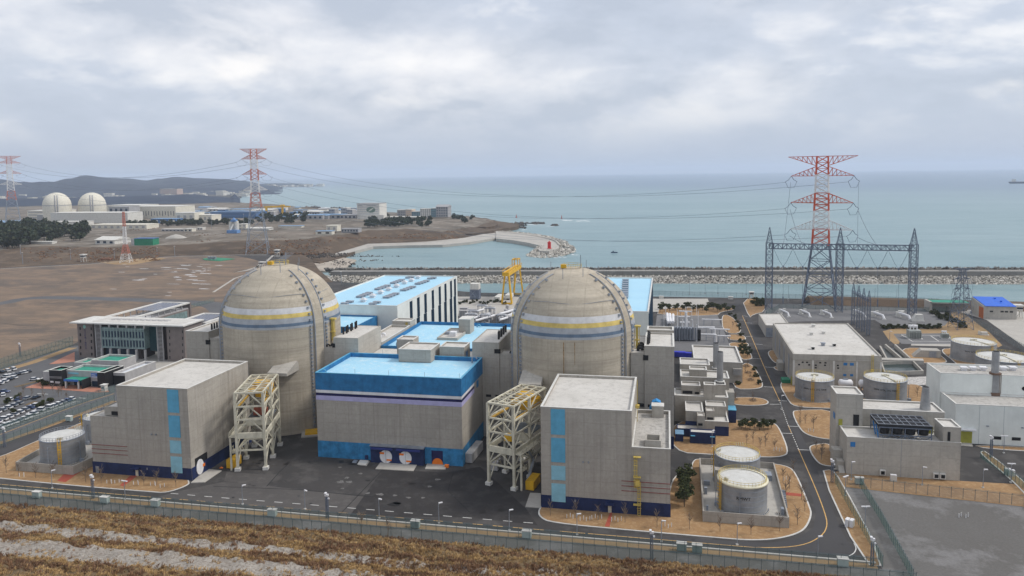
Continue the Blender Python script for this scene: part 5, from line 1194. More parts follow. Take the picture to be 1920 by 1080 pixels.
# ------------------------------------------------------------------ office building with green glass
T = Thing('office_building', 'brown office building with green glass front and white slab roof at the left', 'office building', (-256, 311))
xl, xr, yf, yb, z = -285.5, -226, 313, 327, 17.4
T.p('roof_slab', MB().box(xl-2.6, xr+1, yf-2, yb+.5, z, z+.6), CAP)
T.p('roof_deck', MB().box(xl+8, xr-2, yf+1, yb-2, z+.603, z+.7), ROOF)
sk = MB()
for k_ in range(10): sk.box(xl+14+k_*3.3, xl+16.4+k_*3.3, yf+6.5, yf+9, z+.705, z+.95)
T.p('skylight', sk, GREYC)
T.p('tower_wall', MB().box(xl, xl+8.8, yf, yb, 0, z), BRICK); T.p('tower_wall', MB().box(xr-9.5, xr, yf-.2, yb, 0, z), BRICK)
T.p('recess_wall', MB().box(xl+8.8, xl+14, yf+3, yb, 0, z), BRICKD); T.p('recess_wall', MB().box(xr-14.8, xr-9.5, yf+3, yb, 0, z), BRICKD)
for a in (xl+9.9, xr-15.2):
    m = MB().box(a, a+.4, yf, yf+.5, 0, z).box(a+3, a+3.4, yf, yf+.5, 0, z)
    for k_ in range(26): m.box(a+.4, a+3, yf+.1, yf+.3, .5+k_*.65, .72+k_*.65)
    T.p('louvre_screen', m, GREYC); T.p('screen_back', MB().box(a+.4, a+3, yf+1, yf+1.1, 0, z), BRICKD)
gx0, gx1 = xl+14.2, xr-21.5
T.p('glass_wall', MB().box(gx0, gx1, yf-.6, yb-2, 5.6, z-1.6), GLASSG); T.p('soffit_glass', MB().box(gx1+.02, gx1+6.6, yf+3, yb-2, 4, z-1.5), plain('deep_green_glass', (.02, .06, .07), .2))
wn = MB(); fin = MB()
nb = 14; wdt = (gx1-gx0)/nb
for r_, z0, z1 in ((0, 6.5, 9.6), (1, 11, 14)):
    for k_ in range(nb): T.p('window', MB().box(gx0+k_*wdt+.5, gx0+k_*wdt+.5+wdt*.5, yf-.66, yf-.6, z0, z1), DKGLASS)
for k_ in range(nb+1): fin.box(gx0+k_*wdt-.05, gx0+k_*wdt+.08, yf-.75, yf-.61, 5.6, z-1.6)
for zz in (5.6, 10.2, 15.2): fin.box(gx0, gx1, yf-.76, yf-.62, zz, zz+.15)
T.p('mullion', fin, plain('pale_mullion', (.36, .45, .45), .5))
for k_ in range(6):
    x = gx0+.4+k_*(gx1-gx0+.4)/5.; T.p('pillar', MB().box(x-.45, x+.45, yf-1.9, yf-1., 0, 5.5), GREYC); T.p('pillar', MB().box(x-.35, x+.35, yf-1.6, yf-1.1, z-1.5, z), GREYC)
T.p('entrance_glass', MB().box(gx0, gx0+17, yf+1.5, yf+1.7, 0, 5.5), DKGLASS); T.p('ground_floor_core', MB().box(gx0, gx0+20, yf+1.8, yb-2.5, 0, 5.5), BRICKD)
for x0_, w_ in ((xl, 8.8), (xr-9.5, 9.5)):
    for k_ in range(5):
        for e in (.9, w_-1.6): T.p('window', MB().box(x0_+e+.15*k_, x0_+e+.5+.15*k_, yf-.26, yf-.19 if x0_ != xl else yf+.02, 1.2+k_*3.2, 2.6+k_*3.2), BLACKC)
n = 18; T.p('emblem', MB().add([(xl+4.2+.8*math.cos(i*6.283/n), yf-.06, 15.6+.95*math.sin(i*6.283/n)) for i in range(n)], [tuple(range(n-1, -1, -1))]), plain('emblem_green', (.25, .48, .42), .5))
txt = '신고리제1발전소'
for k_, ch in enumerate(txt):
    vs, fs = text_mesh(ch, 1.25); T.p('lettering', MB().add([(xl+4.3+a, yf-.06-c, 13.8-k_*1.28+b) for a, b, c in vs], fs), plain('navy_letter', (.02, .02, .12), .6) if k_ == 0 else MATS['navy_letter'])
def wing(x0, x1, y0, y1, z_, solar):
    T.p('wing_wall', MB().box(x0, x1, y0, y1, 0, z_-3), BRICK); T.p('wing_glass', MB().box(x1, x1+.15, y0+2, y1-2, 3, z_-3.8), GLASSG)
    m = MB().box(x0-.4, x0+1.4, y0, y1, z_, z_+.7).box(x1-1.2, x1+.6, y0, y1, z_, z_+.7).box(x0+1.4, x1-1.2, y1-1.6, y1, z_, z_+.7)
    T.p('roof_frame', m, CAP); T.p('wing_roof', MB().box(x0+.3, x1-.3, y0+.3, y1-.3, z_-3, z_-2.4), GREYC)
    pm = MB()
    for k_ in range(8): pm.beam((x1-.3, y0+3+k_*(y1-y0-4)/8, z_-2.4), (x1-.3, y0+3+k_*(y1-y0-4)/8, z_), .4); pm.beam((x0+.3, y0+3+k_*(y1-y0-4)/8, z_-2.4), (x0+.3, y0+3+k_*(y1-y0-4)/8, z_), .4)
    T.p('roof_post', pm, GREYC)
    T.p('end_wall', MB().box(x0, x1+.6, y1, y1+1.2, 0, z_+.6), BRICK)
    for k_ in range(int((x1-x0-3)/2)):
        T.p('solar_panel', MB().add([(x0+1.8+k_*2, y1-solar, z_+.2), (x0+3.5+k_*2, y1-solar, z_+.2), (x0+3.5+k_*2, y1-4, z_+.75), (x0+1.8+k_*2, y1-4, z_+.75)], [(0, 1, 2, 3)]), SOLAR)
wing(-281.5, -264, 327.6, 371, 17.4, 24); wing(-241.5, -225, 327.6, 352, 15.5, 17)
# ------------------------------------------------------------------ information centre in black and green
T = Thing('visitor_centre', 'low black and white building with green coated roofs and blue banners beside the car park', 'building', (-245, 268))
def gwall(x0, x1, y0, y1, z_, wm, rm=GREENR, par=.8): walls(T, x0, x1, y0, y1, z_, par=par, th=.35, wm=wm, rm=rm, cap=True)
gwall(-258.6, -252.6, 266.5, 273, 6.2, BLACKC); gwall(-252.5, -235.8, 269.4, 279, 5.6, GREYC); gwall(-235.7, -232.2, 267.4, 279, 5.8, BLACKC)
gwall(-264, -258.7, 269, 278, 4.6, GREYC); gwall(-252, -238, 283, 294, 6.6, GREYC); gwall(-260, -254, 282, 290, 5.5, GREYC)
T.p('porch_roof', MB().box(-249.5, -241, 264.6, 269.3, 3.4, 3.9), GREENR); T.p('porch_fascia', MB().box(-249.6, -242.6, 264.4, 264.6, 3.1, 4), SIGNB)
T.p('porch_side', MB().box(-241, -240.6, 264.6, 269.3, 0, 3.9), BLACKC)
for x in (-249, -242.8): T.p('porch_post', MB().box(x-.3, x+.3, 264.6, 265.2, 0, 3.4), CAP)
T.p('shop_glass', MB().box(-249, -241.2, 269.2, 269.38, 0, 3), DKGLASS); T.p('shop_glass', MB().box(-240, -236, 269.2, 269.38, 0, 2.2), DKGLASS)
T.p('banner', MB().box(-240.2, -236, 269.1, 269.37, 3.8, 5.6), SIGNB); T.p('banner_text', MB().box(-239.9, -236.3, 269.05, 269.1, 3.9, 4.3).box(-239.9, -238, 269.05, 269.1, 4.8, 5.1), WHITEP)
T.p('banner', MB().box(-251.6, -246.5, 269.1, 269.37, 4.9, 5.6), SKYB2); T.p('wall_stripe', MB().box(-258.7, -252.5, 266.38, 266.48, 4.1, 4.25).box(-258.7, -252.5, 266.38, 266.48, 3.6, 3.75), GREYC)
T.p('sign_mark', MB().box(-258.2, -256.6, 266.38, 266.48, 1.6, 2.3).box(-255.8, -253.3, 266.38, 266.48, 1.8, 2.1).box(-255.8, -253.6, 266.38, 266.48, 1.4, 1.6), WHITEP)
T = Thing('grey_pavilion', 'small grey building with a white framed roof beside the tall left hall', 'building', (-228, 272)); walls(T, -231.8, -226.2, 272.2, 292, 4.5, par=.9, th=.6, wm=GREYC, rm=plain('milky_roof', (.62, .66, .72), .4)); T.p('black_end', MB().box(-231.85, -226.15, 272.05, 272.18, 0, 4.2), BLACKC)
T = Thing('gate_booth', 'small white gate booth at the car park corner beside the low grey building', 'booth', G(196, 733)); x, y = G(196, 733); T.p('booth_wall', MB().obox((x, y, 0), 1.8, 1.8, 2.6), FARW); T.p('booth_roof', MB().obox((x, y, 2.6), 2.4, 2.4, .25), CAP); T.p('booth_window', MB().obox((x, y-.9, 1.1), 1.3, .08, .9), GLASSG)
# ------------------------------------------------------------------ lattice towers
def lattice(mb, cx, cy, w0, w1, z0, z1, n, t, ang=0, dia=True):
    ca, sa = math.cos(ang), math.sin(ang)
    def P(sx, sy, z):
        f = (z-z0)/(z1-z0); h = (w0+(w1-w0)*f)/2; return (cx+sx*h*ca-sy*h*sa, cy+sx*h*sa+sy*h*ca, z)
    C = ((-1, -1), (1, -1), (1, 1), (-1, 1))
    for a in C: mb.beam(P(*a, z0), P(*a, z1), t*1.5)
    for k_ in range(n):
        za, zb = z0+(z1-z0)*k_/n, z0+(z1-z0)*(k_+1)/n
        for i in range(4):
            a, b = C[i], C[(i+1) % 4]
            mb.beam(P(*a, za), P(*b, zb), t); mb.beam(P(*b, za), P(*a, zb), t)
            mb.beam(P(*a, zb), P(*b, zb), t)
    return mb
def pylon(cx, cy, zb, ang, Hh, wb, wm, wt, zm, lv, arms, cols, lab, t=.35, group='tall red and white pylons', ins=True, armt=None):
    """lv: list of (z0, z1, colour index); arms: (z, half span, depth, colour)"""
    T = Thing('transmission_tower', lab, 'pylon', (cx, cy, zb), group, ang)
    def width(z): return wb+(wm-wb)*z/zm if z < zm else wm+(wt-wm)*(z-zm)/(Hh-zm)
    for z0, z1, nm, m in lv:
        mb = MB(); n = max(1, round((z1-z0)/max(width(z0)*.5, 3.)))
        lattice(mb, 0, 0, width(z0), width(z1), z0, z1, n, t); T.p(nm, mb, m, W=False)
    tips = []
    for z, half, dep, m, up in arms:
        for s_ in (-1, 1):
            mb = MB(); w_ = width(z)/2; at = armt or t*.8
            zt, zr = (z, z-dep) if up else (z-dep, z)      # chord at the tip height and root spread
            tip = (s_*half, 0, z if up else z-dep)
            for sy in (-1, 1):
                mb.beam((s_*w_, sy*w_, z), (tip[0], 0, tip[2]), at*1.3); mb.beam((s_*w_, sy*w_, z-dep), (tip[0], 0, tip[2]), at*1.3)
                for k_ in range(1, 6):
                    f = k_/6; a = lerp((s_*w_, sy*w_, z), tip, f); b = lerp((s_*w_, sy*w_, z-dep), tip, f); c = lerp((s_*w_, sy*w_, z-dep), tip, f-1/6); mb.beam(a, b, at*.8); mb.beam(a, c, at*.8)
            T.p('cross_arm', mb, m, W=False)
            if not up: tips.append(tip)
    if ins:
        for tp in tips:
            mb = MB(); s_ = 1 if tp[0] > 0 else -1; dx = ins
            for e in (-1, 1): mb.path([tp, (tp[0]+e*dx*.45, 2*e, tp[2]-2.4), (tp[0]+e*dx, 4*e, tp[2]-3.6)], t*.7)
            mb.path([(tp[0]-dx, -4, tp[2]-3.6), (tp[0]-dx*.5, -2, tp[2]-7.5), (tp[0]+dx*.5, 2, tp[2]-7.5), (tp[0]+dx, 4, tp[2]-3.6)], t*.5)
            T.p('insulator_string', mb, LAT, W=False)
    c, s2 = math.cos(ang), math.sin(ang)
    return [(cx+p[0]*c-p[1]*s2, cy+p[0]*s2+p[1]*c, zb+p[2]) for p in tips]
tR = pylon(97, 508, 0, R(-14), 96, 19.5, 9.8, 6.6, 41, [(0, 39.4, 'grey_base', LAT), (39.4, 49.7, 'red_section', RED), (49.7, 61.4, 'white_section', WHL), (61.4, 72.7, 'red_section', RED), (72.7, 84.4, 'white_section', WHL), (84.4, 96, 'red_section', RED)],
      [(96, 20.5, 6, RED, True), (89.6, 18.5, 6, RED, False), (72.4, 18.5, 6, RED, False), (55.2, 18.5, 6, WHL, False)], None, 'tall red and white lattice pylon with a grey foot behind the steel gantry', t=.34, ins=3.2, armt=.24)
g = pylon(-463, 782, 0, R(24), 120, 24, 9, 6.5, 68, [(0, 53, 'grey_base', LATF), (53, 70, 'red_section', REDF), (70, 84, 'white_section', WHL), (84, 97, 'red_section', REDF), (97, 108, 'white_section', WHL), (108, 120, 'red_section', REDF)],
      [(120, 15, 6, REDF, True), (113.5, 13.5, 5, REDF, False), (96, 13.5, 5, REDF, False), (78, 13.5, 5, WHL, False)], None, 'faded red and white pylon in the middle distance by the sea, left of centre', t=.3, ins=6, armt=.26)
g3 = pylon(-1115, 1096, 8, R(42), 122, 24, 9, 6.5, 68, [(0, 46, 'grey_base', LATF), (46, 62, 'red_section', REDF), (62, 84, 'white_section', WHL), (84, 97, 'white_section', WHL), (97, 108, 'white_section', WHL), (108, 122, 'red_section', REDF)],
      [(122, 18, 6, REDF, True), (115, 17, 5, REDF, False), (97, 17, 5, REDF, False), (78, 17, 5, WHL, False)], None, 'pale red and white pylon at the far left edge above the pine wood', t=.34, ins=8, armt=.3)
x, y = G(237, 492); pylon(x, y, 0, R(20), 53.5, 10, 3., 1.6, 20, [(0, 9, 'white_section', WHL), (9, 19, 'red_section', REDF), (19, 38, 'white_section', WHL), (38, 53.5, 'red_section', REDF)], [], None, 'slim red and white radio mast standing on the edge of the bare field', t=.2, group=None, ins=0)
MB_ = bpy.data.objects
x, y = G(1801, 616); gs = pylon(x, y, 0, R(12), 33, 9, 2.9, 2, 18, [(0, 33, 'tower_body', LAT)], [(33, 5, 1.2, LAT, True), (28.5, 4.5, 1.2, LAT, False), (23, 4.5, 1.2, LAT, False), (17.6, 5.5, 1.2, LAT, False)], None, 'small dark grey pylon with drooping arms standing on the lawn by the blue roofed building', t=.14, group=None, ins=1.2)
# big steel gantry
T = Thing('steel_gantry', 'long dark steel gantry on three spired lattice columns across the switchyard', 'gantry', (104, 486))
gp = [(63.3, 489.5), (104, 485.7), (144.4, 482)]
for (x, y) in gp:
    m = MB(); lattice(m, x, y, 3.9, 3.9, 0, 42.5, 11, .2); c = T.p('column', m, LAT)
    m = MB(); lattice(m, x, y, 3.4, .3, 42.5, 52, 4, .13); T.p('spire', m, LAT, parent=c)
for a, b in ((gp[0], gp[1]), (gp[1], gp[2])):
    m = MB(); n = 16
    for dy in (-1.1, 1.1):
        for z in (38.6, 41.8): m.beam((a[0], a[1]+dy, z), (b[0], b[1]+dy, z), .42)
        for k_ in range(n):
            p = lerp(a, b, k_/n); q = lerp(a, b, (k_+1)/n); z0, z1 = (38.6, 41.8) if k_ % 2 else (41.8, 38.6)
            m.beam((p[0], p[1]+dy, z0), (q[0], q[1]+dy, z1), .24); m.beam((p[0], p[1]+dy, 38.6), (p[0], p[1]+dy, 41.8), .24)
    T.p('girder', m, LAT)
ins = MB()
for k_, t_ in enumerate((.1, .24, .38, .62, .76, .9)):
    p = (gp[0][0]+(gp[2][0]-gp[0][0])*t_, gp[0][1]+(gp[2][1]-gp[0][1])*t_)
    d = 5.6; lo = (p[0], p[1]-1, 27.5)
    m = MB(); m.path([(p[0]-d, p[1], 38.4), (p[0]-d*.4, p[1]-.5, 31), lo], .16); m.path([(p[0]+d, p[1], 38.4), (p[0]+d*.4, p[1]-.5, 31), lo], .16); m.obox((lo[0], lo[1], 27), .7, .7, 1.2)
    m.beam(lo, (lo[0], lo[1]-2, 9), .12); m.beam((lo[0], lo[1]-2, 9), (lo[0], lo[1]-2, 4.5), .5)
    T.p('insulator_string', m, LAT)
T = Thing('steel_gantry', 'short grey steel gantry with four lattice posts beside the switchgear hall roof', 'gantry', (102, 432))
sp_ = [(103.2, 446), (103.6, 436), (104, 427), (104.4, 418)]
for i, (x, y) in enumerate(sp_):
    m = MB(); lattice(m, x, y, 1.5, 1.5, 0, 19.5, 8, .09); lattice(m, x, y, 1.4, .15, 19.5, 24, 2, .08); T.p('column', m, LAT)
m = MB()
for a, b in zip(sp_, sp_[1:]):
    for dx in (-.5, .5):
        for z in (18, 19.3): m.beam((a[0]+dx, a[1], z), (b[0]+dx, b[1], z), .25)
    for k_ in range(6): p = lerp(a, b, k_/6); q = lerp(a, b, (k_+1)/6); m.beam((p[0], p[1], 18 if k_ % 2 else 19.3), (q[0], q[1], 19.3 if k_ % 2 else 18), .15)
T.p('girder', m, LAT)
# wires
def wire(a, b, sag, lab, r=.11, n=26):
    pts = []
    for i in range(n+1):
        t = i/n; p = lerp(a, b, t); pts.append((p[0], p[1], p[2]-4*sag*t*(1-t)))
    m = MB().path(pts, r*1.3, 3); one('power_line', m, LATF, lab, 'power line', 'overhead power lines')
LW = ('top', 'middle', 'bottom')
for i in range(3):
    for s_ in (0, 1):
        a, b = g[2*i+s_], tR[2*i+s_]; k_ = 'left' if s_ == 0 else 'right'
        wire((a[0]+5, a[1]-2, a[2]-3.5), (b[0]-3, b[1]+2, b[2]-4), 22, f'thin {LW[i]} conductor over the bay from {k_} arm of far pylon to tall pylon', .085, 40)
        a2 = g3[2*i+s_]
        if i < 2 or s_: wire((a2[0]+7, a2[1], a2[2]-3.5), (a[0]-6, a[1], a[2]-3.5), 20, f'thin {LW[i]} conductor between the {k_} arms of the two far pylons', .14, 30)
for i, (t_, s_) in enumerate(((.62, 1), (.76, 3), (.9, 5), (.1, 0), (.24, 2), (.38, 4))):
    p = (gp[0][0]+(gp[2][0]-gp[0][0])*t_, gp[0][1]+(gp[2][1]-gp[0][1])*t_, 41)
    a = tR[(1, 3, 5, 0, 2, 4)[i]]
    wire((a[0]+(1.8 if i < 3 else -1), a[1]-4, a[2]-4), p, 2, f'steep dropper wire from the {LW[i % 3]} {"right" if i < 3 else "left"} arm of the tall pylon down to the gantry', .12, 14)
# ------------------------------------------------------------------ yellow goliath crane
def goliath(lx, y0, y1, wtop, hh, lab, u=None):
    T = Thing('gantry_crane', lab, 'gantry crane', (lx, y0)); m = MB()
    for yy, e in ((y0, 0), (y1, 0)):
        lg = MB()
        for dx in (-1, 1): lg.beam((lx+dx*3.4, yy, .8), (lx+dx*1.4, yy+(1 if yy == y0 else -1), hh-3), 1.)
        lg.beam((lx-3.6, yy, .8), (lx+3.6, yy, .8), 1.1); T.p('leg', lg, YEL)
    T.p('main_girder', MB().box(lx-2.2, lx-.8, y0-2, y1+2, hh-3, hh-.6).box(lx+.8, lx+2.2, y0-2, y1+2, hh-3, hh-.6).box(lx-2.2, lx+2.2, y0-2.6, y0-2, hh-3, hh-.4), YEL)
    r_ = MB()
    for x in (lx-2.3, lx+2.3):
        for k_ in range(9): r_.beam((x, y0-2+k_*(y1-y0+4)/8, hh-.6), (x, y0-2+k_*(y1-y0+4)/8, hh+.8), .2)
        r_.beam((x, y0-2, hh+.8), (x, y1+2, hh+.8), .25)
    T.p('railing', r_, YEL)
    m = MB()
    ym = y1-7
    for x in (lx-2, lx+2):
        for yy in (ym-4, ym+4): m.beam((x, yy, hh-.4), (x, yy, hh+4.6), .5)
        m.beam((x, ym-4, hh+4.6), (x, ym+4, hh+4.6), .6)
    for yy in (ym-4, ym+4): m.beam((lx-2, yy, hh+4.6), (lx+2, yy, hh+4.6), .6)
    T.p('trolley_frame', m, YEL); T.p('cab', MB().box(lx+1, lx+3, ym-6, ym-4, hh-5.5, hh-3.1), CREAM)
goliath(-105.2, 486, 526, 0, 22.5, 'yellow gantry crane by the canal seen between the turbine hall and the right dome')
T = Thing('intake_tower', 'small dark framed tower with a pale box on top standing on the canal apron', 'tower', (-132, 506))
T.p('dark_frame', MB().box(-135.2, -128.6, 502, 508, .3, 7.2), LAT); T.p('pale_box', MB().box(-135, -128.8, 502.2, 507.8, 7.2, 11.2), FARW)
m = MB()
for a, b in (((-135.2, 2), (-131, 6.8)), ((-131, 2), (-135.2, 6.8))): m.beam((a[0], 501.9, a[1]), (b[0], 501.9, b[1]), .22)
m.beam((-135.2, 501.9, 6.9), (-128.6, 501.9, 6.9), .3); m.beam((-135.2, 501.9, 2), (-131, 501.9, 2), .3); T.p('frame_brace', m, GALV)
for (u, v, l, w_, lab) in ((936, 563, 14, 4, 'long pale trailer parked under the left leg of the yellow crane'), (955, 560, 11, 4, 'white tank trailer beneath the yellow crane, nearer the dome')):
    x, y = G(u, v); T = Thing('box_trailer', lab, 'trailer', (x, y)); T.p('trailer_body', MB().obox((x, y, 1), w_, l, 2.4), FARW); T.p('wheel', MB().cyl(x, y-l/2+1, 0, 1, .9, n=10), TYRE)
# ------------------------------------------------------------------ breakwater, canal, lighthouse mole
def by(x): return 650+.092*x if x > -20 else 648.2+.107*(x+20)
mb = MB(); xs = [-300+i*20 for i in range(46)]
sec = [(-3, -9.5), (9, -3.4), (9.3, -3.3), (9.5, 1.2), (20, 1.25), (20.3, .4), (36, -9.5)]
vs = []; fs = []; ns = len(sec)
for x in xs: vs += [(x, by(x)+d, z) for d, z in sec]
for i in range(len(xs)-1):
    for j in range(ns-1): fs.append((i*ns+j, (i+1)*ns+j, (i+1)*ns+j+1, i*ns+j+1))
struct('breakwater', mb.add(vs, fs), concrete('breakwater_concrete', (.24, .23, .215), (14, 3), .2, .5))
struct('breakwater_crest', MB().add([(x, by(x)+d, 1.28) for x in xs for d in (9.6, 11.2)], [(2*i, 2*i+2, 2*i+3, 2*i+1) for i in range(len(xs)-1)]), CAP)
random.seed(5); r1, r2 = MB(), MB()
for k_ in range(9000):
    x = random.uniform(-312, 420); t = random.random(); y = by(x)-3+12*t; r1.rock(x, y, -8.6+5.8*t, random.uniform(.7, 1.5))
for k_ in range(4200):
    x = random.uniform(-312, 430); t = random.random(); y = by(x)+20.5+11*t; r2.rock(x, y, 2.0-6*t*t+random.uniform(-.5, .8), random.uniform(.9, 1.9))
stuff('canal_riprap', r1, ROCK, 'pale rubble slope along the canal side of the long breakwater', 'rubble')
stuff('armour_stone', r2, ROCKD, 'dark armour blocks heaped along the sea side of the long breakwater', 'armour stone')
struct('shore_berm', MB().add([(92, 509, 0), (258, 498, 0), (258, 504, 4), (92, 515, 4), (92, 522, 4), (258, 511, 4), (92, 531, 0), (258, 521, 0)], [(0, 1, 2, 3), (3, 2, 5, 4), (4, 5, 7, 6), (0, 3, 4, 6), (1, 7, 5, 2)]), LAND)
mole = [(930, 433), (975, 437), (1010, 441), (1040, 449), (1050, 458), (1046, 466), (1030, 471), (1012, 470), (1008, 466), (1016, 461), (990, 455), (960, 450), (930, 447)]
mole_o = [(928, 432), (978, 436), (1015, 441), (1050, 449), (1068, 459), (1079, 468), (1078, 474), (1055, 481), (1020, 485), (990, 482), (984, 480), (1005, 470), (1014, 463), (988, 457), (958, 452), (928, 449)]
mm = MB(); a = GP(mole, -3.4); b = GP(mole_o, -8.3)
struct('mole_deck', MB().prism(a, -9, -3.4), PAVE)
struct('mole_parapet', MB().ribbon(chaikin(GP([(935, 434), (980, 438), (1016, 443), (1042, 450), (1050, 459)], -2.5), 2, False), 3, -2.4), CONCL)
random.seed(8); r1 = MB(); n = 0
cxm, cym = G(1032, 466, -4)
def inpoly(p, P):
    c = False; j = len(P)-1
    for i in range(len(P)):
        if (P[i][1] > p[1]) != (P[j][1] > p[1]) and p[0] < (P[j][0]-P[i][0])*(p[1]-P[i][1])/(P[j][1]-P[i][1])+P[i][0]: c = not c
        j = i
    return c
bx = [min(p[0] for p in b), max(p[0] for p in b), min(p[1] for p in b), max(p[1] for p in b)]
deck_small = GP([(1005, 441), (1036, 449), (1046, 458), (1042, 465), (1029, 468), (1018, 465), (1020, 461), (990, 453), (940, 447), (940, 434)], -3.4)
while n < 3200:
    p = (random.uniform(bx[0], bx[1]), random.uniform(bx[2], bx[3]))
    if inpoly(p, b) and not inpoly(p, deck_small):
        dd = min(math.hypot(p[0]-q[0], p[1]-q[1]) for q in deck_small); r1.rock(*p, max(-8.4, -3.6-dd*.16)+random.uniform(-.4, .6), random.uniform(1.1, 2.3)); n += 1
stuff('mole_rubble', r1, ROCK, 'pale boulders heaped round the head of the mole that carries the red beacon', 'boulders')
x, y = G(1030, 466, -3.3); T = Thing('lighthouse', 'small bright red square lighthouse on the head of the mole', 'lighthouse', (x, y, -3.3))
RD = plain('beacon_red', (.6, .02, .02), .5); T.p('shaft', MB().obox((x, y, -3.3), 3.6, 3.6, 7.4), RD); T.p('base', MB().obox((x, y, -3.4), 5, 5, .5), RD); T.p('gallery', MB().obox((x, y, 4.1), 4.4, 4.4, .4), RD); T.p('lantern', MB().cyl(x, y, 4.5, 6, .9, .7, 10), RD)
x, y = G(1152, 474, -8); T = Thing('fishing_boat', 'small dark blue fishing boat alone on the bay right of the red beacon', 'boat', (x, y, -8))
T.p('hull', MB().add([(x-4.5, y, -6.9), (x-3.6, y-1.2, -8.1), (x+3.4, y-1.2, -8.1), (x+4.6, y, -6.7), (x+3.4, y+1.2, -8.1), (x-3.6, y+1.2, -8.1), (x-4, y-1.4, -7), (x+3.8, y-1.4, -7), (x+3.8, y+1.4, -7), (x-4, y+1.4, -7)], [(1, 2, 7, 6), (2, 3, 7), (3, 4, 8), (4, 5, 9, 8), (5, 1, 6, 9), (6, 7, 3, 8, 9), (0, 1, 6), (0, 9, 5)]), plain('boat_blue', (.03, .06, .12), .5)); T.p('wheelhouse', MB().obox((x-1.4, y, -7), 1.8, 1.6, 1.5), plain('boat_cabin', (.2, .25, .3), .6)); T.p('mast', MB().beam((x+1, y, -7), (x+1, y, -4.6), .18), LAT)
for (u, v, c, lb) in ((1053, 410, 'REDB', 'tiny red channel buoy standing on the sea beyond the mole'), (968, 408, 'REDB', 'tiny orange channel buoy beyond the rocky cape')):
    x, y = G(u, v, -8); T = Thing('channel_buoy', lb, 'buoy', (x, y, -8), 'channel buoys'); T.p('float', MB().cyl(x, y, -8.4, -6.5, 2, 1.6, 10), plain('buoy_red', (.5, .07, .03), .6) if 'buoy_red' not in MATS else MATS['buoy_red']); T.p('tower', MB().cyl(x, y, -6.5, -1, .9, .4, 8), MATS['buoy_red'])
x, y = G(1912, 344, -8); T = Thing('cargo_ship', 'distant dark cargo ship on the horizon at the right edge', 'ship', (x, y, -8))
T.p('hull', MB().add([(x-45, y-12, -8), (x+200, y-12, -8), (x+200, y+12, -8), (x-45, y+12, -8), (x-60, y, 2), (x-50, y-13, 2), (x+200, y-13, 2), (x+200, y+13, 2), (x-50, y+13, 2)], [(0, 1, 6, 5), (1, 2, 7, 6), (2, 3, 8, 7), (0, 5, 4), (3, 4, 8), (0, 4, 3), (5, 6, 7, 8, 4)]), plain('ship_hull', (.05, .06, .1), .6)); T.p('bridge_house', MB().obox((x-30, y, 2), 14, 20, 14), FARW)
# ------------------------------------------------------------------ coast behind
cu = [(-400, 535, 500, 460, 400), (0, 503, 469, 440, 388), (85, 498, 461, 438, 386), (170, 494, 465, 438, 385), (310, 480, 459, 432, 383), (440, 478, 453, 430, 380), (515, 475, 450, 425, 384), (565, 475, 447, 422, 389), (622, 475, 443, 418, 393), (690, 457, 432, 415, 397), (760, 453, 430, 414, 400), (830, 449, 434, 411, 403), (880, 441, 425, 410, 407), (925, 434, 425, 417, 414)]
zf = [0, 0, 0, 0, 0, 0, 0, -3, -5, -5, -5, -5, -5, -5]; zc_ = [6, 8, 9, 8.5, 9, 9, 9, 9, 9, 8, 7, 5, 3, -1]; zm_ = [9, 9, 9, 9, 9, 9, 9, 9, 9, 9, 9, 9, 6, 1]; zr_ = [7]*12+[4, 0]
R_ = [[(c[0], c[1], zf[i]) for i, c in enumerate(cu)], [(c[0], c[2], zc_[i]) for i, c in enumerate(cu)], [(c[0], c[3], zm_[i]) for i, c in enumerate(cu)], [(c[0], c[4], zr_[i]) for i, c in enumerate(cu)], [(c[0]+(10 if c[0] > 800 else 0), c[4]-1, -14) for c in cu]]
loft('coast_land', R_, [LAND, LANDY], [0, 1, 1, 0], nu=10, nv=5, amp=1.8, fr=.02)
struct('land_skirt', MB().prism(GP([(-400, 540), (0, 508), (170, 497), (310, 483), (560, 486), (600, 492), (640, 482), (690, 461), (760, 457), (880, 449), (940, 441), (925, 430), (700, 425), (300, 430), (-400, 470)], -5), -12, -5.2), LAND)
struct('quay', MB().prism(GP([(622, 479), (632, 474), (690, 457), (760, 455), (800, 453), (870, 446), (905, 439), (940, 436), (945, 444), (930, 446), (880, 454), (830, 459), (760, 460), (700, 462), (640, 477)], -4.6), -9, -4.6), PAVE)
fm = MB()
for k_ in range(15):
    u = 755+k_*9.6; v = 461.5-(k_*.45 if k_ < 7 else 3.1+(k_-7)*1.55); x, y = G(u, v, -6.5); fm.obox((x, y, -8), 3, 1.2, 2.8)
T = Thing('quay_fender', 'row of black fenders along the quay wall of the small harbour', 'fenders', G(755, 461, -8)); T.p('fender_block', fm, BLACKC)
mb = MB(); p = GP([(560, 486), (600, 484), (645, 483), (668, 487), (650, 500), (630, 507), (600, 508), (575, 500)], -6.3); struct('rocky_beach', MB().prism(p, -9, -6.3), SAND)
random.seed(21); r1 = MB()
for (u, v, z, n_, su, sv, r_) in ((640, 494, -7, 120, 22, 7, 2), (690, 481, -8.2, 60, 45, .8, 1.5), (620, 478, -4.5, 160, 40, 3.5, 1.5), (585, 480, -1, 80, 25, 4, 1.3), (655, 503, -8, 40, 22, 3, 1.2), (700, 489, -8.2, 18, 20, 2, 1.6)):
    for k_ in range(n_): x, y = G(random.gauss(u, su*.55), random.gauss(v, sv*.5), z); r1.rock(x, y, z, random.uniform(.6, 1.2)*r_)
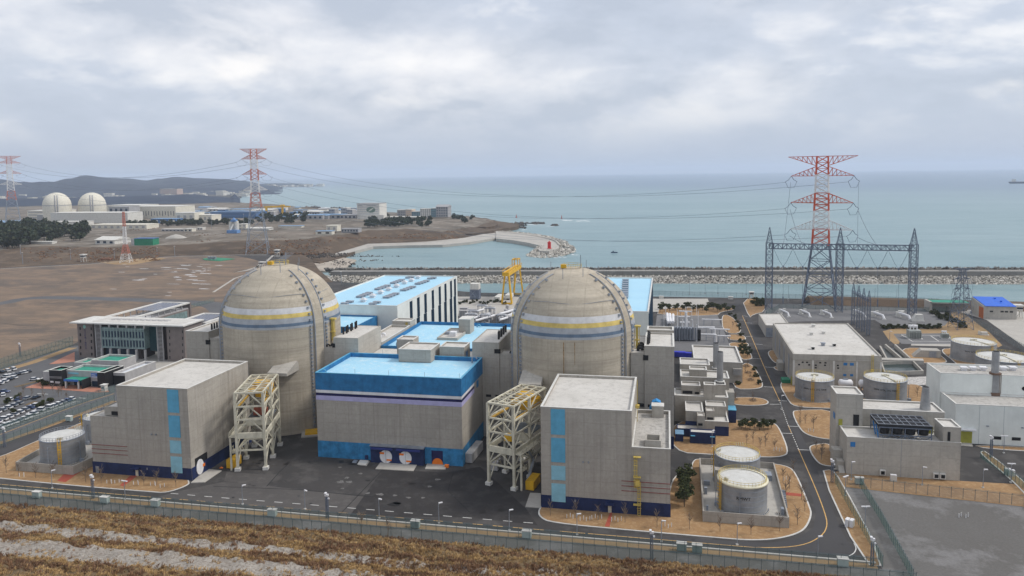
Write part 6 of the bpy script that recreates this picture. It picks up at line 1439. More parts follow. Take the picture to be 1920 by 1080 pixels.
for k_ in range(420):
    t = random.random(); u, v = lerp((905, 434), (978, 420), t); x, y = G(u+random.gauss(0, 6), v+random.gauss(0, 1.6), -7.5); r1.rock(x, y, -7.8+random.random(), random.uniform(1.5, 4))
for (u0, u1, v) in ((975, 1010, 419), (1000, 1020, 419.5), (1035, 1045, 423), (968, 985, 427), (574, 600, 390), (770-150, 800-150, 391)):
    for k_ in range(50): x, y = G(random.uniform(u0, u1), v+random.gauss(0, .5), -8); r1.rock(x, y, -8, random.uniform(1.5, 4.5) if v > 400 else random.uniform(3, 7))
stuff('shore_rocks', r1, ROCKC, 'dark weathered rocks along the cape, the beach and the shallows', 'shore rocks')
mb = MB()
for (u, v, a, b) in ((1070, 413.5, 18, 1.2), (1100, 414, 16, 1.1), (972, 419, 14, .8), (1005, 421, 22, .7), (1035, 424, 14, .5), (960, 429, 18, .9), (945, 433, 10, .7), (985, 431, 16, .5), (1075, 478, 12, .9), (1050, 483, 16, .7), (590, 391, 22, .8), (632, 391, 12, .6), (605, 389, 26, .5), (1240, 531.4, 300, .3), (1600, 533, 300, .3)):
    for k_ in range(4):
        uu, vv = u+random.gauss(0, a*.45), v+random.gauss(0, b*.4); P_ = []
        for i in range(10):
            q = i*.628; P_.append(G(uu+a*.35*math.cos(q)*random.uniform(.5, 1.1), vv+b*.4*math.sin(q)*random.uniform(.5, 1.1), -7.93))
        mb.sheet(P_, -7.93+.01*k_)
struct('surf', mb, FOAM)
struct('rocky_cape', MB().prism(chaikin(GP([(840, 408), (885, 409), (915, 413), (950, 417), (975, 421), (970, 426), (940, 429), (920, 434), (880, 440), (840, 436)], -3), 2), -10, -2.5), LAND)
struct('cape_knoll', MB().prism(chaikin(GP([(845, 406), (880, 406), (910, 411), (938, 418), (925, 425), (890, 425), (850, 425)], 2), 2), -10, 1.5), LAND)
# far shore, inlet and hills
struct('far_shore', MB().prism(chaikin(GP([(-500, 420), (0, 391), (200, 386), (300, 381), (345, 379), (400, 375), (447, 371), (455, 369), (440, 366), (400, 362), (200, 356), (0, 352), (-400, 362)], -4), 1), -12, -4), FARL)
hx = [(-350, 372, 345), (-150, 370, 343), (-60, 368, 334), (0, 366, 336), (40, 365, 342), (60, 364, 344), (95, 363, 342), (130, 362, 335), (160, 362, 330), (200, 362, 334), (240, 361, 334.5), (275, 361, 339), (300, 360, 336), (330, 360, 332.5), (370, 360, 334), (420, 360, 335.5), (455, 358, 339), (500, 356, 346), (530, 354, 350)]
rows_ = [[(u, v, -6) for u, v, w_ in hx]]
W_ = [];
def hillmesh(name, hx, D0, D1, nv, mat, seed, amp):
    vs = []; fs = []; nu = 8; cols = []
    for i in range(len(hx)-1):
        for k_ in range(nu): t = k_/nu; t2 = t*t*(3-2*t); cols.append((hx[i][0]+(hx[i+1][0]-hx[i][0])*t, hx[i][1]+(hx[i+1][1]-hx[i][1])*t2))
    cols.append(hx[-1]); nc = len(cols)
    for (u, v) in cols:
        d = ray(u, v); L = math.hypot(d[0], d[1]); 
        for r in range(nv+1):
            t = r/nv; D = D0+(D1-D0)*t; x, y = d[0]/L*D, d[1]/L*D
            top = H+d[2]/L*(D0+(D1-D0)*.75)
            f = math.sin(min(1, t/.75)*math.pi/2) if t < .75 else math.cos((t-.75)/.25*math.pi/2)
            h_ = -8+(top+8)*f
            h_ += noise.fractal(Vector((x*.0016+seed, y*.0016, 0)), 1., 2., 5)*amp*(math.sin(math.pi*min(1, t/.75)) if t < .75 else 0)
            vs.append((x, y, h_))
    for c in range(nc-1):
        for r in range(nv): fs.append((c*(nv+1)+r, (c+1)*(nv+1)+r, (c+1)*(nv+1)+r+1, c*(nv+1)+r+1))
    return struct(name, MB().add(vs, fs), mat, smooth=True)
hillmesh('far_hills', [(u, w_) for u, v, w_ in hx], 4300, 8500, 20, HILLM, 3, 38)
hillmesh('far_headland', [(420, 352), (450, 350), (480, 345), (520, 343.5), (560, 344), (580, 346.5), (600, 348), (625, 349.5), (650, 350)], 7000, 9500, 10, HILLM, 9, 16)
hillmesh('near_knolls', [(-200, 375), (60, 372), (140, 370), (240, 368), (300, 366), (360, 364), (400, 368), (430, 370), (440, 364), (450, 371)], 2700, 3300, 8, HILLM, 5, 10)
# ------------------------------------------------------------------ trees and shrubs
def crown_mesh(seed, n, leaf, rx, ry, rz, cz, lobes=5, flat=.0):
    rnd = random.Random(seed); mb = MB(); L = []
    for _ in range(lobes):
        a = rnd.uniform(0, 6.28); q = rnd.uniform(.15, .75); L.append((rx*q*math.cos(a), ry*q*math.sin(a), cz+rz*rnd.uniform(-.7, .8), rnd.uniform(.35, .62)))
    for _ in range(n):
        l = rnd.choice(L); v = Vector((rnd.gauss(0, 1), rnd.gauss(0, 1), rnd.gauss(0, 1))).normalized()*rnd.uniform(.55, 1.05)
        c = Vector((l[0]+v.x*rx*l[3], l[1]+v.y*ry*l[3], l[2]+v.z*rz*l[3]*(1-flat)))
        a = Vector((rnd.gauss(0, 1), rnd.gauss(0, 1), rnd.gauss(0, .6))).normalized()*leaf*rnd.uniform(.6, 1.2); b = Vector((rnd.gauss(0, 1), rnd.gauss(0, 1), rnd.gauss(0, .6)))
        b = a.cross(b).normalized()*leaf*rnd.uniform(.4, .9)
        mb.add([c-a, c-b*.8, c+a, c+b], [(0, 1, 2, 3)])
    return mb, L
def make_tree(name, seed, n, leaf, rx, rz, h, mat, lab, cat, group, loc, lobes=6, flat=0.):
    T = Thing(name, lab, cat, (0, 0, 0), group); cm, L = crown_mesh(seed, n, leaf, rx, rx, rz, h-rz, lobes, flat)
    tr = MB(); tr.beam((0, 0, 0), (0, 0, h*.4), h*.045, n=6); tr.beam((0, 0, h*.4), (L[0][0]*.3, L[0][1]*.3, h*.8), h*.03, n=5)
    for l in L: tr.beam((0, 0, h*.35), (l[0], l[1], l[2]), h*.018)
    T.p('trunk', tr, BARK, W=False); T.p('crown', cm, mat, W=False); T.o.location = loc if len(loc) == 3 else (*loc, 0); return T.o
def scatter_trees(protos, pts, lab_fn, group, smin=.8, smax=1.25):
    for i, p in enumerate(pts):
        lab = lab_fn(i, p); s = random.uniform(smin, smax)
        o = dup(protos[i % len(protos)], p, random.uniform(0, 6.28), lab, s, group)
protos = []
def proto_set(name, k_, **kw):
    out = []
    for i in range(k_):
        o = make_tree(name, kw['seed']+i, kw['n'], kw['leaf'], kw['rx'], kw['rz'], kw['h'], kw['mat'], 'x', kw['cat'], None, (0, 0, 0), kw.get('lobes', 6), kw.get('flat', 0.)); out.append(o)
    protos.extend(out); return out
def kill(o):
    for c in list(o.children): kill(c)
    bpy.data.objects.remove(o)
random.seed(31)
PP = proto_set('pine_tree', 4, seed=100, n=620, leaf=.34, rx=1.9, rz=1.5, h=4.6, mat=PINE, cat='pine tree', lobes=8, flat=.3)
PF = proto_set('pine_tree', 4, seed=200, n=300, leaf=1.3, rx=5.6, rz=4.2, h=11, mat=PINED, cat='pine tree', lobes=7)
SH = proto_set('round_shrub', 3, seed=300, n=330, leaf=.26, rx=1.15, rz=.85, h=1.75, mat=SHRUB, cat='shrub', lobes=6)
# pines beside the walled yard
pts = GP([(1276, 907), (1290, 905), (1283, 920), (1278, 934), (1290, 938), (1283, 951)])
scatter_trees(PP, [(*p, .15) for p in pts], lambda i, p: f'green pine in the cluster left of the walled tank yard, {ORD[i]} from the back', 'pines between the right hall and the tank yard', 1, 1.25)
pts = GP([(1390, 806), (1398, 803), (1406, 807), (1414, 804), (1424, 807), (1432, 803), (1440, 807), (1446, 804)])
scatter_trees(PP, [(*p, .15) for p in pts], lambda i, p: f'young pine in the row on the tan verge behind the tanks, {ORD[i]} from the left', 'row of young pines on the central verge', .6, .85)
pts = [(u+random.uniform(-2, 2), v+random.uniform(-2, 2)) for u, v in [(1236+i*7.2, 584-(i % 3)*2.5+(i*.15)) for i in range(20)]]
scatter_trees(PP, [(*G(u, v), .1) for u, v in pts], lambda i, p: f'small pine in the belt before the pale forecourt by the canal, {ORD[i]} from the left', 'pine belt beside the forecourt', .85, 1.2)
pts = [(1388, 662), (1393, 668), (1399, 664), (1404, 660), (1397, 658), (1390, 658), (1401, 670), (1406, 667)]
scatter_trees(PP, [(*G(u, v), .1) for u, v in pts], lambda i, p: f'low dark pine packed on the small verge left of the main road, {ORD[i]} of eight', 'pines on the small road verge', .6, .8)
shr = [((1414, 694), 'front'), ((1418, 707), 'front'), ((1422, 721), 'front'), ((1384, 722), 'corner')]
scatter_trees(SH, [(*G(u, v), .15) for (u, v), _ in shr], lambda i, p: f'round dark shrub on the tan lawn by the flat roofed block, {ORD[i]} from the back', 'round shrubs on the road lawn', 1.05, 1.2)
pts = [(1369, 591), (1377, 594), (1380, 600), (1382, 606), (1385, 613), (1387, 620), (1390, 630), (1394, 643), (1387, 643), (1367, 580)]
scatter_trees(SH, [(*G(u, v), .15) for u, v in pts], lambda i, p: f'round shrub along the left kerb of the main road, {ORD[i]} from the canal end', 'shrubs along the main road kerb', .95, 1.25)
pts = [(1418, 565), (1425, 569), (1431, 573), (1413, 570), (1422, 574)]
scatter_trees(SH, [(*G(u, v), .1) for u, v in pts], lambda i, p: f'big spreading shrub in the clump beside the gantry column, {ORD[i]} of five', 'shrub clump by the gantry', 1.7, 2.3)
pts = [(1655+i*6.3, 615+(i % 2)*1.3) for i in range(18)]
scatter_trees(SH, [(*G(u, v), .1) for u, v in pts], lambda i, p: f'clipped evergreen in the hedge before the switchyard ducts, {ORD[i]} from the left', 'evergreen hedge of the switchyard', 1.25, 1.55)
pts = [(1748+i*4.6+random.uniform(-3, 3), 588+i*1.9+random.uniform(-3, 3)) for i in range(14)]
scatter_trees(SH, [(*G(u, v), .1) for u, v in pts], lambda i, p: f'olive shrub in the diagonal thicket behind the small grey pylon, {ORD[i]} from its upper end', 'diagonal thicket on the lawn', 1.3, 1.9)
pts = [(862+i*6.5, 568+random.uniform(-3, 3)) for i in range(14)]
scatter_trees(SH, [(*G(u, v), .1) for u, v in pts], lambda i, p: f'scrubby shrub on the canal apron below the yellow crane, {ORD[i]} from the left', 'shrubs on the canal apron', 1, 1.5)
pts = [(78, 720), (86, 722), (127, 724), (178, 722), (32, 748), (12, 758), (96, 754), (75, 762), (25, 778)]
scatter_trees(SH, [(*G(u, v), .1) for u, v in pts], lambda i, p: f'dark clipped bush in the car park islands, {ORD[i]} of nine', 'bushes in the car park', 1.1, 1.5)
# far pine woods
random.seed(77); F = []
while len(F) < 98:
    u = random.uniform(-60, 172); v = random.uniform(420, 466)
    lo = 431 if u < 60 else 431+(u-60)*.07
    hi = 474-u*.17 if u < 60 else 458-(u-60)*.03
    if u > 100 and v > 452: continue
    if lo < v < hi: F.append((u, v))
F.sort(key=lambda q: q[1])
scatter_trees(PF, [(*G(u, v, 8.5), 8) for u, v in F], lambda i, p: 'dark pine, one of the indistinguishable crowns of the wood at the far left', 'pine wood at the far left', 1.2, 2.1)
F = sorted([(random.uniform(240, 480), 0) for _ in range(60)])
scatter_trees(PF, [(*G(u, 425+random.uniform(-1.6, 1.6)-(u-240)*.02, 9), 8.6) for u, _ in F], lambda i, p: 'green pine, one of the even row along the foot of the far white halls', 'pine row before the far halls', .75, 1.05)
F = [(random.uniform(480, 575), random.uniform(407, 420)) for _ in range(30)]
scatter_trees(PF, [(*G(u, v, 9), 8.6) for u, v in F], lambda i, p: 'grey green tree, one of the grove right of the shore pylon', 'grove by the shore pylon', .8, 1.2)
F = [(random.uniform(688, 805), random.uniform(414, 427)) for _ in range(60)]
scatter_trees(PF, [(*G(u, v, 9), 8.4) for u, v in F], lambda i, p: 'dark pine, one of the low wood in front of the tall white building', 'pine wood below the white building', .75, 1.1)
F = [(852, 412), (858, 413), (863, 411), (868, 416), (873, 418), (885, 412), (712, 409), (722, 409), (727, 408)]
scatter_trees(PF, [(*G(u, v, 5), 4) for u, v in F], lambda i, p: ('tall dark pine in the clump on the cape above the harbour' if i < 6 else 'dark pine just right of the tall white building'), 'pines on the cape', .8, 1.2)
# brown scrub on the banks
random.seed(41); sb = MB()
def blob(mb, x, y, z, r, n, leaf):
    for _ in range(n):
        v = Vector((random.gauss(0, 1), random.gauss(0, 1), abs(random.gauss(0, .8)))).normalized()*r*random.uniform(.4, 1); c = Vector((x, y, z))+Vector((v.x, v.y, v.z*.7))
        a = Vector((random.gauss(0, 1), random.gauss(0, 1), random.gauss(0, 1))).normalized()*leaf; b = a.cross(Vector((random.gauss(0, 1), random.gauss(0, 1), random.gauss(0, 1)))).normalized()*leaf*.7
        mb.add([c-a, c-b, c+a, c+b], [(0, 1, 2, 3)])
for k_ in range(1500):
    u = random.uniform(-60, 860); fy = 498-u*.03 if u < 300 else 478-(max(0, u-600))*.1; cyv = 464 if u < 300 else 452-(max(0, u-600))*.08
    t = random.random(); v = fy+(cyv-fy)*t
    if u > 620: v = min(v, 446)
    if noise.noise(Vector((u*.03, v*.12, 0))) < -.2: continue
    z = t*9 if u < 600 else -5+t*13; x, y = G(u, v, z); blob(sb, x, y, z-.5, random.uniform(.8, 2.2), 14, .6)
for k_ in range(900):
    u = random.uniform(-40, 660); v = random.uniform(424, 452) if u < 600 else random.uniform(424, 440)
    if noise.noise(Vector((u*.02+9, v*.15, 0))) < .06: continue
    x, y = G(u, v, 9); blob(sb, x, y, 8.2, random.uniform(.7, 1.8), 10, .7)
stuff('bank_scrub', sb, GRASSR, 'leafless brown scrub covering the bank behind the bare field and above the harbour', 'scrub')
# bare saplings on the verges
def bare(seed, h):
    rnd = random.Random(seed); T = Thing('bare_tree', 'x', 'bare tree', (0, 0, 0)); tr, tw = MB(), MB(); tr.beam((0, 0, 0), (0, 0, h*.5), .11, n=5); tr.beam((0, 0, h*.5), (.05, 0, h*.95), .07, n=4)
    for k_ in range(20):
        z = h*rnd.uniform(.28, .9); a = rnd.uniform(0, 6.28); l = h*rnd.uniform(.16, .34); e = (l*.6*math.cos(a), l*.6*math.sin(a), z+l*.8); tw.beam((0, 0, z), e, .035, n=3)
        for _ in range(3): b = a+rnd.uniform(-.9, .9); q = lerp((0, 0, z), e, rnd.uniform(.4, 1)); tw.beam(q, (q[0]+l*.3*math.cos(b), q[1]+l*.3*math.sin(b), q[2]+l*.4), .025, n=3)
    T.p('trunk', tr, TWIG, W=False); T.p('branches', tw, TWIG, W=False); protos.append(T.o); return T.o
BT = [bare(i, 4.2) for i in range(4)]
random.seed(6)
def saplings(px, where, grp, z=.15, s=1.):
    for i, (u, v) in enumerate(px): dup(BT[i % 4], (*G(u, v), z), random.uniform(0, 6), f'bare sapling {where}, {ORD[i]} from the left' if len(px) > 1 else f'bare sapling {where}', s*random.uniform(.8, 1.15), grp)
saplings([(12, 888), (35, 893), (67, 897), (100, 895), (161, 905), (190, 907), (270, 911), (294, 910), (330, 914)], 'on the front verge below the left grey hall', 'saplings below the left hall')
saplings([(1032, 968), (1080, 972), (1122, 976), (1172, 980), (1232, 990)], 'on the front verge below the right grey hall', 'saplings below the right hall')
saplings([(1293, 994), (1350, 998), (1408, 1003), (1462, 997)], 'on the verge below the walled tank yard', 'saplings below the tank yard')
saplings([(1473, 940), (1487, 890), (1495, 985), (1503, 938), (1509, 960), (1480, 918)], 'on the verge right of the walled tank yard', 'saplings right of the tank yard')
saplings([(1400, 835), (1412, 832), (1435, 838), (1452, 845), (1425, 842)], 'on the tan verge behind the tank with yellow railing', 'saplings on the central verge')
saplings([(1500, 785), (1510, 795), (1500, 800), (1525, 805)], 'on the kerbed verge left of the grey cooler building', 'saplings by the cooler building')
saplings([(1530, 850), (1541, 855), (1540, 863)], 'on the small verge left of the cooler building entrance', 'saplings by the entrance')
saplings([(1402, 688), (1398, 700), (1406, 712), (1400, 610), (1385, 610), (1374, 615), (1412, 750), (1378, 752)], 'beside the main road near the flat roofed block', 'saplings along the main road', s=.75)
saplings([(80, 740), (100, 738), (110, 745), (125, 750), (45, 742), (60, 745), (40, 758), (115, 742), (83, 756)], 'in the car park', 'saplings in the car park', .05)
saplings([(678, 1000), (728, 1008)], 'behind the patrol fence on the foreground bank', 'bare trees on the bank', 0, 1.25)
saplings([(1468, 905), (1720, 745)], 'standing alone on a tan verge at the right', 'lone saplings', .1)
# shapeless grey brown thicket blobs on the lawn
for i, (u, v) in enumerate(((1399, 688), (1403, 700), (1408, 714), (1378, 750), (1412, 752))):
    m = MB(); x, y = G(u, v); blob(m, x, y, .2, 1.7, 160, .16); o = one('leafless_shrub', m, TWIG, f'low leafless shrub on the lawns left of the main road, {ORD[i]} from the back', 'shrub', 'leafless shrubs left of the road')
for o in protos: kill(o)
# ------------------------------------------------------------------ fences
POSTME = {}
def fence(px, h, lab, grp=None, net=NET, step=2.6, z=0, world=False, post=FPOST, wire_=True, name='wire_fence', zs=None):
    pts = px if world else GP(px, z); T = Thing(name, lab, 'fence', (pts[0][0], pts[0][1], z), grp); nm, pm = MB(), MB(); PS = []
    for a, b in zip(pts, pts[1:]):
        T.p('netting', MB().add([(a[0], a[1], z), (b[0], b[1], z), (b[0], b[1], z+h), (a[0], a[1], z+h)], [(0, 1, 2, 3)]), net)
        L = math.hypot(b[0]-a[0], b[1]-a[1]); n = max(1, int(L/step))
        for k_ in range(n+1):
            if k_ < n or b is pts[-1]: PS.append(lerp(a, b, k_/n))
        pm.beam((a[0], a[1], z+h), (b[0], b[1], z+h), .08)
        if wire_: pm.beam((a[0], a[1]-.3, z+h+.4), (b[0], b[1]-.3, z+h+.4), .05)
    T.p('top_wire', pm, post)
    key = ('fp', h)
    if key not in POSTME:
        q = MB(); w_ = .045; q.add([(-w_, -w_, 0), (w_, -w_, 0), (w_, w_, 0), (-w_, w_, 0), (-w_, -w_, h), (w_, -w_, h), (w_, w_, h), (-w_, w_, h), (-w_*.7, -.42, h+.45), (w_*.7, -.42, h+.45), (w_*.7, -.32, h+.48), (-w_*.7, -.32, h+.48)], [(0, 1, 5, 4), (1, 2, 6, 5), (2, 3, 7, 6), (3, 0, 4, 7), (4, 5, 9, 8), (5, 6, 10, 9), (6, 7, 11, 10), (7, 4, 8, 11), (8, 9, 10, 11)])
        t_ = mesh_ob('post', q, post); POSTME[key] = t_.data; bpy.data.objects.remove(t_)
    PS.sort(key=lambda p: (not (-130-.35*(300-p[1]) < p[0] < 60+.3*max(0, p[1]-160)), math.hypot(p[0], p[1])))
    for i, p in enumerate(PS):
        if i >= 100:
            m = MB()
            for p in PS[100:]: m.beam((p[0], p[1], z), (p[0], p[1], z+h), .13)
            T.p('posts', m, post, stuff=True); break
        o = bpy.data.objects.new('post', POSTME[key]); COL.objects.link(o); o.parent = T.o; o.location = (p[0]-T.loc[0], p[1]-T.loc[1], 0)
    return T
fence([(-420, 169.9), (46, 169.9)], 2.6, 'long green patrol fence beside the front road, the one nearer the buildings', 'perimeter fences', world=True)
fence([(-420, 164.8), (52, 164.8)], 2.6, 'long green patrol fence along the foot of the grassy bank, the one nearer the viewer', 'perimeter fences', world=True)
fence([(-150, 892), (0, 836), (100, 796), (215, 754)], 2.8, 'green fence between the left ring road and the car park, nearer of two', 'perimeter fences')
fence([(-150, 860), (0, 812), (110, 772), (216, 735)], 2.8, 'green fence at the left along the edge of the outer road, the farther of two', 'perimeter fences')
fence([(-100, 726), (0, 693), (137, 648)], 2.6, 'green fence along the lower edge of the bare field', 'perimeter fences'); fence([(-100, 712), (0, 682), (137, 639)], 2.4, 'green fence just inside the bare field edge', 'perimeter fences')
fence([(330, 584), (370, 575), (402, 566)], 2.6, 'green fence at the bare field corner behind the office building', 'perimeter fences')
fence([(1565, 905), (1600, 968), (1655, 1064)], 2.6, 'bright green fence right of the curving road, the nearer to the road', 'green fences of the gravel lane', net=NETG, step=1.6)
fence([(1612, 912), (1650, 975), (1712, 1090)], 2.6, 'bright green fence between the gravel lane and the gravel yard', 'green fences of the gravel lane', net=NETG, step=1.6)
fence([(1565, 905), (1612, 914), (1920, 949), (2050, 965)], 2.8, 'grey green fence along the top of the gravel yard before the cooler building', net=NETF)
fence([(1838, 858), (1870, 880), (1925, 922), (1990, 975)], 2.6, 'bright green fence running down the right edge below the white metal hall', net=NETG, step=1.8)
fence([(1225, 554), (1392, 558), (1480, 561), (1600, 563), (1760, 570)], 3.2, 'long fence along the canal shore behind the gantry', net=NETF, step=4)
fence([(862, 557), (960, 556), (1040, 558)], 2.6, 'fence along the canal apron below the yellow crane', net=NETF, step=4)
fence([(1760, 577), (1845, 616), (1930, 665)], 3, 'long diagonal fence beside the blue roofed building at the right', net=NETF, step=2.4)
fence([(1453, 584), (1460, 578), (1600, 582), (1775, 585)], 2.6, 'fence between the brown shore berm and the switchyard', net=NET, step=4)
fence([(1432, 605), (1438, 590), (1452, 586)], 3, 'short fence corner at the top of the main road', net=NET, step=2)
fence([(640, 536), (720, 536)], 2.4, 'short fence on the green strip behind the left dome', net=NETF, step=3)
# ------------------------------------------------------------------ street lamps, camera masts, boxes
def lamp_proto(h, dbl):
    T = Thing('street_lamp', 'x', 'street lamp', (0, 0, 0)); T.p('pole', MB().cyl(0, 0, 0, h, .11, .07, 8), GALV, W=False)
    T.p('lamp_head', MB().obox((.55, 0, h), 1.0, .34, .2).beam((0, 0, h-.3), (.4, 0, h+.05), .1), WHITEP, W=False)
    if dbl: T.p('lamp_head', MB().obox((-.55, 0, h), 1.0, .34, .2).beam((0, 0, h-.3), (-.4, 0, h+.05), .1), WHITEP, W=False)
    T.p('base', MB().obox((0, 0, 0), .5, .5, .3), CAP, W=False); protos2.append(T.o); return T.o
protos2 = []; L1, L2 = lamp_proto(5.2, False), lamp_proto(5.4, True); random.seed(2)
lamps = [(98, 916, 0, 'at the far left of the front road'), (455, 946, 0, 'on the front road before the left steel tower'), (572, 955, 0, 'on the front road below the left edge of the blue building'), (711, 972, 0, 'at the front road below the blue building, left one'), (823, 981, 0, 'at the front road below the blue building, right one'), (955, 995, 0, 'at the front road before the right steel tower'), (1082, 1003, 0, 'on the verge below the right hall, left one'), (1240, 1016, 0, 'on the front road below the right hall corner'), (1382, 1022, 0, 'on the front road below the tank yard'), (1533, 1048, 0, 'in the outer bend of the curving road'), (1596, 900, 0, 'before the left end of the cooler building'), (1729, 910, 0, 'before the middle of the cooler building'), (1843, 915, 0, 'on the asphalt right of the cooler building'), (1882, 850, 1, 'by the fence below the white metal hall'), (1465, 768, 0, 'on the road beside the left demineralised water tank'), (1335, 838, 0, 'before the navy shed'), (1585, 930, 1, 'leaning over the bright green fence, upper one'), (1622, 990, 1, 'leaning over the bright green fence, lower one'), (1895, 905, 1, 'at the right edge over the gravel yard'), (235, 938, 1, 'behind the front fence at the left'), (1668, 640, 0, 'by the switchyard hedge')]
for u, v, k_, w_ in lamps: dup(L2 if k_ else L1, G(u, v), random.uniform(-.5, .8), f'white headed street lamp {w_}', None, 'street lamps')
MAST = Thing('camera_mast', 'x', 'camera mast', (0, 0, 0)); m = MB(); lattice(m, 0, 0, .6, .5, 0, 5.6, 6, .05); MAST.p('mast', m, LAT, W=False); MAST.p('camera_head', MB().obox((0, 0, 6), .9, .5, .5).obox((.5, 0, 5.2), .4, .3, .3).obox((-.3, 0, 6.6), .5, .8, .25), WHITEP, W=False); protos2.append(MAST.o)
for u, v, w_ in ((175, 935, 'at the left end of the front fence'), (614, 972, 'on the front fence below the blue building'), (1222, 1048, 'on the front fence below the right hall'), (1635, 1062, 'at the lower end of the bright green fence'), (1560, 905, 'at the upper end of the bright green fence'), (9, 838, 'at the far left edge of the perimeter fence'), (1858, 858, 'by the fence under the white metal hall'), (38, 668, 'on the field fence at the left')): dup(MAST.o, G(u, v), 0, f'lattice camera mast {w_}', None, 'camera masts')
BX = Thing('equipment_box', 'x', 'box', (0, 0, 0)); BX.p('cabinet', MB().box(-1.1, 1.1, -.6, .6, .3, 1.9), plain('cabinet_green', (.4, .48, .46), .6), W=False); BX.p('lid', MB().box(-1.2, 1.2, -.7, .7, 1.9, 2.05), CAP, W=False); BX.p('cabinet_leg', MB().box(-1, -.8, -.5, .5, 0, .3).box(.8, 1, -.5, .5, 0, .3), GALV, W=False); protos2.append(BX.o)
for u, v, w_ in ((70, 934, 'leftmost on the front fence'), (197, 944, 'second from the left on the front fence'), (292, 950, 'third from the left on the front fence'), (511, 968, 'on the front fence below the left steel tower'), (779, 990, 'on the front fence below the blue building'), (988, 1009, 'on the front fence below the right steel tower'), (1307, 1036, 'on the front fence below the tank yard, larger neighbour'), (1278, 1033, 'on the front fence below the tank yard, narrow one'), (1580, 1062, 'at the bottom corner of the curving road'), (1611, 908, 'at the corner of the gravel yard fence'), (130, 790, 'on the left perimeter fence')): dup(BX.o, G(u, v), 0, f'pale green equipment cabinet {w_}', None, 'fence cabinets')
CB = Thing('white_cabinet', 'x', 'cabinet', (0, 0, 0)); CB.p('cabinet', MB().box(-.8, .8, -.4, .4, 0, 1.9), WHITEP, W=False); CB.p('cabinet_door', MB().box(-.7, -.04, -.44, -.4, .15, 1.75).box(.04, .7, -.44, -.4, .15, 1.75), FARW, W=False); protos2.append(CB.o)
for u, v, w_ in ((1589, 986, 'by the bright green fence on the tan verge, left of its pair'), (1597, 988, 'by the bright green fence on the tan verge, right of its pair'), (1889, 890, 'by the fence at the right edge, left of its pair'), (1896, 893, 'by the fence at the right edge, right of its pair'), (1675, 902, 'on the lawn before the cooler building')): dup(CB.o, G(u, v), R(60) if u < 1600 else 0, f'white electrical cabinet {w_}', None, 'white cabinets')
# white marker posts in clusters
MP = Thing('marker_post', 'x', 'post', (0, 0, 0)); MP.p('post_shaft', MB().cyl(0, 0, 0, .95, .09, n=8), WHITEP, W=False); MP.p('post_cap', MB().cyl(0, 0, .95, 1.05, .11, n=8), CAP, W=False); protos2.append(MP.o)
for cl, (u, v, n_, w_) in enumerate(((44, 894, 3, 'at the far left of the front verge'), (208, 907, 3, 'beside the red path of the left hall'), (223, 907, 2, 'right of the left hall red path'), (258, 909, 3, 'below the left hall stripe'), (290, 911, 3, 'below the right part of the left hall'), (308, 915, 2, 'at the right end of the left front verge'), (1071, 972, 4, 'below the right hall stripe'), (1096, 977, 4, 'below the right hall, left of its door'), (1118, 974, 4, 'below the right hall by its door'), (1155, 978, 4, 'right of the right hall red path'), (1249, 990, 4, 'at the right hall corner'), (1458, 846, 4, 'on the central verge corner'), (1522, 810, 3, 'on the verge left of the cooler building'), (1477, 902, 3, 'on the verge right of the tank yard'), (1806, 970, 4, 'standing on the gravel yard'))):
    for k_ in range(n_):
        x, y = G(u, v); dup(MP.o, (x-1.1+k_*.8, y+(.5 if k_ % 2 else -.3), .12 if u < 1700 else 0), 0, f'white marker post of the small cluster {w_}', None, f'marker posts {w_}')
# ------------------------------------------------------------------ parked cars
def car_proto(name, paint, van=False, suv=False):
    T = Thing('parked_car', 'x', 'car', (0, 0, 0)); L, Wd = (4.0, 1.65); hb = .78 if not suv else .9; ht = 1.35 if not suv else 1.6
    prof = [(-L/2, .35), (-L/2, hb-.1), (-L/2+.5, hb), (L/2-.9, hb-.02), (L/2-.1, hb-.2), (L/2, .35)]
    vs = [(x, s_*Wd/2, z) for s_ in (-1, 1) for x, z in prof]; n = 6
    T.p('body', MB().add(vs, [tuple(range(n)), tuple(range(2*n-1, n-1, -1))]+[((i+1) % n, i, n+i, n+(i+1) % n) for i in range(n)]), paint, W=False)
    b0, b1, t0, t1 = (-L/2+.25, L/2-1.05, -L/2+(.35 if suv else .8), L/2-1.75)
    g_ = [(b0, -.76, hb-.03), (b1, -.76, hb-.03), (b1, .76, hb-.03), (b0, .76, hb-.03), (t0, -.6, ht-.06), (t1, -.6, ht-.06), (t1, .6, ht-.06), (t0, .6, ht-.06)]
    T.p('window', MB().add(g_, [(0, 1, 5, 4), (1, 2, 6, 5), (2, 3, 7, 6), (3, 0, 4, 7)]), DKGLASS, W=False)
    T.p('roof', MB().box(t0-.02, t1+.02, -.62, .62, ht-.06, ht), paint, W=False)
    for x in (-L/2+.75, L/2-.8):
        for y in (-Wd/2, Wd/2):
            n = 12; m = MB().add([(x+.31*math.cos(i*6.283/n), y+e, .31+.31*math.sin(i*6.283/n)) for e in (-.1, .1) for i in range(n)], [tuple(range(n-1, -1, -1)), tuple(range(n, 2*n))]+[(i, (i+1) % n, n+(i+1) % n, n+i) for i in range(n)]); T.p('wheel', m, TYRE, W=False)
    for y in (-.55, .55): T.p('headlight', MB().box(L/2-.12, L/2+.01, y-.18, y+.18, .5, .65), FARW, W=False)
    protos2.append(T.o); return T.o
CP = {'white': car_proto('w', CARW), 'silver': car_proto('s', CARS), 'black': car_proto('b', CARD), 'blue': car_proto('l', CARB), 'tall white': car_proto('ws', CARW, suv=True)}
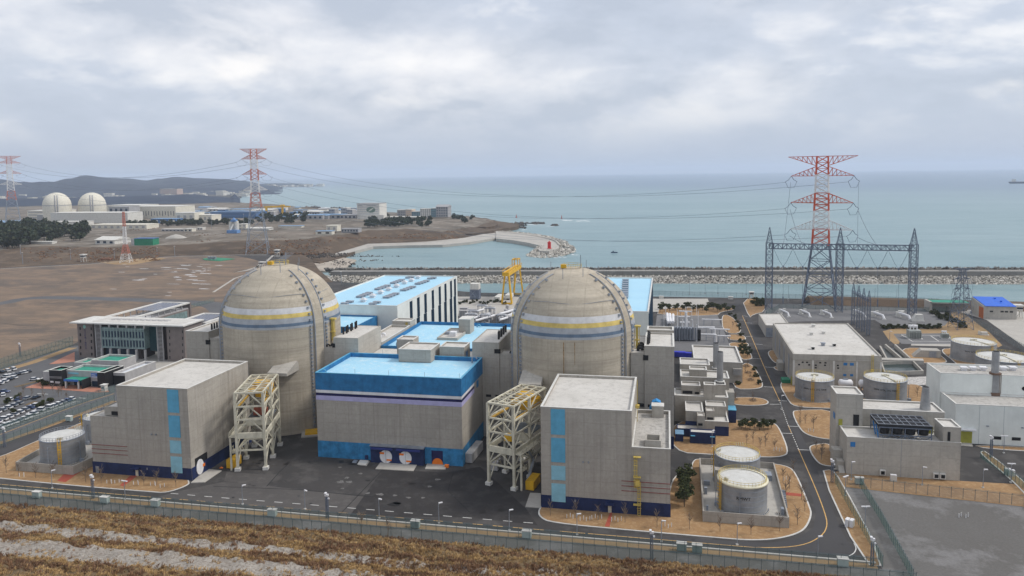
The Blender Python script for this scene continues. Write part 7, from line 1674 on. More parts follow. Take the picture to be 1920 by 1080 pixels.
def carrow(p0, p1, n, cols, where, rot):
    a, b = G(*p0), G(*p1); d = math.atan2(b[1]-a[1], b[0]-a[0])
    for i in range(n):
        p = lerp(a, b, i/max(1, n-1)); c = cols[i % len(cols)]
        dup(CP[c], (p[0], p[1], .02), d+R(rot)+random.uniform(-.04, .04), f'{c} car {where}, {ORD[i]} from the left', None, 'cars in the car park')
ws = 'tall white'
carrow((-42, 818), (52, 784), 11, ['white', 'white', ws, 'silver', 'white', ws, 'white', 'white', 'silver', 'white', ws], 'in the long front row by the outer road', 90)
carrow((61, 777), (74, 771), 2, ['white', ws], 'in the short middle stretch of the front row', 90)
carrow((90, 766), (132, 750), 6, [ws, 'white', 'white', 'silver', 'blue', 'white'], 'in the front row near the visitor building', 90)
carrow((-40, 808), (64, 762), 11, [ws, 'white', 'silver', 'white', ws, 'white', 'white', 'white', 'silver', 'blue', 'white'], 'in the second row from the outer road', 90)
carrow((-30, 784), (34, 758), 7, ['white', 'black', 'white', 'silver', 'white', 'silver', 'silver'], 'in the third row from the outer road', 90)
carrow((21, 751), (68, 747), 4, ['white', 'blue', 'silver', 'black'], 'in the short row behind the car park bushes', 70)
carrow((-35, 750), (6, 742), 4, ['black', 'white', 'black', 'white'], 'at the left edge behind the third row', 80)
carrow((-20, 730), (6, 717), 4, ['white', 'black', 'white', 'white'], 'at the left edge of the upper car park', 90)
carrow((-10, 722), (24, 710), 5, ['silver', 'white', 'white', 'black', 'white'], 'in the near row of the upper car park', 90)
carrow((10, 708), (52, 698), 7, [ws, 'white', 'silver', 'black', 'silver', 'white', 'black'], 'in the middle row of the upper car park', 90)
carrow((-20, 704), (24, 694), 5, ['white', 'black', 'black', 'white', ws], 'in the back row of the upper car park', 90)
carrow((65, 713), (66, 713), 1, ['white'], 'standing alone near the visitor building', 10)
carrow((9, 736), (10, 736), 1, ['blue'], 'dark pickup like, alone in the aisle', 0)
mb = MB()
for p0, p1, n in (((-42, 822), (142, 753), 26), ((-40, 800), (70, 760), 16)):
    a, b = G(*p0), G(*p1); d = math.atan2(b[1]-a[1], b[0]-a[0])
    for i in range(n+1):
        p = lerp(a, b, i/n); mb.ribbon([(p[0]+2.3*math.sin(d), p[1]-2.3*math.cos(d)), (p[0]-2.3*math.sin(d), p[1]+2.3*math.cos(d))], .14, .022)
for (a, b) in (((70, 738), (90, 739)), ((148, 746), (160, 747)), ((75, 712), (80, 708))): mb.ribbon(GP([a, b]), .5, .023)
struct('parking_lines', mb, LINEW)
for i, (a, b) in enumerate((((28, 726), (78, 713)), ((50, 760), (66, 753)), ((20, 782), (44, 770)))):
    struct('planted_island', MB().ribbon(GP([a, b]), 2.2, .1), HILLG)
for o in protos2: kill(o)
# ------------------------------------------------------------------ switchyard equipment, pipes, transformers
def duct(u, v, k_, lab):
    x, y = G(u, v); T = Thing('bus_duct', lab, 'bus duct', (x, y), 'white bus ducts of the switchyard')
    T.p('duct_tube', MB().path([(x, y+4, 2.6), (x+1.4, y, 2.5), (x+2.8, y-4, 2.3), (x+3.2, y-5.4, .5)], 1.0 if not k_ else 1.3, 10), WHITEP, smooth=False)
    T.p('duct_head', MB().obox((x-.4, y+4.4, .8), 2.6 if k_ else 1.5, 1.6, 2.2).obox((x+2.4, y+7, 1.2), 1.7, 1.4, 1.8), FARW); T.p('plinth', MB().obox((x+3.2, y-5.4, 0), 2, 1.4, .5).obox((x-.4, y+4.4, 0), 3, 2, .6), CAP)
for i, (u, v) in enumerate(((1466, 591), (1505, 592), (1545, 593), (1607, 592))): duct(u, v, 0, f'white bus duct elbow in the switchyard behind the hall, {ORD[i]} from the left')
for i, (u, v) in enumerate(((1642, 596), (1690, 597))): duct(u, v, 1, f'larger white bus duct before the hedge, {"left" if i == 0 else "right"} of the two')
x, y = G(1720, 602); T = Thing('bus_duct_box', 'white sloped duct hood at the right end of the switchyard', 'bus duct', (x, y)); T.p('hood', MB().add([(x-3, y-2, .5), (x+3, y-2, .5), (x+3, y+2, .5), (x-3, y+2, .5), (x-1.2, y-1.5, 4), (x+2.4, y-1.5, 4), (x+2.4, y+1.5, 4), (x-1.2, y+1.5, 4)], [(4, 5, 6, 7), (0, 1, 5, 4), (1, 2, 6, 5), (2, 3, 7, 6), (3, 0, 4, 7)]), FARW); T.p('plinth', MB().obox((x, y, 0), 6.4, 4.4, .5), CAP)
def transformer(x, y, s, lab, mat=GALV):
    T = Thing('transformer', lab, 'transformer', (x, y)); T.p('tank', MB().obox((x, y, .3), 4.4*s, 3*s, 3*s), mat); r = MB()
    for k_ in range(8): r.obox((x-2*s+k_*.57*s, y-1.9*s, .5), .22*s, .7*s, 2.4*s)
    T.p('radiator', r, mat); b = MB()
    for k_ in range(3): b.cyl(x-1.2*s+k_*1.2*s, y+.4*s, .3+3*s, 5*s, .22*s, .12*s, 8)
    T.p('bushing', b, WHITEP); c = MB(); n = 12; vs = [(x+d*s, y+1.3*s+.6*s*math.cos(6.283*i/n), 4.4*s+.6*s*math.sin(6.283*i/n)) for d in (-1.6, 1.6) for i in range(n)]
    T.p('conservator', c.add(vs, [tuple(range(n-1, -1, -1)), tuple(range(n, 2*n))]+[(i, (i+1) % n, n+(i+1) % n, n+i) for i in range(n)]), WHITEP); T.p('plinth', MB().obox((x, y, 0), 5.4*s, 4.2*s, .3), CAP)
x, y = G(1713, 634); transformer(x, y, 1.35, 'large grey transformer on the pad right of the switchgear hall', plain('transformer_grey', (.34, .36, .34), .6))
x, y = G(1771, 634); transformer(x, y, .75, 'small grey transformer at the right end of the same pad', MATS['transformer_grey'])
m = MB()
for a, b in (((1690, 628), (1712, 641)), ((1745, 630), (1760, 640)), ((1774, 630), (1797, 642)), ((1690, 628), (1775, 630)), ((1708, 640), (1797, 641))): m.ribbon(GP([a, b]), .5, .1)
struct('pad_kerb', m, KERB)
# transformer yard between the right dome and the road
x, y = G(1285, 640); T = Thing('main_transformer', 'big grey main transformer with vertical radiators standing behind the tall right block', 'transformer', (x, y))
T.p('tank', MB().obox((x-1, y+4, .3), 10, 5, 6), GALV); r = MB()
for k_ in range(9): r.cyl(x-6+k_*1.4, y+1+(k_ % 2)*.3, .5, 7.2, .55, n=8)
T.p('radiator', r, plain('radiator_grey', (.24, .26, .3), .5)); T.p('side_radiator', MB().obox((x-7.2, y+3, .5), 2, 4, 5.5).obox((x+6.8, y+3, .5), 2, 4, 5.5), BLACKC)
b = MB()
for k_ in range(4): b.cyl(x-4+k_*2.6, y+5, 6.3, 10.5, .3, .15, 8)
T.p('bushing', b, WHITEP); T.p('pole', MB().cyl(x-3, y-2, 0, 12, .14, n=6).cyl(x+6, y-1, 0, 9, .12, n=6).cyl(x-9.5, y, 0, 11, .12, n=6), GALV)
for i, (u0, v0, u1, v1, r_) in enumerate(((1252, 615, 1251, 598, 1.5), (1257, 615, 1256, 599, 1.5), (1262, 615, 1262, 600, 1.5), (1274, 615, 1293, 615, .9), (1272, 604, 1294, 604, .8), (1273, 593, 1296, 594, .8), (1308, 625, 1340, 625, 1.0), (1306, 638, 1342, 639, 1.0), (1330, 628, 1368, 629, .8), (1345, 641, 1370, 642, .8), (1316, 609, 1354, 610, .7))):
    a, b = G(u0, v0), G(u1, v1); zz = 3.2; T = Thing('bus_duct', f'white horizontal bus duct in the yard right of the dark glazed hall, {ORD[i]} of eleven', 'bus duct', a, 'white bus ducts of the transformer yard')
    T.p('duct_tube', MB().path([(*a, zz), (*b, zz)], r_, 10), WHITEP); s_ = MB()
    for t in (.1, .5, .9): p = lerp(a, b, t); s_.beam((*p, 0), (*p, zz), .3)
    T.p('support', s_, GALV)
for i, (u, v, h_) in enumerate(((1286, 622, 11), (1286, 604, 9), (1339, 633, 5), (1341, 645, 5), (1306, 640, 9), (1245, 612, 8), (1270, 606, 8), (1297, 600, 8), (1309, 612, 9), (1306, 590, 7), (1248, 596, 7))):
    x, y = G(u, v); T = Thing('duct_riser', f'upright white pole in the transformer yard beyond the tall right block, {ORD[i]} of eleven', 'pole', (x, y), 'upright poles of the transformer yard'); T.p('riser_tube', MB().cyl(x, y, 0, h_, .7 if i in (0, 2, 3) else .14, n=10), WHITEP); T.p('riser_foot', MB().obox((x, y, 0), 1, 1, .3), CAP)
# clutter of pipes and transformers behind the central roof (as in the photograph between the hall and the dome)
random.seed(51)
for i in range(26):
    u, v = random.uniform(868, 955), random.uniform(582, 612); x, y = G(u, v); k_ = i % 4
    T = Thing('yard_equipment', f'pale pipework and cabinets in the crowded yard between turbine hall and right dome, {ORD[i]} piece', 'pipework', (x, y), 'equipment in the crowded middle yard')
    if k_ == 0: T.p('duct_tube', MB().path([(x-4, y-6, 3.5), (x+4, y+8, 4.2)], 1.3, 8), WHITEP); T.p('support', MB().beam((x, y, 0), (x, y, 3.5), .4), GALV)
    elif k_ == 1: T.p('cabinet', MB().obox((x, y, 0), 5, 3, 4.5), GREYC); T.p('cabinet_rib', MB().obox((x-1.2, y-1.55, .3), .3, .08, 3.8).obox((x+.3, y-1.55, .3), .3, .08, 3.8).obox((x+1.6, y-1.55, .3), .3, .08, 3.8), GALV)
    elif k_ == 2:
        f = MB()
        for dx in (-2.5, 0, 2.5):
            for dy in (-1.5, 1.5): f.beam((x+dx, y+dy, 0), (x+dx, y+dy, 5.5), .25)
        f.beam((x-2.5, y-1.5, 5.5), (x+2.5, y-1.5, 5.5), .3); f.beam((x-2.5, y+1.5, 5.5), (x+2.5, y+1.5, 5.5), .3); T.p('pipe_rack', f, GALV); T.p('duct_tube', MB().path([(x-3.5, y, 5), (x+3.5, y, 5)], 1, 8), WHITEP)
    else: T.p('vessel', MB().cyl(x, y, 0, 4.5, 1.2, n=12).cyl(x, y, 4.5, 5.1, 1.2, .4, 12), GREYC); T.p('vessel_pipe', MB().path([(x+1, y, 1), (x+4, y-2, 1), (x+4, y-2, 3)], .4, 6), WHITEP)
# basins and igloo between switchgear hall and the white hall
T = Thing('water_basin', 'long concrete channel basin with a central wall right of the switchgear hall', 'basin', G(1670, 665))
for a, b in (((1650, 655), (1662, 678)), ((1660, 652), (1690, 678)), ((1678, 652), (1706, 678))):
    p, q = G(*a), G(*b); T.p('basin_wall', MB().beam((*p, .9), (*q, .9), .7, 1.8), CONCL)
T.p('basin_floor', MB().sheet(GP([(1650, 654), (1678, 652), (1706, 678), (1664, 679)]), .05), plain('dark_wet_floor', (.05, .055, .05), .4))
T = Thing('water_basin', 'sunken concrete pool with dark water in front of the white hall', 'basin', G(1680, 700))
P_ = GP([(1650, 684), (1712, 682), (1732, 702), (1658, 704)]); m = MB(); I = inset(P_, .8); n = 4
vs = [(a, b, 0) for a, b in P_]+[(a, b, 1.6) for a, b in P_]+[(a, b, 1.6) for a, b in I]+[(a, b, .06) for a, b in I]; fs = []
for k_ in range(4): j = (k_+1) % 4; fs += [(k_, j, 4+j, 4+k_), (4+k_, 4+j, 8+j, 8+k_), (8+k_, 8+j, 12+j, 12+k_)]
T.p('basin_wall', m.add(vs, fs), CONCL); T.p('pool_water', MB().sheet(I, .1), plain('pool_water', (.03, .05, .05), .15)); T.p('walkway', MB().prism(GP([(1645, 678), (1730, 680), (1732, 684), (1648, 682)]), 0, 1.9), PAVE)
struct('broken_paving', MB().sheet(GP([(1690, 708), (1738, 706), (1740, 722), (1700, 722)]), .05), plain('pale_rubble_ground', (.5, .48, .46), .9, var=.5, scale=1.))
x, y = G(1738, 668); T = Thing('earth_shelter', 'low concrete shelter with sloping sides on the tan lawn behind the white hall', 'shelter', (x, y)); T.p('shelter_body', MB().add([(x-7, y-3, 0), (x+5, y-3, 0), (x+6, y+3, 0), (x-6, y+3, 0), (x-3.5, y-2.8, 3.4), (x+5, y-2.8, 3.4), (x+5, y+2.5, 3.4), (x-2.5, y+2.5, 3.4)], [(4, 5, 6, 7), (0, 1, 5, 4), (1, 2, 6, 5), (2, 3, 7, 6), (3, 0, 4, 7)]), CONCL); T.p('portal', MB().box(x, x+3, y-3.1, y-2.95, .2, 3), GALV)
x, y = G(1845, 628); T = Thing('pump_skid', 'small white pump unit on the lawn beside the diagonal fence', 'pump', (x, y)); T.p('pump_body', MB().obox((x, y, .2), 3, 1.6, 1.4).obox((x-2.4, y, .2), .8, .8, 1.8), FARW); T.p('skid', MB().obox((x, y, 0), 4.5, 2, .2), CAP)
# blue roofed building and its neighbour
T = Thing('workshop', 'pale building with a bright blue pitched roof by the shore at the right', 'workshop', (180, 474))
x0, x1, y0, y1 = 180.2, 197.5, 473.8, 492; T.p('wall', MB().add([(x0, y0, 0), (x1, y0, 0), (x1, y1, 0), (x0, y1, 0), (x0, y0, 7.4), (x1, y0, 7.4), (x1, y1, 9.8), (x0, y1, 9.8)], [(0, 1, 5, 4), (1, 2, 6, 5), (2, 3, 7, 6), (3, 0, 4, 7), (4, 5, 6, 7)]), CONCL)
T.p('blue_roof', MB().add([(x0+.6, y0-.8, 7.5), (x1-.6, y0-.8, 7.5), (x1-.6, y1, 10.0), (x0+.6, y1, 10.0), (x0+.6, y0-.8, 7.7), (x1-.6, y0-.8, 7.7), (x1-.6, y1, 10.2), (x0+.6, y1, 10.2)], [(4, 5, 6, 7), (0, 1, 5, 4), (1, 2, 6, 5), (2, 3, 7, 6), (3, 0, 4, 7)]), RBLUE)
T.p('orange_gable', MB().box(x0-.25, x0-.02, y0, y0+6, 0, 6.5), ORANGE if False else plain('rust_orange', (.45, .13, .04), .7)); T.p('roof_vent', MB().obox((x0+12, y0+8, 8.6), .9, .9, 1).obox((x0+11, y0+14, 9.3), .9, .9, 1), RBLUE)
for k_ in (3.2, 8.8, 11, 13.6): T.p('window', MB().box(x0+k_, x0+k_+1.7, y0-.08, y0, 4, 4.9), BLACKC)
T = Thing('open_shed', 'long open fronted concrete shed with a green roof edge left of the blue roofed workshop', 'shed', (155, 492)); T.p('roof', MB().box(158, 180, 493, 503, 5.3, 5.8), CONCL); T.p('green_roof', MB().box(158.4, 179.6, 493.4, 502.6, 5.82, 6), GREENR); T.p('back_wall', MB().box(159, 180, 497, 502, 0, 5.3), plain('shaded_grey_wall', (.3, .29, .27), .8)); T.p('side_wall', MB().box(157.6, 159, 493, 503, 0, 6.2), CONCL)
def wtower(u, v, z, h_, s_, lab):
    x, y = G(u, v, z); T = Thing('watch_tower', lab, 'watch tower', (x, y, z), 'small white watch towers'); m = MB()
    for dx in (-1, 1):
        for dy in (-1, 1): m.beam((x+dx*1.4*s_, y+dy*1.4*s_, z), (x+dx*1.1*s_, y+dy*1.1*s_, z+h_*.6), .3*s_)
    m.beam((x-1.4*s_, y-1.4*s_, z), (x+1.1*s_, y-1.1*s_, z+h_*.6), .2*s_); T.p('leg', m, FARW); T.p('cabin', MB().obox((x, y, z+h_*.58), 2.8*s_, 2.8*s_, h_*.3), FARW); T.p('cabin_window', MB().obox((x, y, z+h_*.68), 2.9*s_, 2.9*s_, h_*.12), DKGLASS); T.p('cabin_roof', MB().obox((x, y, z+h_*.88), 3.8*s_, 3.8*s_, h_*.1), CAP)
wtower(1908, 596, 0, 8, 1.3, 'white watch tower at the far right beside the blue roofed workshop'); wtower(1409, 560, 0, 5, .9, 'small white guard hut on legs at the canal fence by the road end'); wtower(157, 492, 0, 9, 1.4, 'white watch tower at the far edge of the bare field'); wtower(520, 482, 0, 8.5, 1.4, 'pale watch tower by the ramp behind the left dome'); wtower(491, 502, 0, 6, 1.3, 'grey roofed guard hut at the field corner above the left dome')
for i, (u, v) in enumerate(((1370, 561), (1240, 560), (1635, 566), (1690, 588))):
    x, y = G(u, v); T = Thing('white_kiosk', f'tiny white kiosk near the canal fence, {ORD[i]} from the left' if i != 1 else 'tiny white kiosk near the canal fence beside the dark glazed hall', 'kiosk', (x, y), 'kiosks at the canal'); T.p('kiosk_wall', MB().obox((x, y, 0), 3, 1.6, 1.6), FARW); T.p('kiosk_roof', MB().obox((x, y, 1.6), 3.4, 2, .25), CAP)
# tarpaulin in the field
P_ = GP([(380, 486), (396, 483), (440, 486), (412, 490), (384, 488)]); T = Thing('green_tarpaulin', 'bright green tarpaulin spread on the bare field with grey drums beside it', 'tarpaulin', P_[0]); T.p('sheet', MB().prism(P_, 0, .5), GREENF); x, y = G(392, 487); T.p('drum', MB().cyl(x, y, 0, 3.6, 1.5, n=12).cyl(x+3.6, y, 0, 3.6, 1.5, n=12).cyl(x+7.2, y, 0, 3.6, 1.5, n=12), GALV)
x, y = G(200, 489); T = Thing('brick_hut', 'long low brown hut beside the radio mast', 'hut', (x, y)); T.p('wall', MB().obox((x, y, 0), 12, 4, 2.6), plain('brown_brick', (.25, .12, .07), .8)); T.p('roof', MB().obox((x, y, 2.6), 12.6, 4.6, .3), MATS['brown_brick'])
struct('mast_lawn', MB().sheet(GP([(178, 491), (215, 496), (250, 496), (312, 485), (300, 483), (210, 487)]), .04), TAN2)
# ------------------------------------------------------------------ buildings of the far shore
def fb(u0, u1, v, z, h_, dep, wall, roof, name, lab, cat='building', win=None, wm=None, rot=0, group=None, pitch=0, rh=None):
    a, b = G(u0, v, z), G(u1, v, z); cx, cy = (a[0]+b[0])/2, (a[1]+b[1])/2; L = math.hypot(b[0]-a[0], b[1]-a[1]); an = math.atan2(b[1]-a[1], b[0]-a[0])+R(rot)
    T = Thing(name, lab, cat, (cx, cy, z), group, an); T.p('wall', MB().box(-L/2, L/2, 0, dep, 0, h_), wall, W=False)
    if pitch: T.p('roof', MB().add([(-L/2-1, -1, h_), (L/2+1, -1, h_), (L/2+1, dep+1, h_), (-L/2-1, dep+1, h_), (-L/2-1, dep/2, h_+pitch), (L/2+1, dep/2, h_+pitch)], [(0, 1, 5, 4), (2, 3, 4, 5), (0, 4, 3), (1, 2, 5)]), roof, W=False)
    else: T.p('roof', MB().box(-L/2-.4, L/2+.4, -.4, dep+.4, h_, h_+.6), roof, W=False)
    if win:
        nx, nz_ = win
        for j in range(nz_):
            if nx == 0: T.p('window_band', MB().box(-L/2+L*.04, L/2-L*.04, -.15, -.02, h_*(j+.35)/nz_, h_*(j+.7)/nz_), wm or DKGLASS, W=False)
            else:
                for i in range(nx): T.p('window', MB().box(-L/2+L*(i+.25)/nx, -L/2+L*(i+.7)/nx, -.15, -.02, h_*(j+.3)/nz_, h_*(j+.75)/nz_), wm or DKGLASS, W=False)
    return T, L
def _wr(L, h_, nx, nz_, j):
    m = MB()
    for i in range(nx): m.box(-L/2+L*(i+.25)/nx, -L/2+L*(i+.7)/nx, -.15, -.02, h_*(j+.3)/nz_, h_*(j+.75)/nz_)
    return m
# far twin domed plant
for i, (cx_, lab) in enumerate(((108, 'small distant domed reactor building at the far left, the left of the pair'), (174, 'small distant domed reactor building at the far left, the right of the pair'))):
    d = ray(cx_, 400); D = 1690; x, y = d[0]/math.hypot(d[0], d[1])*D, d[1]/math.hypot(d[0], d[1])*D; rr = 24.5; zt = Zt(cx_, 361, y); T = Thing('reactor_building', lab, 'reactor building', (x, y, 8), 'far pair of domed reactor buildings')
    T.p('wall', MB().lathe(x, y, [(rr, 8), (rr, zt-rr)], 48), FARC, smooth=True); T.p('dome', MB().lathe(x, y, [(rr*math.cos(a*math.pi/28), zt-rr+rr*math.sin(a*math.pi/28)) for a in range(15)], 48), FARC, smooth=True)
    T.p('band', MB().lathe(x, y, [(rr+.1, zt-rr-.6), (rr+.1, zt-rr+.8)], 48), FARG); b = MB(); q = math.atan2(-y, -x)
    for w_ in (-.12, .04):
        pts = [(x+(rr+.3)*math.cos(q+w_), y+(rr+.3)*math.sin(q+w_), z) for z in (10, zt-rr)]+[(x+(rr*math.cos(e)+.4)*math.cos(q+w_/max(.5, math.cos(e))), y+(rr*math.cos(e)+.4)*math.sin(q+w_/max(.5, math.cos(e))), zt-rr+rr*math.sin(e)) for e in (.3, .6, .9)]; b.path(pts, 1.6)
    T.p('buttress', b, FARG)
fb(52, 100, 411, 8, 17, 60, FARC, FARW, 'plant_building', 'cream block left of the far domes', win=(0, 3), wm=FARG); fb(70, 104, 414, 8, 12, 20, FARG, FARW, 'plant_building', 'grey green low wing below the left far dome', wm=None)
fb(96, 240, 419, 8, 19, 40, FARW, FARW, 'plant_building', 'long pale blank wall in front of the two far domes', win=None); fb(100, 160, 426, 8, 9, 20, FARW, FARW, 'plant_building', 'low pale wall below the blank wall of the far plant')
fb(205, 243, 413, 8, 26, 30, FARG, FARG, 'plant_building', 'stepped grey block right of the far domes', win=(4, 2))
T, L = fb(240, 330, 410, 8, 24, 60, FARC, FARW, 'turbine_hall', 'long cream hall with a row of dark slots right of the far domes'); m = MB()
for k_ in range(17): m.box(-L/2+4+k_*L/17.4, -L/2+5.2+k_*L/17.4, -.3, -.02, 5+(k_ % 2)*2, 15)
T.p('strip_window', m, DKGLASS, W=False)
fb(200, 262, 404, 8, 22, 60, FARC, FARW, 'plant_building', 'cream upper hall behind the stepped grey block'); fb(170, 275, 430, 8, 7, 30, FARC, FARC, 'plant_building', 'long low pinkish terrace wall below the far plant', win=(9, 1), wm=FARG)
fb(330, 365, 417, 8, 17, 30, FARC, FARW, 'plant_building', 'cream block right of the slotted far hall', win=(3, 1), wm=FARG); fb(365, 397, 416, 8, 12, 30, FARC, FARW, 'plant_building', 'lower cream block with a small stack beside it', win=(4, 1), wm=FARG)
fb(283, 330, 419, 8, 8, 20, FARB, FARBR, 'warehouse', 'low blue shed under the slotted far hall', win=(6, 1), wm=FARC); fb(-60, 50, 424, 8, 6, 40, FARB, FARBR, 'warehouse', 'low blue roofed shed behind the left pine wood', pitch=3)
fb(395, 480, 410, 8, 12, 40, FARB, plain('blue_slat', (.06, .13, .25), .7), 'warehouse', 'long dark blue warehouse behind the shore pylon', win=(0, 2), wm=MATS['blue_slat'])
random.seed(12)
hs = [(340, 380, 398), (385, 420, 397), (430, 470, 398), (480, 510, 400), (500, 560, 412), (525, 575, 409), (560, 605, 412), (590, 640, 411), (600, 630, 407), (630, 668, 411), (425, 455, 403), (460, 500, 404), (350, 372, 403), (640, 668, 404), (575, 600, 405)]
for i, (a, b, v) in enumerate(hs): fb(a, b, v, 8, random.uniform(5, 9), 26, random.choice([FARG, FARW, FARG]), random.choice([FARBR, FARBR, FARG, FARW]), 'warehouse', f'low industrial shed in the belt beyond the shore pylon, {ORD[i]} listed from the left', win=(5, 1), group='far industrial sheds', pitch=random.choice([0, 2.5]))
random.seed(64)
for i in range(34):
    u = random.uniform(335, 655); v = random.uniform(392, 411)+(0 if u < 560 else 1); w_ = random.uniform(7, 22)
    fb(u, u+w_, v, 8, random.uniform(3.5, 9), random.uniform(10, 22), random.choice([FARG, FARW, FARC, FARB]), random.choice([FARBR, FARBR, FARG, FARW, FARW]), 'warehouse', f'small industrial shed among the crowd beyond the shore pylon, piece {["a", "b", "c", "d", "e", "f", "g"][i % 7]} of cluster {ORD[i//7]}' if False else 'small shed, one of many alike in the industrial strip beyond the shore pylon', group='small industrial sheds', pitch=random.choice([0, 0, 2]))
for i, (u, h_) in enumerate(((622, 13), (645, 15), (655, 12), (612, 9))): fb(u-5, u+6, 409, 8, h_+4, 16, FARG, FARW, 'office_block', f'small grey office block left of the tall white building, {ORD[i]} of four', win=(4, 3), group='small far office blocks')
T, L = fb(670, 712, 412, 8, 29, 34, FARW, FARG, 'office_tower', 'tall white striped building with a grey round emblem by the bay', win=(0, 7), wm=plain('pale_line', (.45, .46, .47), .7))
n = 26; T.p('emblem', MB().add([(L*.12+L*.2*math.cos(i*6.283/n), -.4, 18+5.2*math.sin(i*6.283/n)) for i in range(n)], [tuple(range(n))]), plain('emblem_grey', (.13, .2, .17), .6), W=False)
T.p('emblem_swoosh', MB().add([(L*.12-L*.13, -.5, 14.5), (L*.12+L*.02, -.5, 17), (L*.12+L*.16, -.5, 22), (L*.12+L*.08, -.5, 21), (L*.12-L*.04, -.5, 18.5)], [(0, 1, 2, 3, 4)]), FARW, W=False); T.p('sign_lettering', MB().box(-L*.45, -L*.25, -.4, -.2, 25, 26.3).box(-L*.05, L*.35, -.4, -.2, 25.4, 26.8), FARG, W=False); T.p('lower_wing', MB().box(-L*.3, L*.75, -8, -.2, 0, 9), FARW, W=False)
for i, (a, b, h_, wl, lab) in enumerate(((745, 761, 13, FARG, 'left glass fronted block of the row of flats on the bay'), (761, 772, 14, plain('flats_cream', (.55, .44, .34), .8), 'cream stair block in the row of flats on the bay'), (772, 788, 10, plain('flats_teal', (.16, .26, .3), .5), 'low teal glass block in the row of flats'), (788, 808, 15, FARW, 'white banded block in the row of flats'), (808, 818, 16, MATS['flats_teal'], 'narrow teal tower in the row of flats'), (818, 840, 19, FARG, 'tallest right end block of the flats with a sloping roof'))): fb(a, b, 407, 9, h_, 20, wl, FARW if i != 5 else FARG, 'apartment_block', lab, 'apartments', win=(5, 4), group='row of flats on the bay', wm=DKGLASS if i != 1 else FARG, pitch=4 if i == 5 else 0)
fb(720, 790, 410, 9, 3, 16, FARW, FARW, 'low_hall', 'low white hall in front of the row of flats')
fb(175, 219, 459, 8, 6, 24, FARW, FARW, 'gate_building', 'white hipped roof building right of the pine wood', win=(3, 1), pitch=3.5, rot=-12); T, L = fb(252, 287, 461, 8, 8.4, 12, GREENF, FARB, 'green_barn', 'green sided barn with a blue roof edge beside the radio mast', 'barn'); T.p('end_wall', MB().box(-L/2-4, -L/2-.02, 0, 10, 0, 8), GREYC, W=False)
T, L = fb(35, 98, 459, 8, 3.4, 8, FARW, FARW, 'retaining_wall', 'long pale retaining wall in front of the pine wood', 'wall'); 
fb(592, 622, 440, 9, 4.5, 10, FARC, FARBR, 'canopy_building', 'cream building with an open bay above the harbour bank', win=(2, 1), wm=BLACKC); fb(612, 632, 434, 9, 8, 14, FARC, FARC, 'plant_building', 'taller cream block behind the open bay building', win=(2, 1), wm=FARG); fb(640, 672, 436, 9, 5, 12, FARG, FARG, 'plant_building', 'grey framed plant right of the cream block', win=(6, 1))
fb(447, 504, 432, 9, 3, 14, FARW, FARW, 'white_shed', 'long white roofed shed behind the shore pylon legs', 'shed', pitch=1.5); fb(522, 565, 427, 9, 2.5, 10, FARC, FARBR, 'white_shed', 'long low shed with a blue roof edge right of the shore pylon', 'shed')
fb(303, 345, 434, 9, 3, 10, FARG, FARW, 'site_office', 'row of site cabins beyond the spoil heaps', 'cabins', win=(6, 1)); fb(345, 360, 435, 9, 4.5, 10, FARC, FARW, 'site_office', 'cream cabin block beyond the spoil heaps', 'cabins', win=(2, 1)); fb(370, 380, 431, 9, 3, 8, FARW, FARW, 'site_office', 'small white cabin beyond the spoil heaps', 'cabins', win=(2, 1))
x, y = G(438, 437, 9); T = Thing('batching_plant', 'blue and white concrete batching plant left of the shore pylon', 'batching plant', (x, y, 9)); T.p('silo', MB().cyl(x-6, y+4, 9, 25, 3, n=14).cyl(x+2, y+5, 9, 26, 3, n=14).cyl(x-2, y+7, 9, 24, 3, n=14), FARW); T.p('blue_base', MB().obox((x, y, 9), 16, 9, 4.5), plain('plant_blue', (.12, .25, .5), .6)); T.p('hopper_head', MB().obox((x-1, y+4, 25), 8, 5, 3).cyl(x-1, y+4, 28, 31, 3, .2, 8), MATS['plant_blue']); T.p('conveyor', MB().beam((x-4, y-3, 12), (x-1, y+2, 22), 1.6), FARW)
fb(447, 462, 432, 9, 9, 12, FARC, FARW, 'batching_house', 'cream house beside the batching plant', win=(2, 2), wm=FARG)
for i, (u, v, a, h_) in enumerate(((330, 446, 15, 5), (372, 447, 22, 4), (310, 444, 10, 3.4), (425, 446, 12, 1.6))):
    x, y = G(u, v, 9); m = MB(); n = 20; vs = [(x, y, 9+h_)]
    for r_, z_ in ((.35, .72), (.7, .33), (1, -.1)): vs += [(x+a*r_*math.cos(6.283*k_/n)*random.uniform(.8, 1.15), y+a*.8*r_*math.sin(6.283*k_/n)*random.uniform(.8, 1.15), 9+h_*z_*random.uniform(.9, 1.1)) for k_ in range(n)]
    fs = [(0, 1+k_, 1+(k_+1) % n) for k_ in range(n)]+[(1+q*n+k_, 1+(q+1)*n+k_, 1+(q+1)*n+(k_+1) % n, 1+q*n+(k_+1) % n) for q in range(2) for k_ in range(n)]
    one('spoil_heap', m.add(vs, fs), LANDY if i else PAVE, f'pale heap of sand and spoil on the yard behind the bank, {ORD[i]} of four', 'spoil heap', 'spoil heaps', smooth=True)
x, y = G(500, 404, 8); T = Thing('gantry_crane', 'small far yellow gantry crane behind the shore pylon', 'gantry crane', (x, y, 8)); dx = 32
T.p('leg', MB().beam((x, y, 8), (x, y, 26), 3.4).beam((x+dx, y+8, 8), (x+dx, y+8, 26), 3.4), YEL); T.p('main_girder', MB().beam((x-4, y-1, 26), (x+dx+16, y+12, 26), 3), YEL); T.p('cab', MB().obox((x+dx, y+8, 27), 8, 6, 3), YEL)
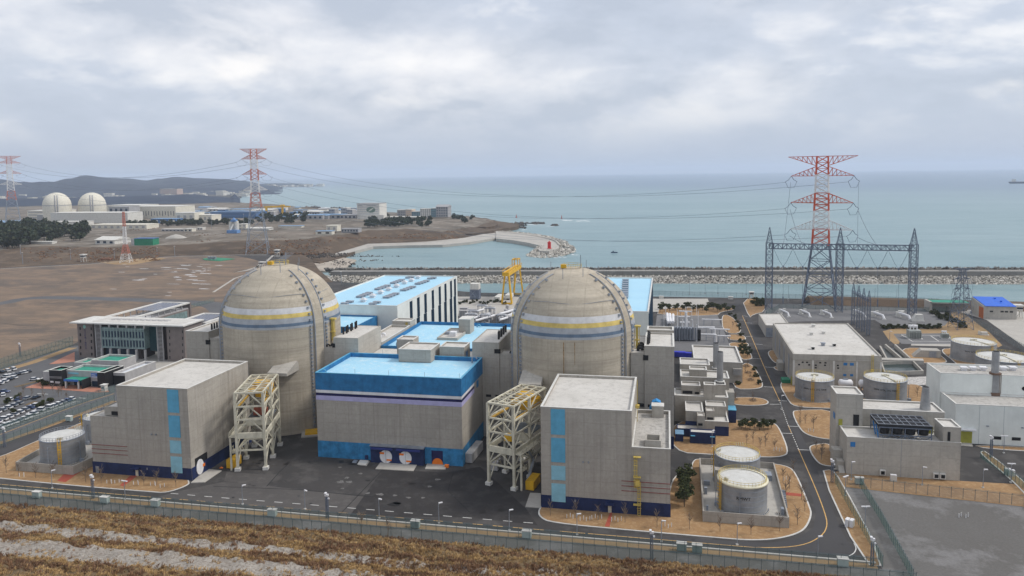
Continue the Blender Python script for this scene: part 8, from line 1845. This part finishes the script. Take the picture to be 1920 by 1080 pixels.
# poles along the field and the bank
for i, (u, v, z, h_) in enumerate(((43, 497, 0, 13), (39, 480, 4, 12), (133, 491, 0, 13), (215, 488, 0, 12), (295, 484, 0, 12), (328, 482, 0, 12), (397, 430, 9, 28), (458, 432, 9, 24), (692, 418, 9, 9), (732, 418, 9, 9), (772, 417, 9, 9), (640, 530, 0, 9), (1195, 546, 0, 0))):
    if not h_: continue
    x, y = G(u, v, z); T = Thing('light_mast', f'thin grey light mast in the background left of the bay, {ORD[i]} listed', 'light mast', (x, y, z), 'background light masts'); T.p('pole', MB().cyl(x, y, z, z+h_, .3, .18, 6), GALV); T.p('lamp_head', MB().obox((x, y, z+h_), 1.6, .6, .4), FARW)
for i, (u, v) in enumerate(((1322, 551), (1346, 551), (1293, 552), (1399, 553), (1478, 566), (1505, 566), (1544, 567), (1640, 572), (1681, 572))):
    x, y = G(u, v); T = Thing('light_mast', f'slim pole with a grey foot on the canal shore, {ORD[i]} listed', 'light mast', (x, y), 'shore poles'); T.p('pole', MB().cyl(x, y, 0, 9 if i < 4 else 11, .12, .08, 6), GALV); T.p('pole_foot', MB().obox((x, y, 0), .8, .8, 2.2 if i > 3 else .5), GREYC)
# tiny houses of the far town
hp = Thing('distant_house', 'x', 'house', (0, 0, 0)); hp.p('wall', MB().box(-9, 9, -6, 6, 0, 7), FARW, W=False); hp.p('roof', MB().box(-9.6, 9.6, -6.6, 6.6, 7, 8), FARC, W=False); random.seed(90)
for i in range(120):
    u = random.uniform(-20, 470); v = random.choice([random.gauss(366, 2.5), random.gauss(376, 2.) if u < 330 else 363, random.gauss(362, 1.4)]); 
    if v > 383 or v < 355: continue
    x, y = G(u, v, -3); dup(hp.o, (x, y, -4), random.uniform(-.5, .5), 'tiny pale house, one of many alike in the far shore town', random.uniform(.8, 2.4), 'houses of the far town')
for i in range(46):
    u = random.uniform(455, 610); t = (u-455)/155; d = ray(u, 351-t*1.2+random.uniform(-1.5, 1)); L = math.hypot(d[0], d[1]); D = random.uniform(7050, 7300); x, y = d[0]/L*D, d[1]/L*D; dup(hp.o, (x, y, H+d[2]/L*D-3), random.uniform(-.5, .5), 'tiny pale house, one of many alike on the far headland', random.uniform(1.2, 2.8), 'houses of the far headland')
kill(hp.o)
T, L = fb(300, 332, 366, -4, 62, 40, plain('far_pink_flats', (.5, .38, .33), .8), FARC, 'apartment_block', 'pinkish cluster of flats in the far town under the hills', 'apartments', win=(8, 6), wm=FARG)
T.o.scale = (1, 1, .55)
x, y = G(343, 379, -6); T = Thing('lighthouse', 'tiny white beacon on the tip of the inlet mole far behind the domes', 'lighthouse', (x, y, -8)); T.p('shaft', MB().cyl(x, y, -8, 12, 3, 2.4, 10), FARW); T.p('lantern', MB().cyl(x, y, 12, 15, 2, 1, 10), FARW)
# ------------------------------------------------------------------ sea air
HZ = MB().box(-29500, 29500, -29500, 29500, -16, 260)
m = bpy.data.materials.new('sea_haze'); m.use_nodes = True; nt_ = m.node_tree; nt_.nodes.clear()
o_ = nt_.nodes.new('ShaderNodeOutputMaterial'); v_ = nt_.nodes.new('ShaderNodeVolumePrincipled'); v_.inputs['Color'].default_value = (.77, .86, 1., 1); v_.inputs['Density'].default_value = 7e-5; v_.inputs['Anisotropy'].default_value = .1
nt_.links.new(v_.outputs[0], o_.inputs['Volume'])
hz_ = mesh_ob('haze', HZ, m); hz_['kind'] = 'stuff'; hz_['label'] = 'thin blue grey sea haze that softens the far coast and the horizon'; hz_['category'] = 'haze'
scene.cycles.volume_bounces = 2; scene.cycles.max_bounces = 5; scene.cycles.transparent_max_bounces = 12
# ------------------------------------------------------------------ repeated pieces become parts of their own
SPLIT = {'black_vent_stack', 'buttress_rail', 'lightning_pin', 'lightning_rod', 'leg', 'support', 'strip_window', 'drum', 'silo', 'roof_post', 'skylight', 'wheel', 'red_pipe', 'bushing', 'plinth', 'side_radiator', 'fender_block', 'pole', 'wall_stripe', 'sign_mark', 'door_mark', 'anchor_strip', 'duct_head', 'crane_rail', 'hatch_bay', 'horizontal_beam', 'side_rib', 'vent_slat', 'shed_awning', 'banner_text', 'blue_brace', 'cabinet_door', 'cabinet_leg', 'entrance_block', 'main_girder', 'patched_opening', 'radiator', 'roof_nozzle', 'walkway', 'ladder', 'vent_pipe', 'top_rib', 'cabinet_rib', 'mullion', 'end_door', 'stair_flight', 'roof_frame', 'roof_kerb', 'valve_cluster', 'valve_rack', 'lettering', 'tendon_anchor', 'pipe_fitting'}
SPLIT -= {'lettering', 'stair_flight', 'vent_pipe'}
cache = {}
for o in list(scene.objects):
    if o.type != 'MESH' or not o.parent or o.get('kind') or o.name.split('.')[0] not in SPLIT: continue
    me = o.data
    if me.name not in cache:
        p = list(range(len(me.vertices)))
        def f(a):
            while p[a] != a: p[a] = p[p[a]]; a = p[a]
            return a
        for q in me.polygons:
            v0 = q.vertices[0]
            for v1 in q.vertices[1:]:
                a, b = f(v0), f(v1)
                if a != b: p[a] = b
        G_ = {}
        for q in me.polygons: G_.setdefault(f(q.vertices[0]), []).append(tuple(q.vertices))
        if len(G_) < 2 or len(G_) > 100: cache[me.name] = None
        else:
            out_ = []
            for fs in G_.values():
                ids = sorted({i for q in fs for i in q}); mp_ = {a: i for i, a in enumerate(ids)}
                m2 = bpy.data.meshes.new(me.name); m2.from_pydata([tuple(me.vertices[i].co) for i in ids], [], [tuple(mp_[i] for i in q) for q in fs])
                for mt in me.materials: m2.materials.append(mt)
                m2.update(); out_.append(m2)
            cache[me.name] = out_
    if cache[me.name]:
        for m2 in cache[me.name][1:]:
            c = o.copy(); c.data = m2; COL.objects.link(c)
        o.data = cache[me.name][0]
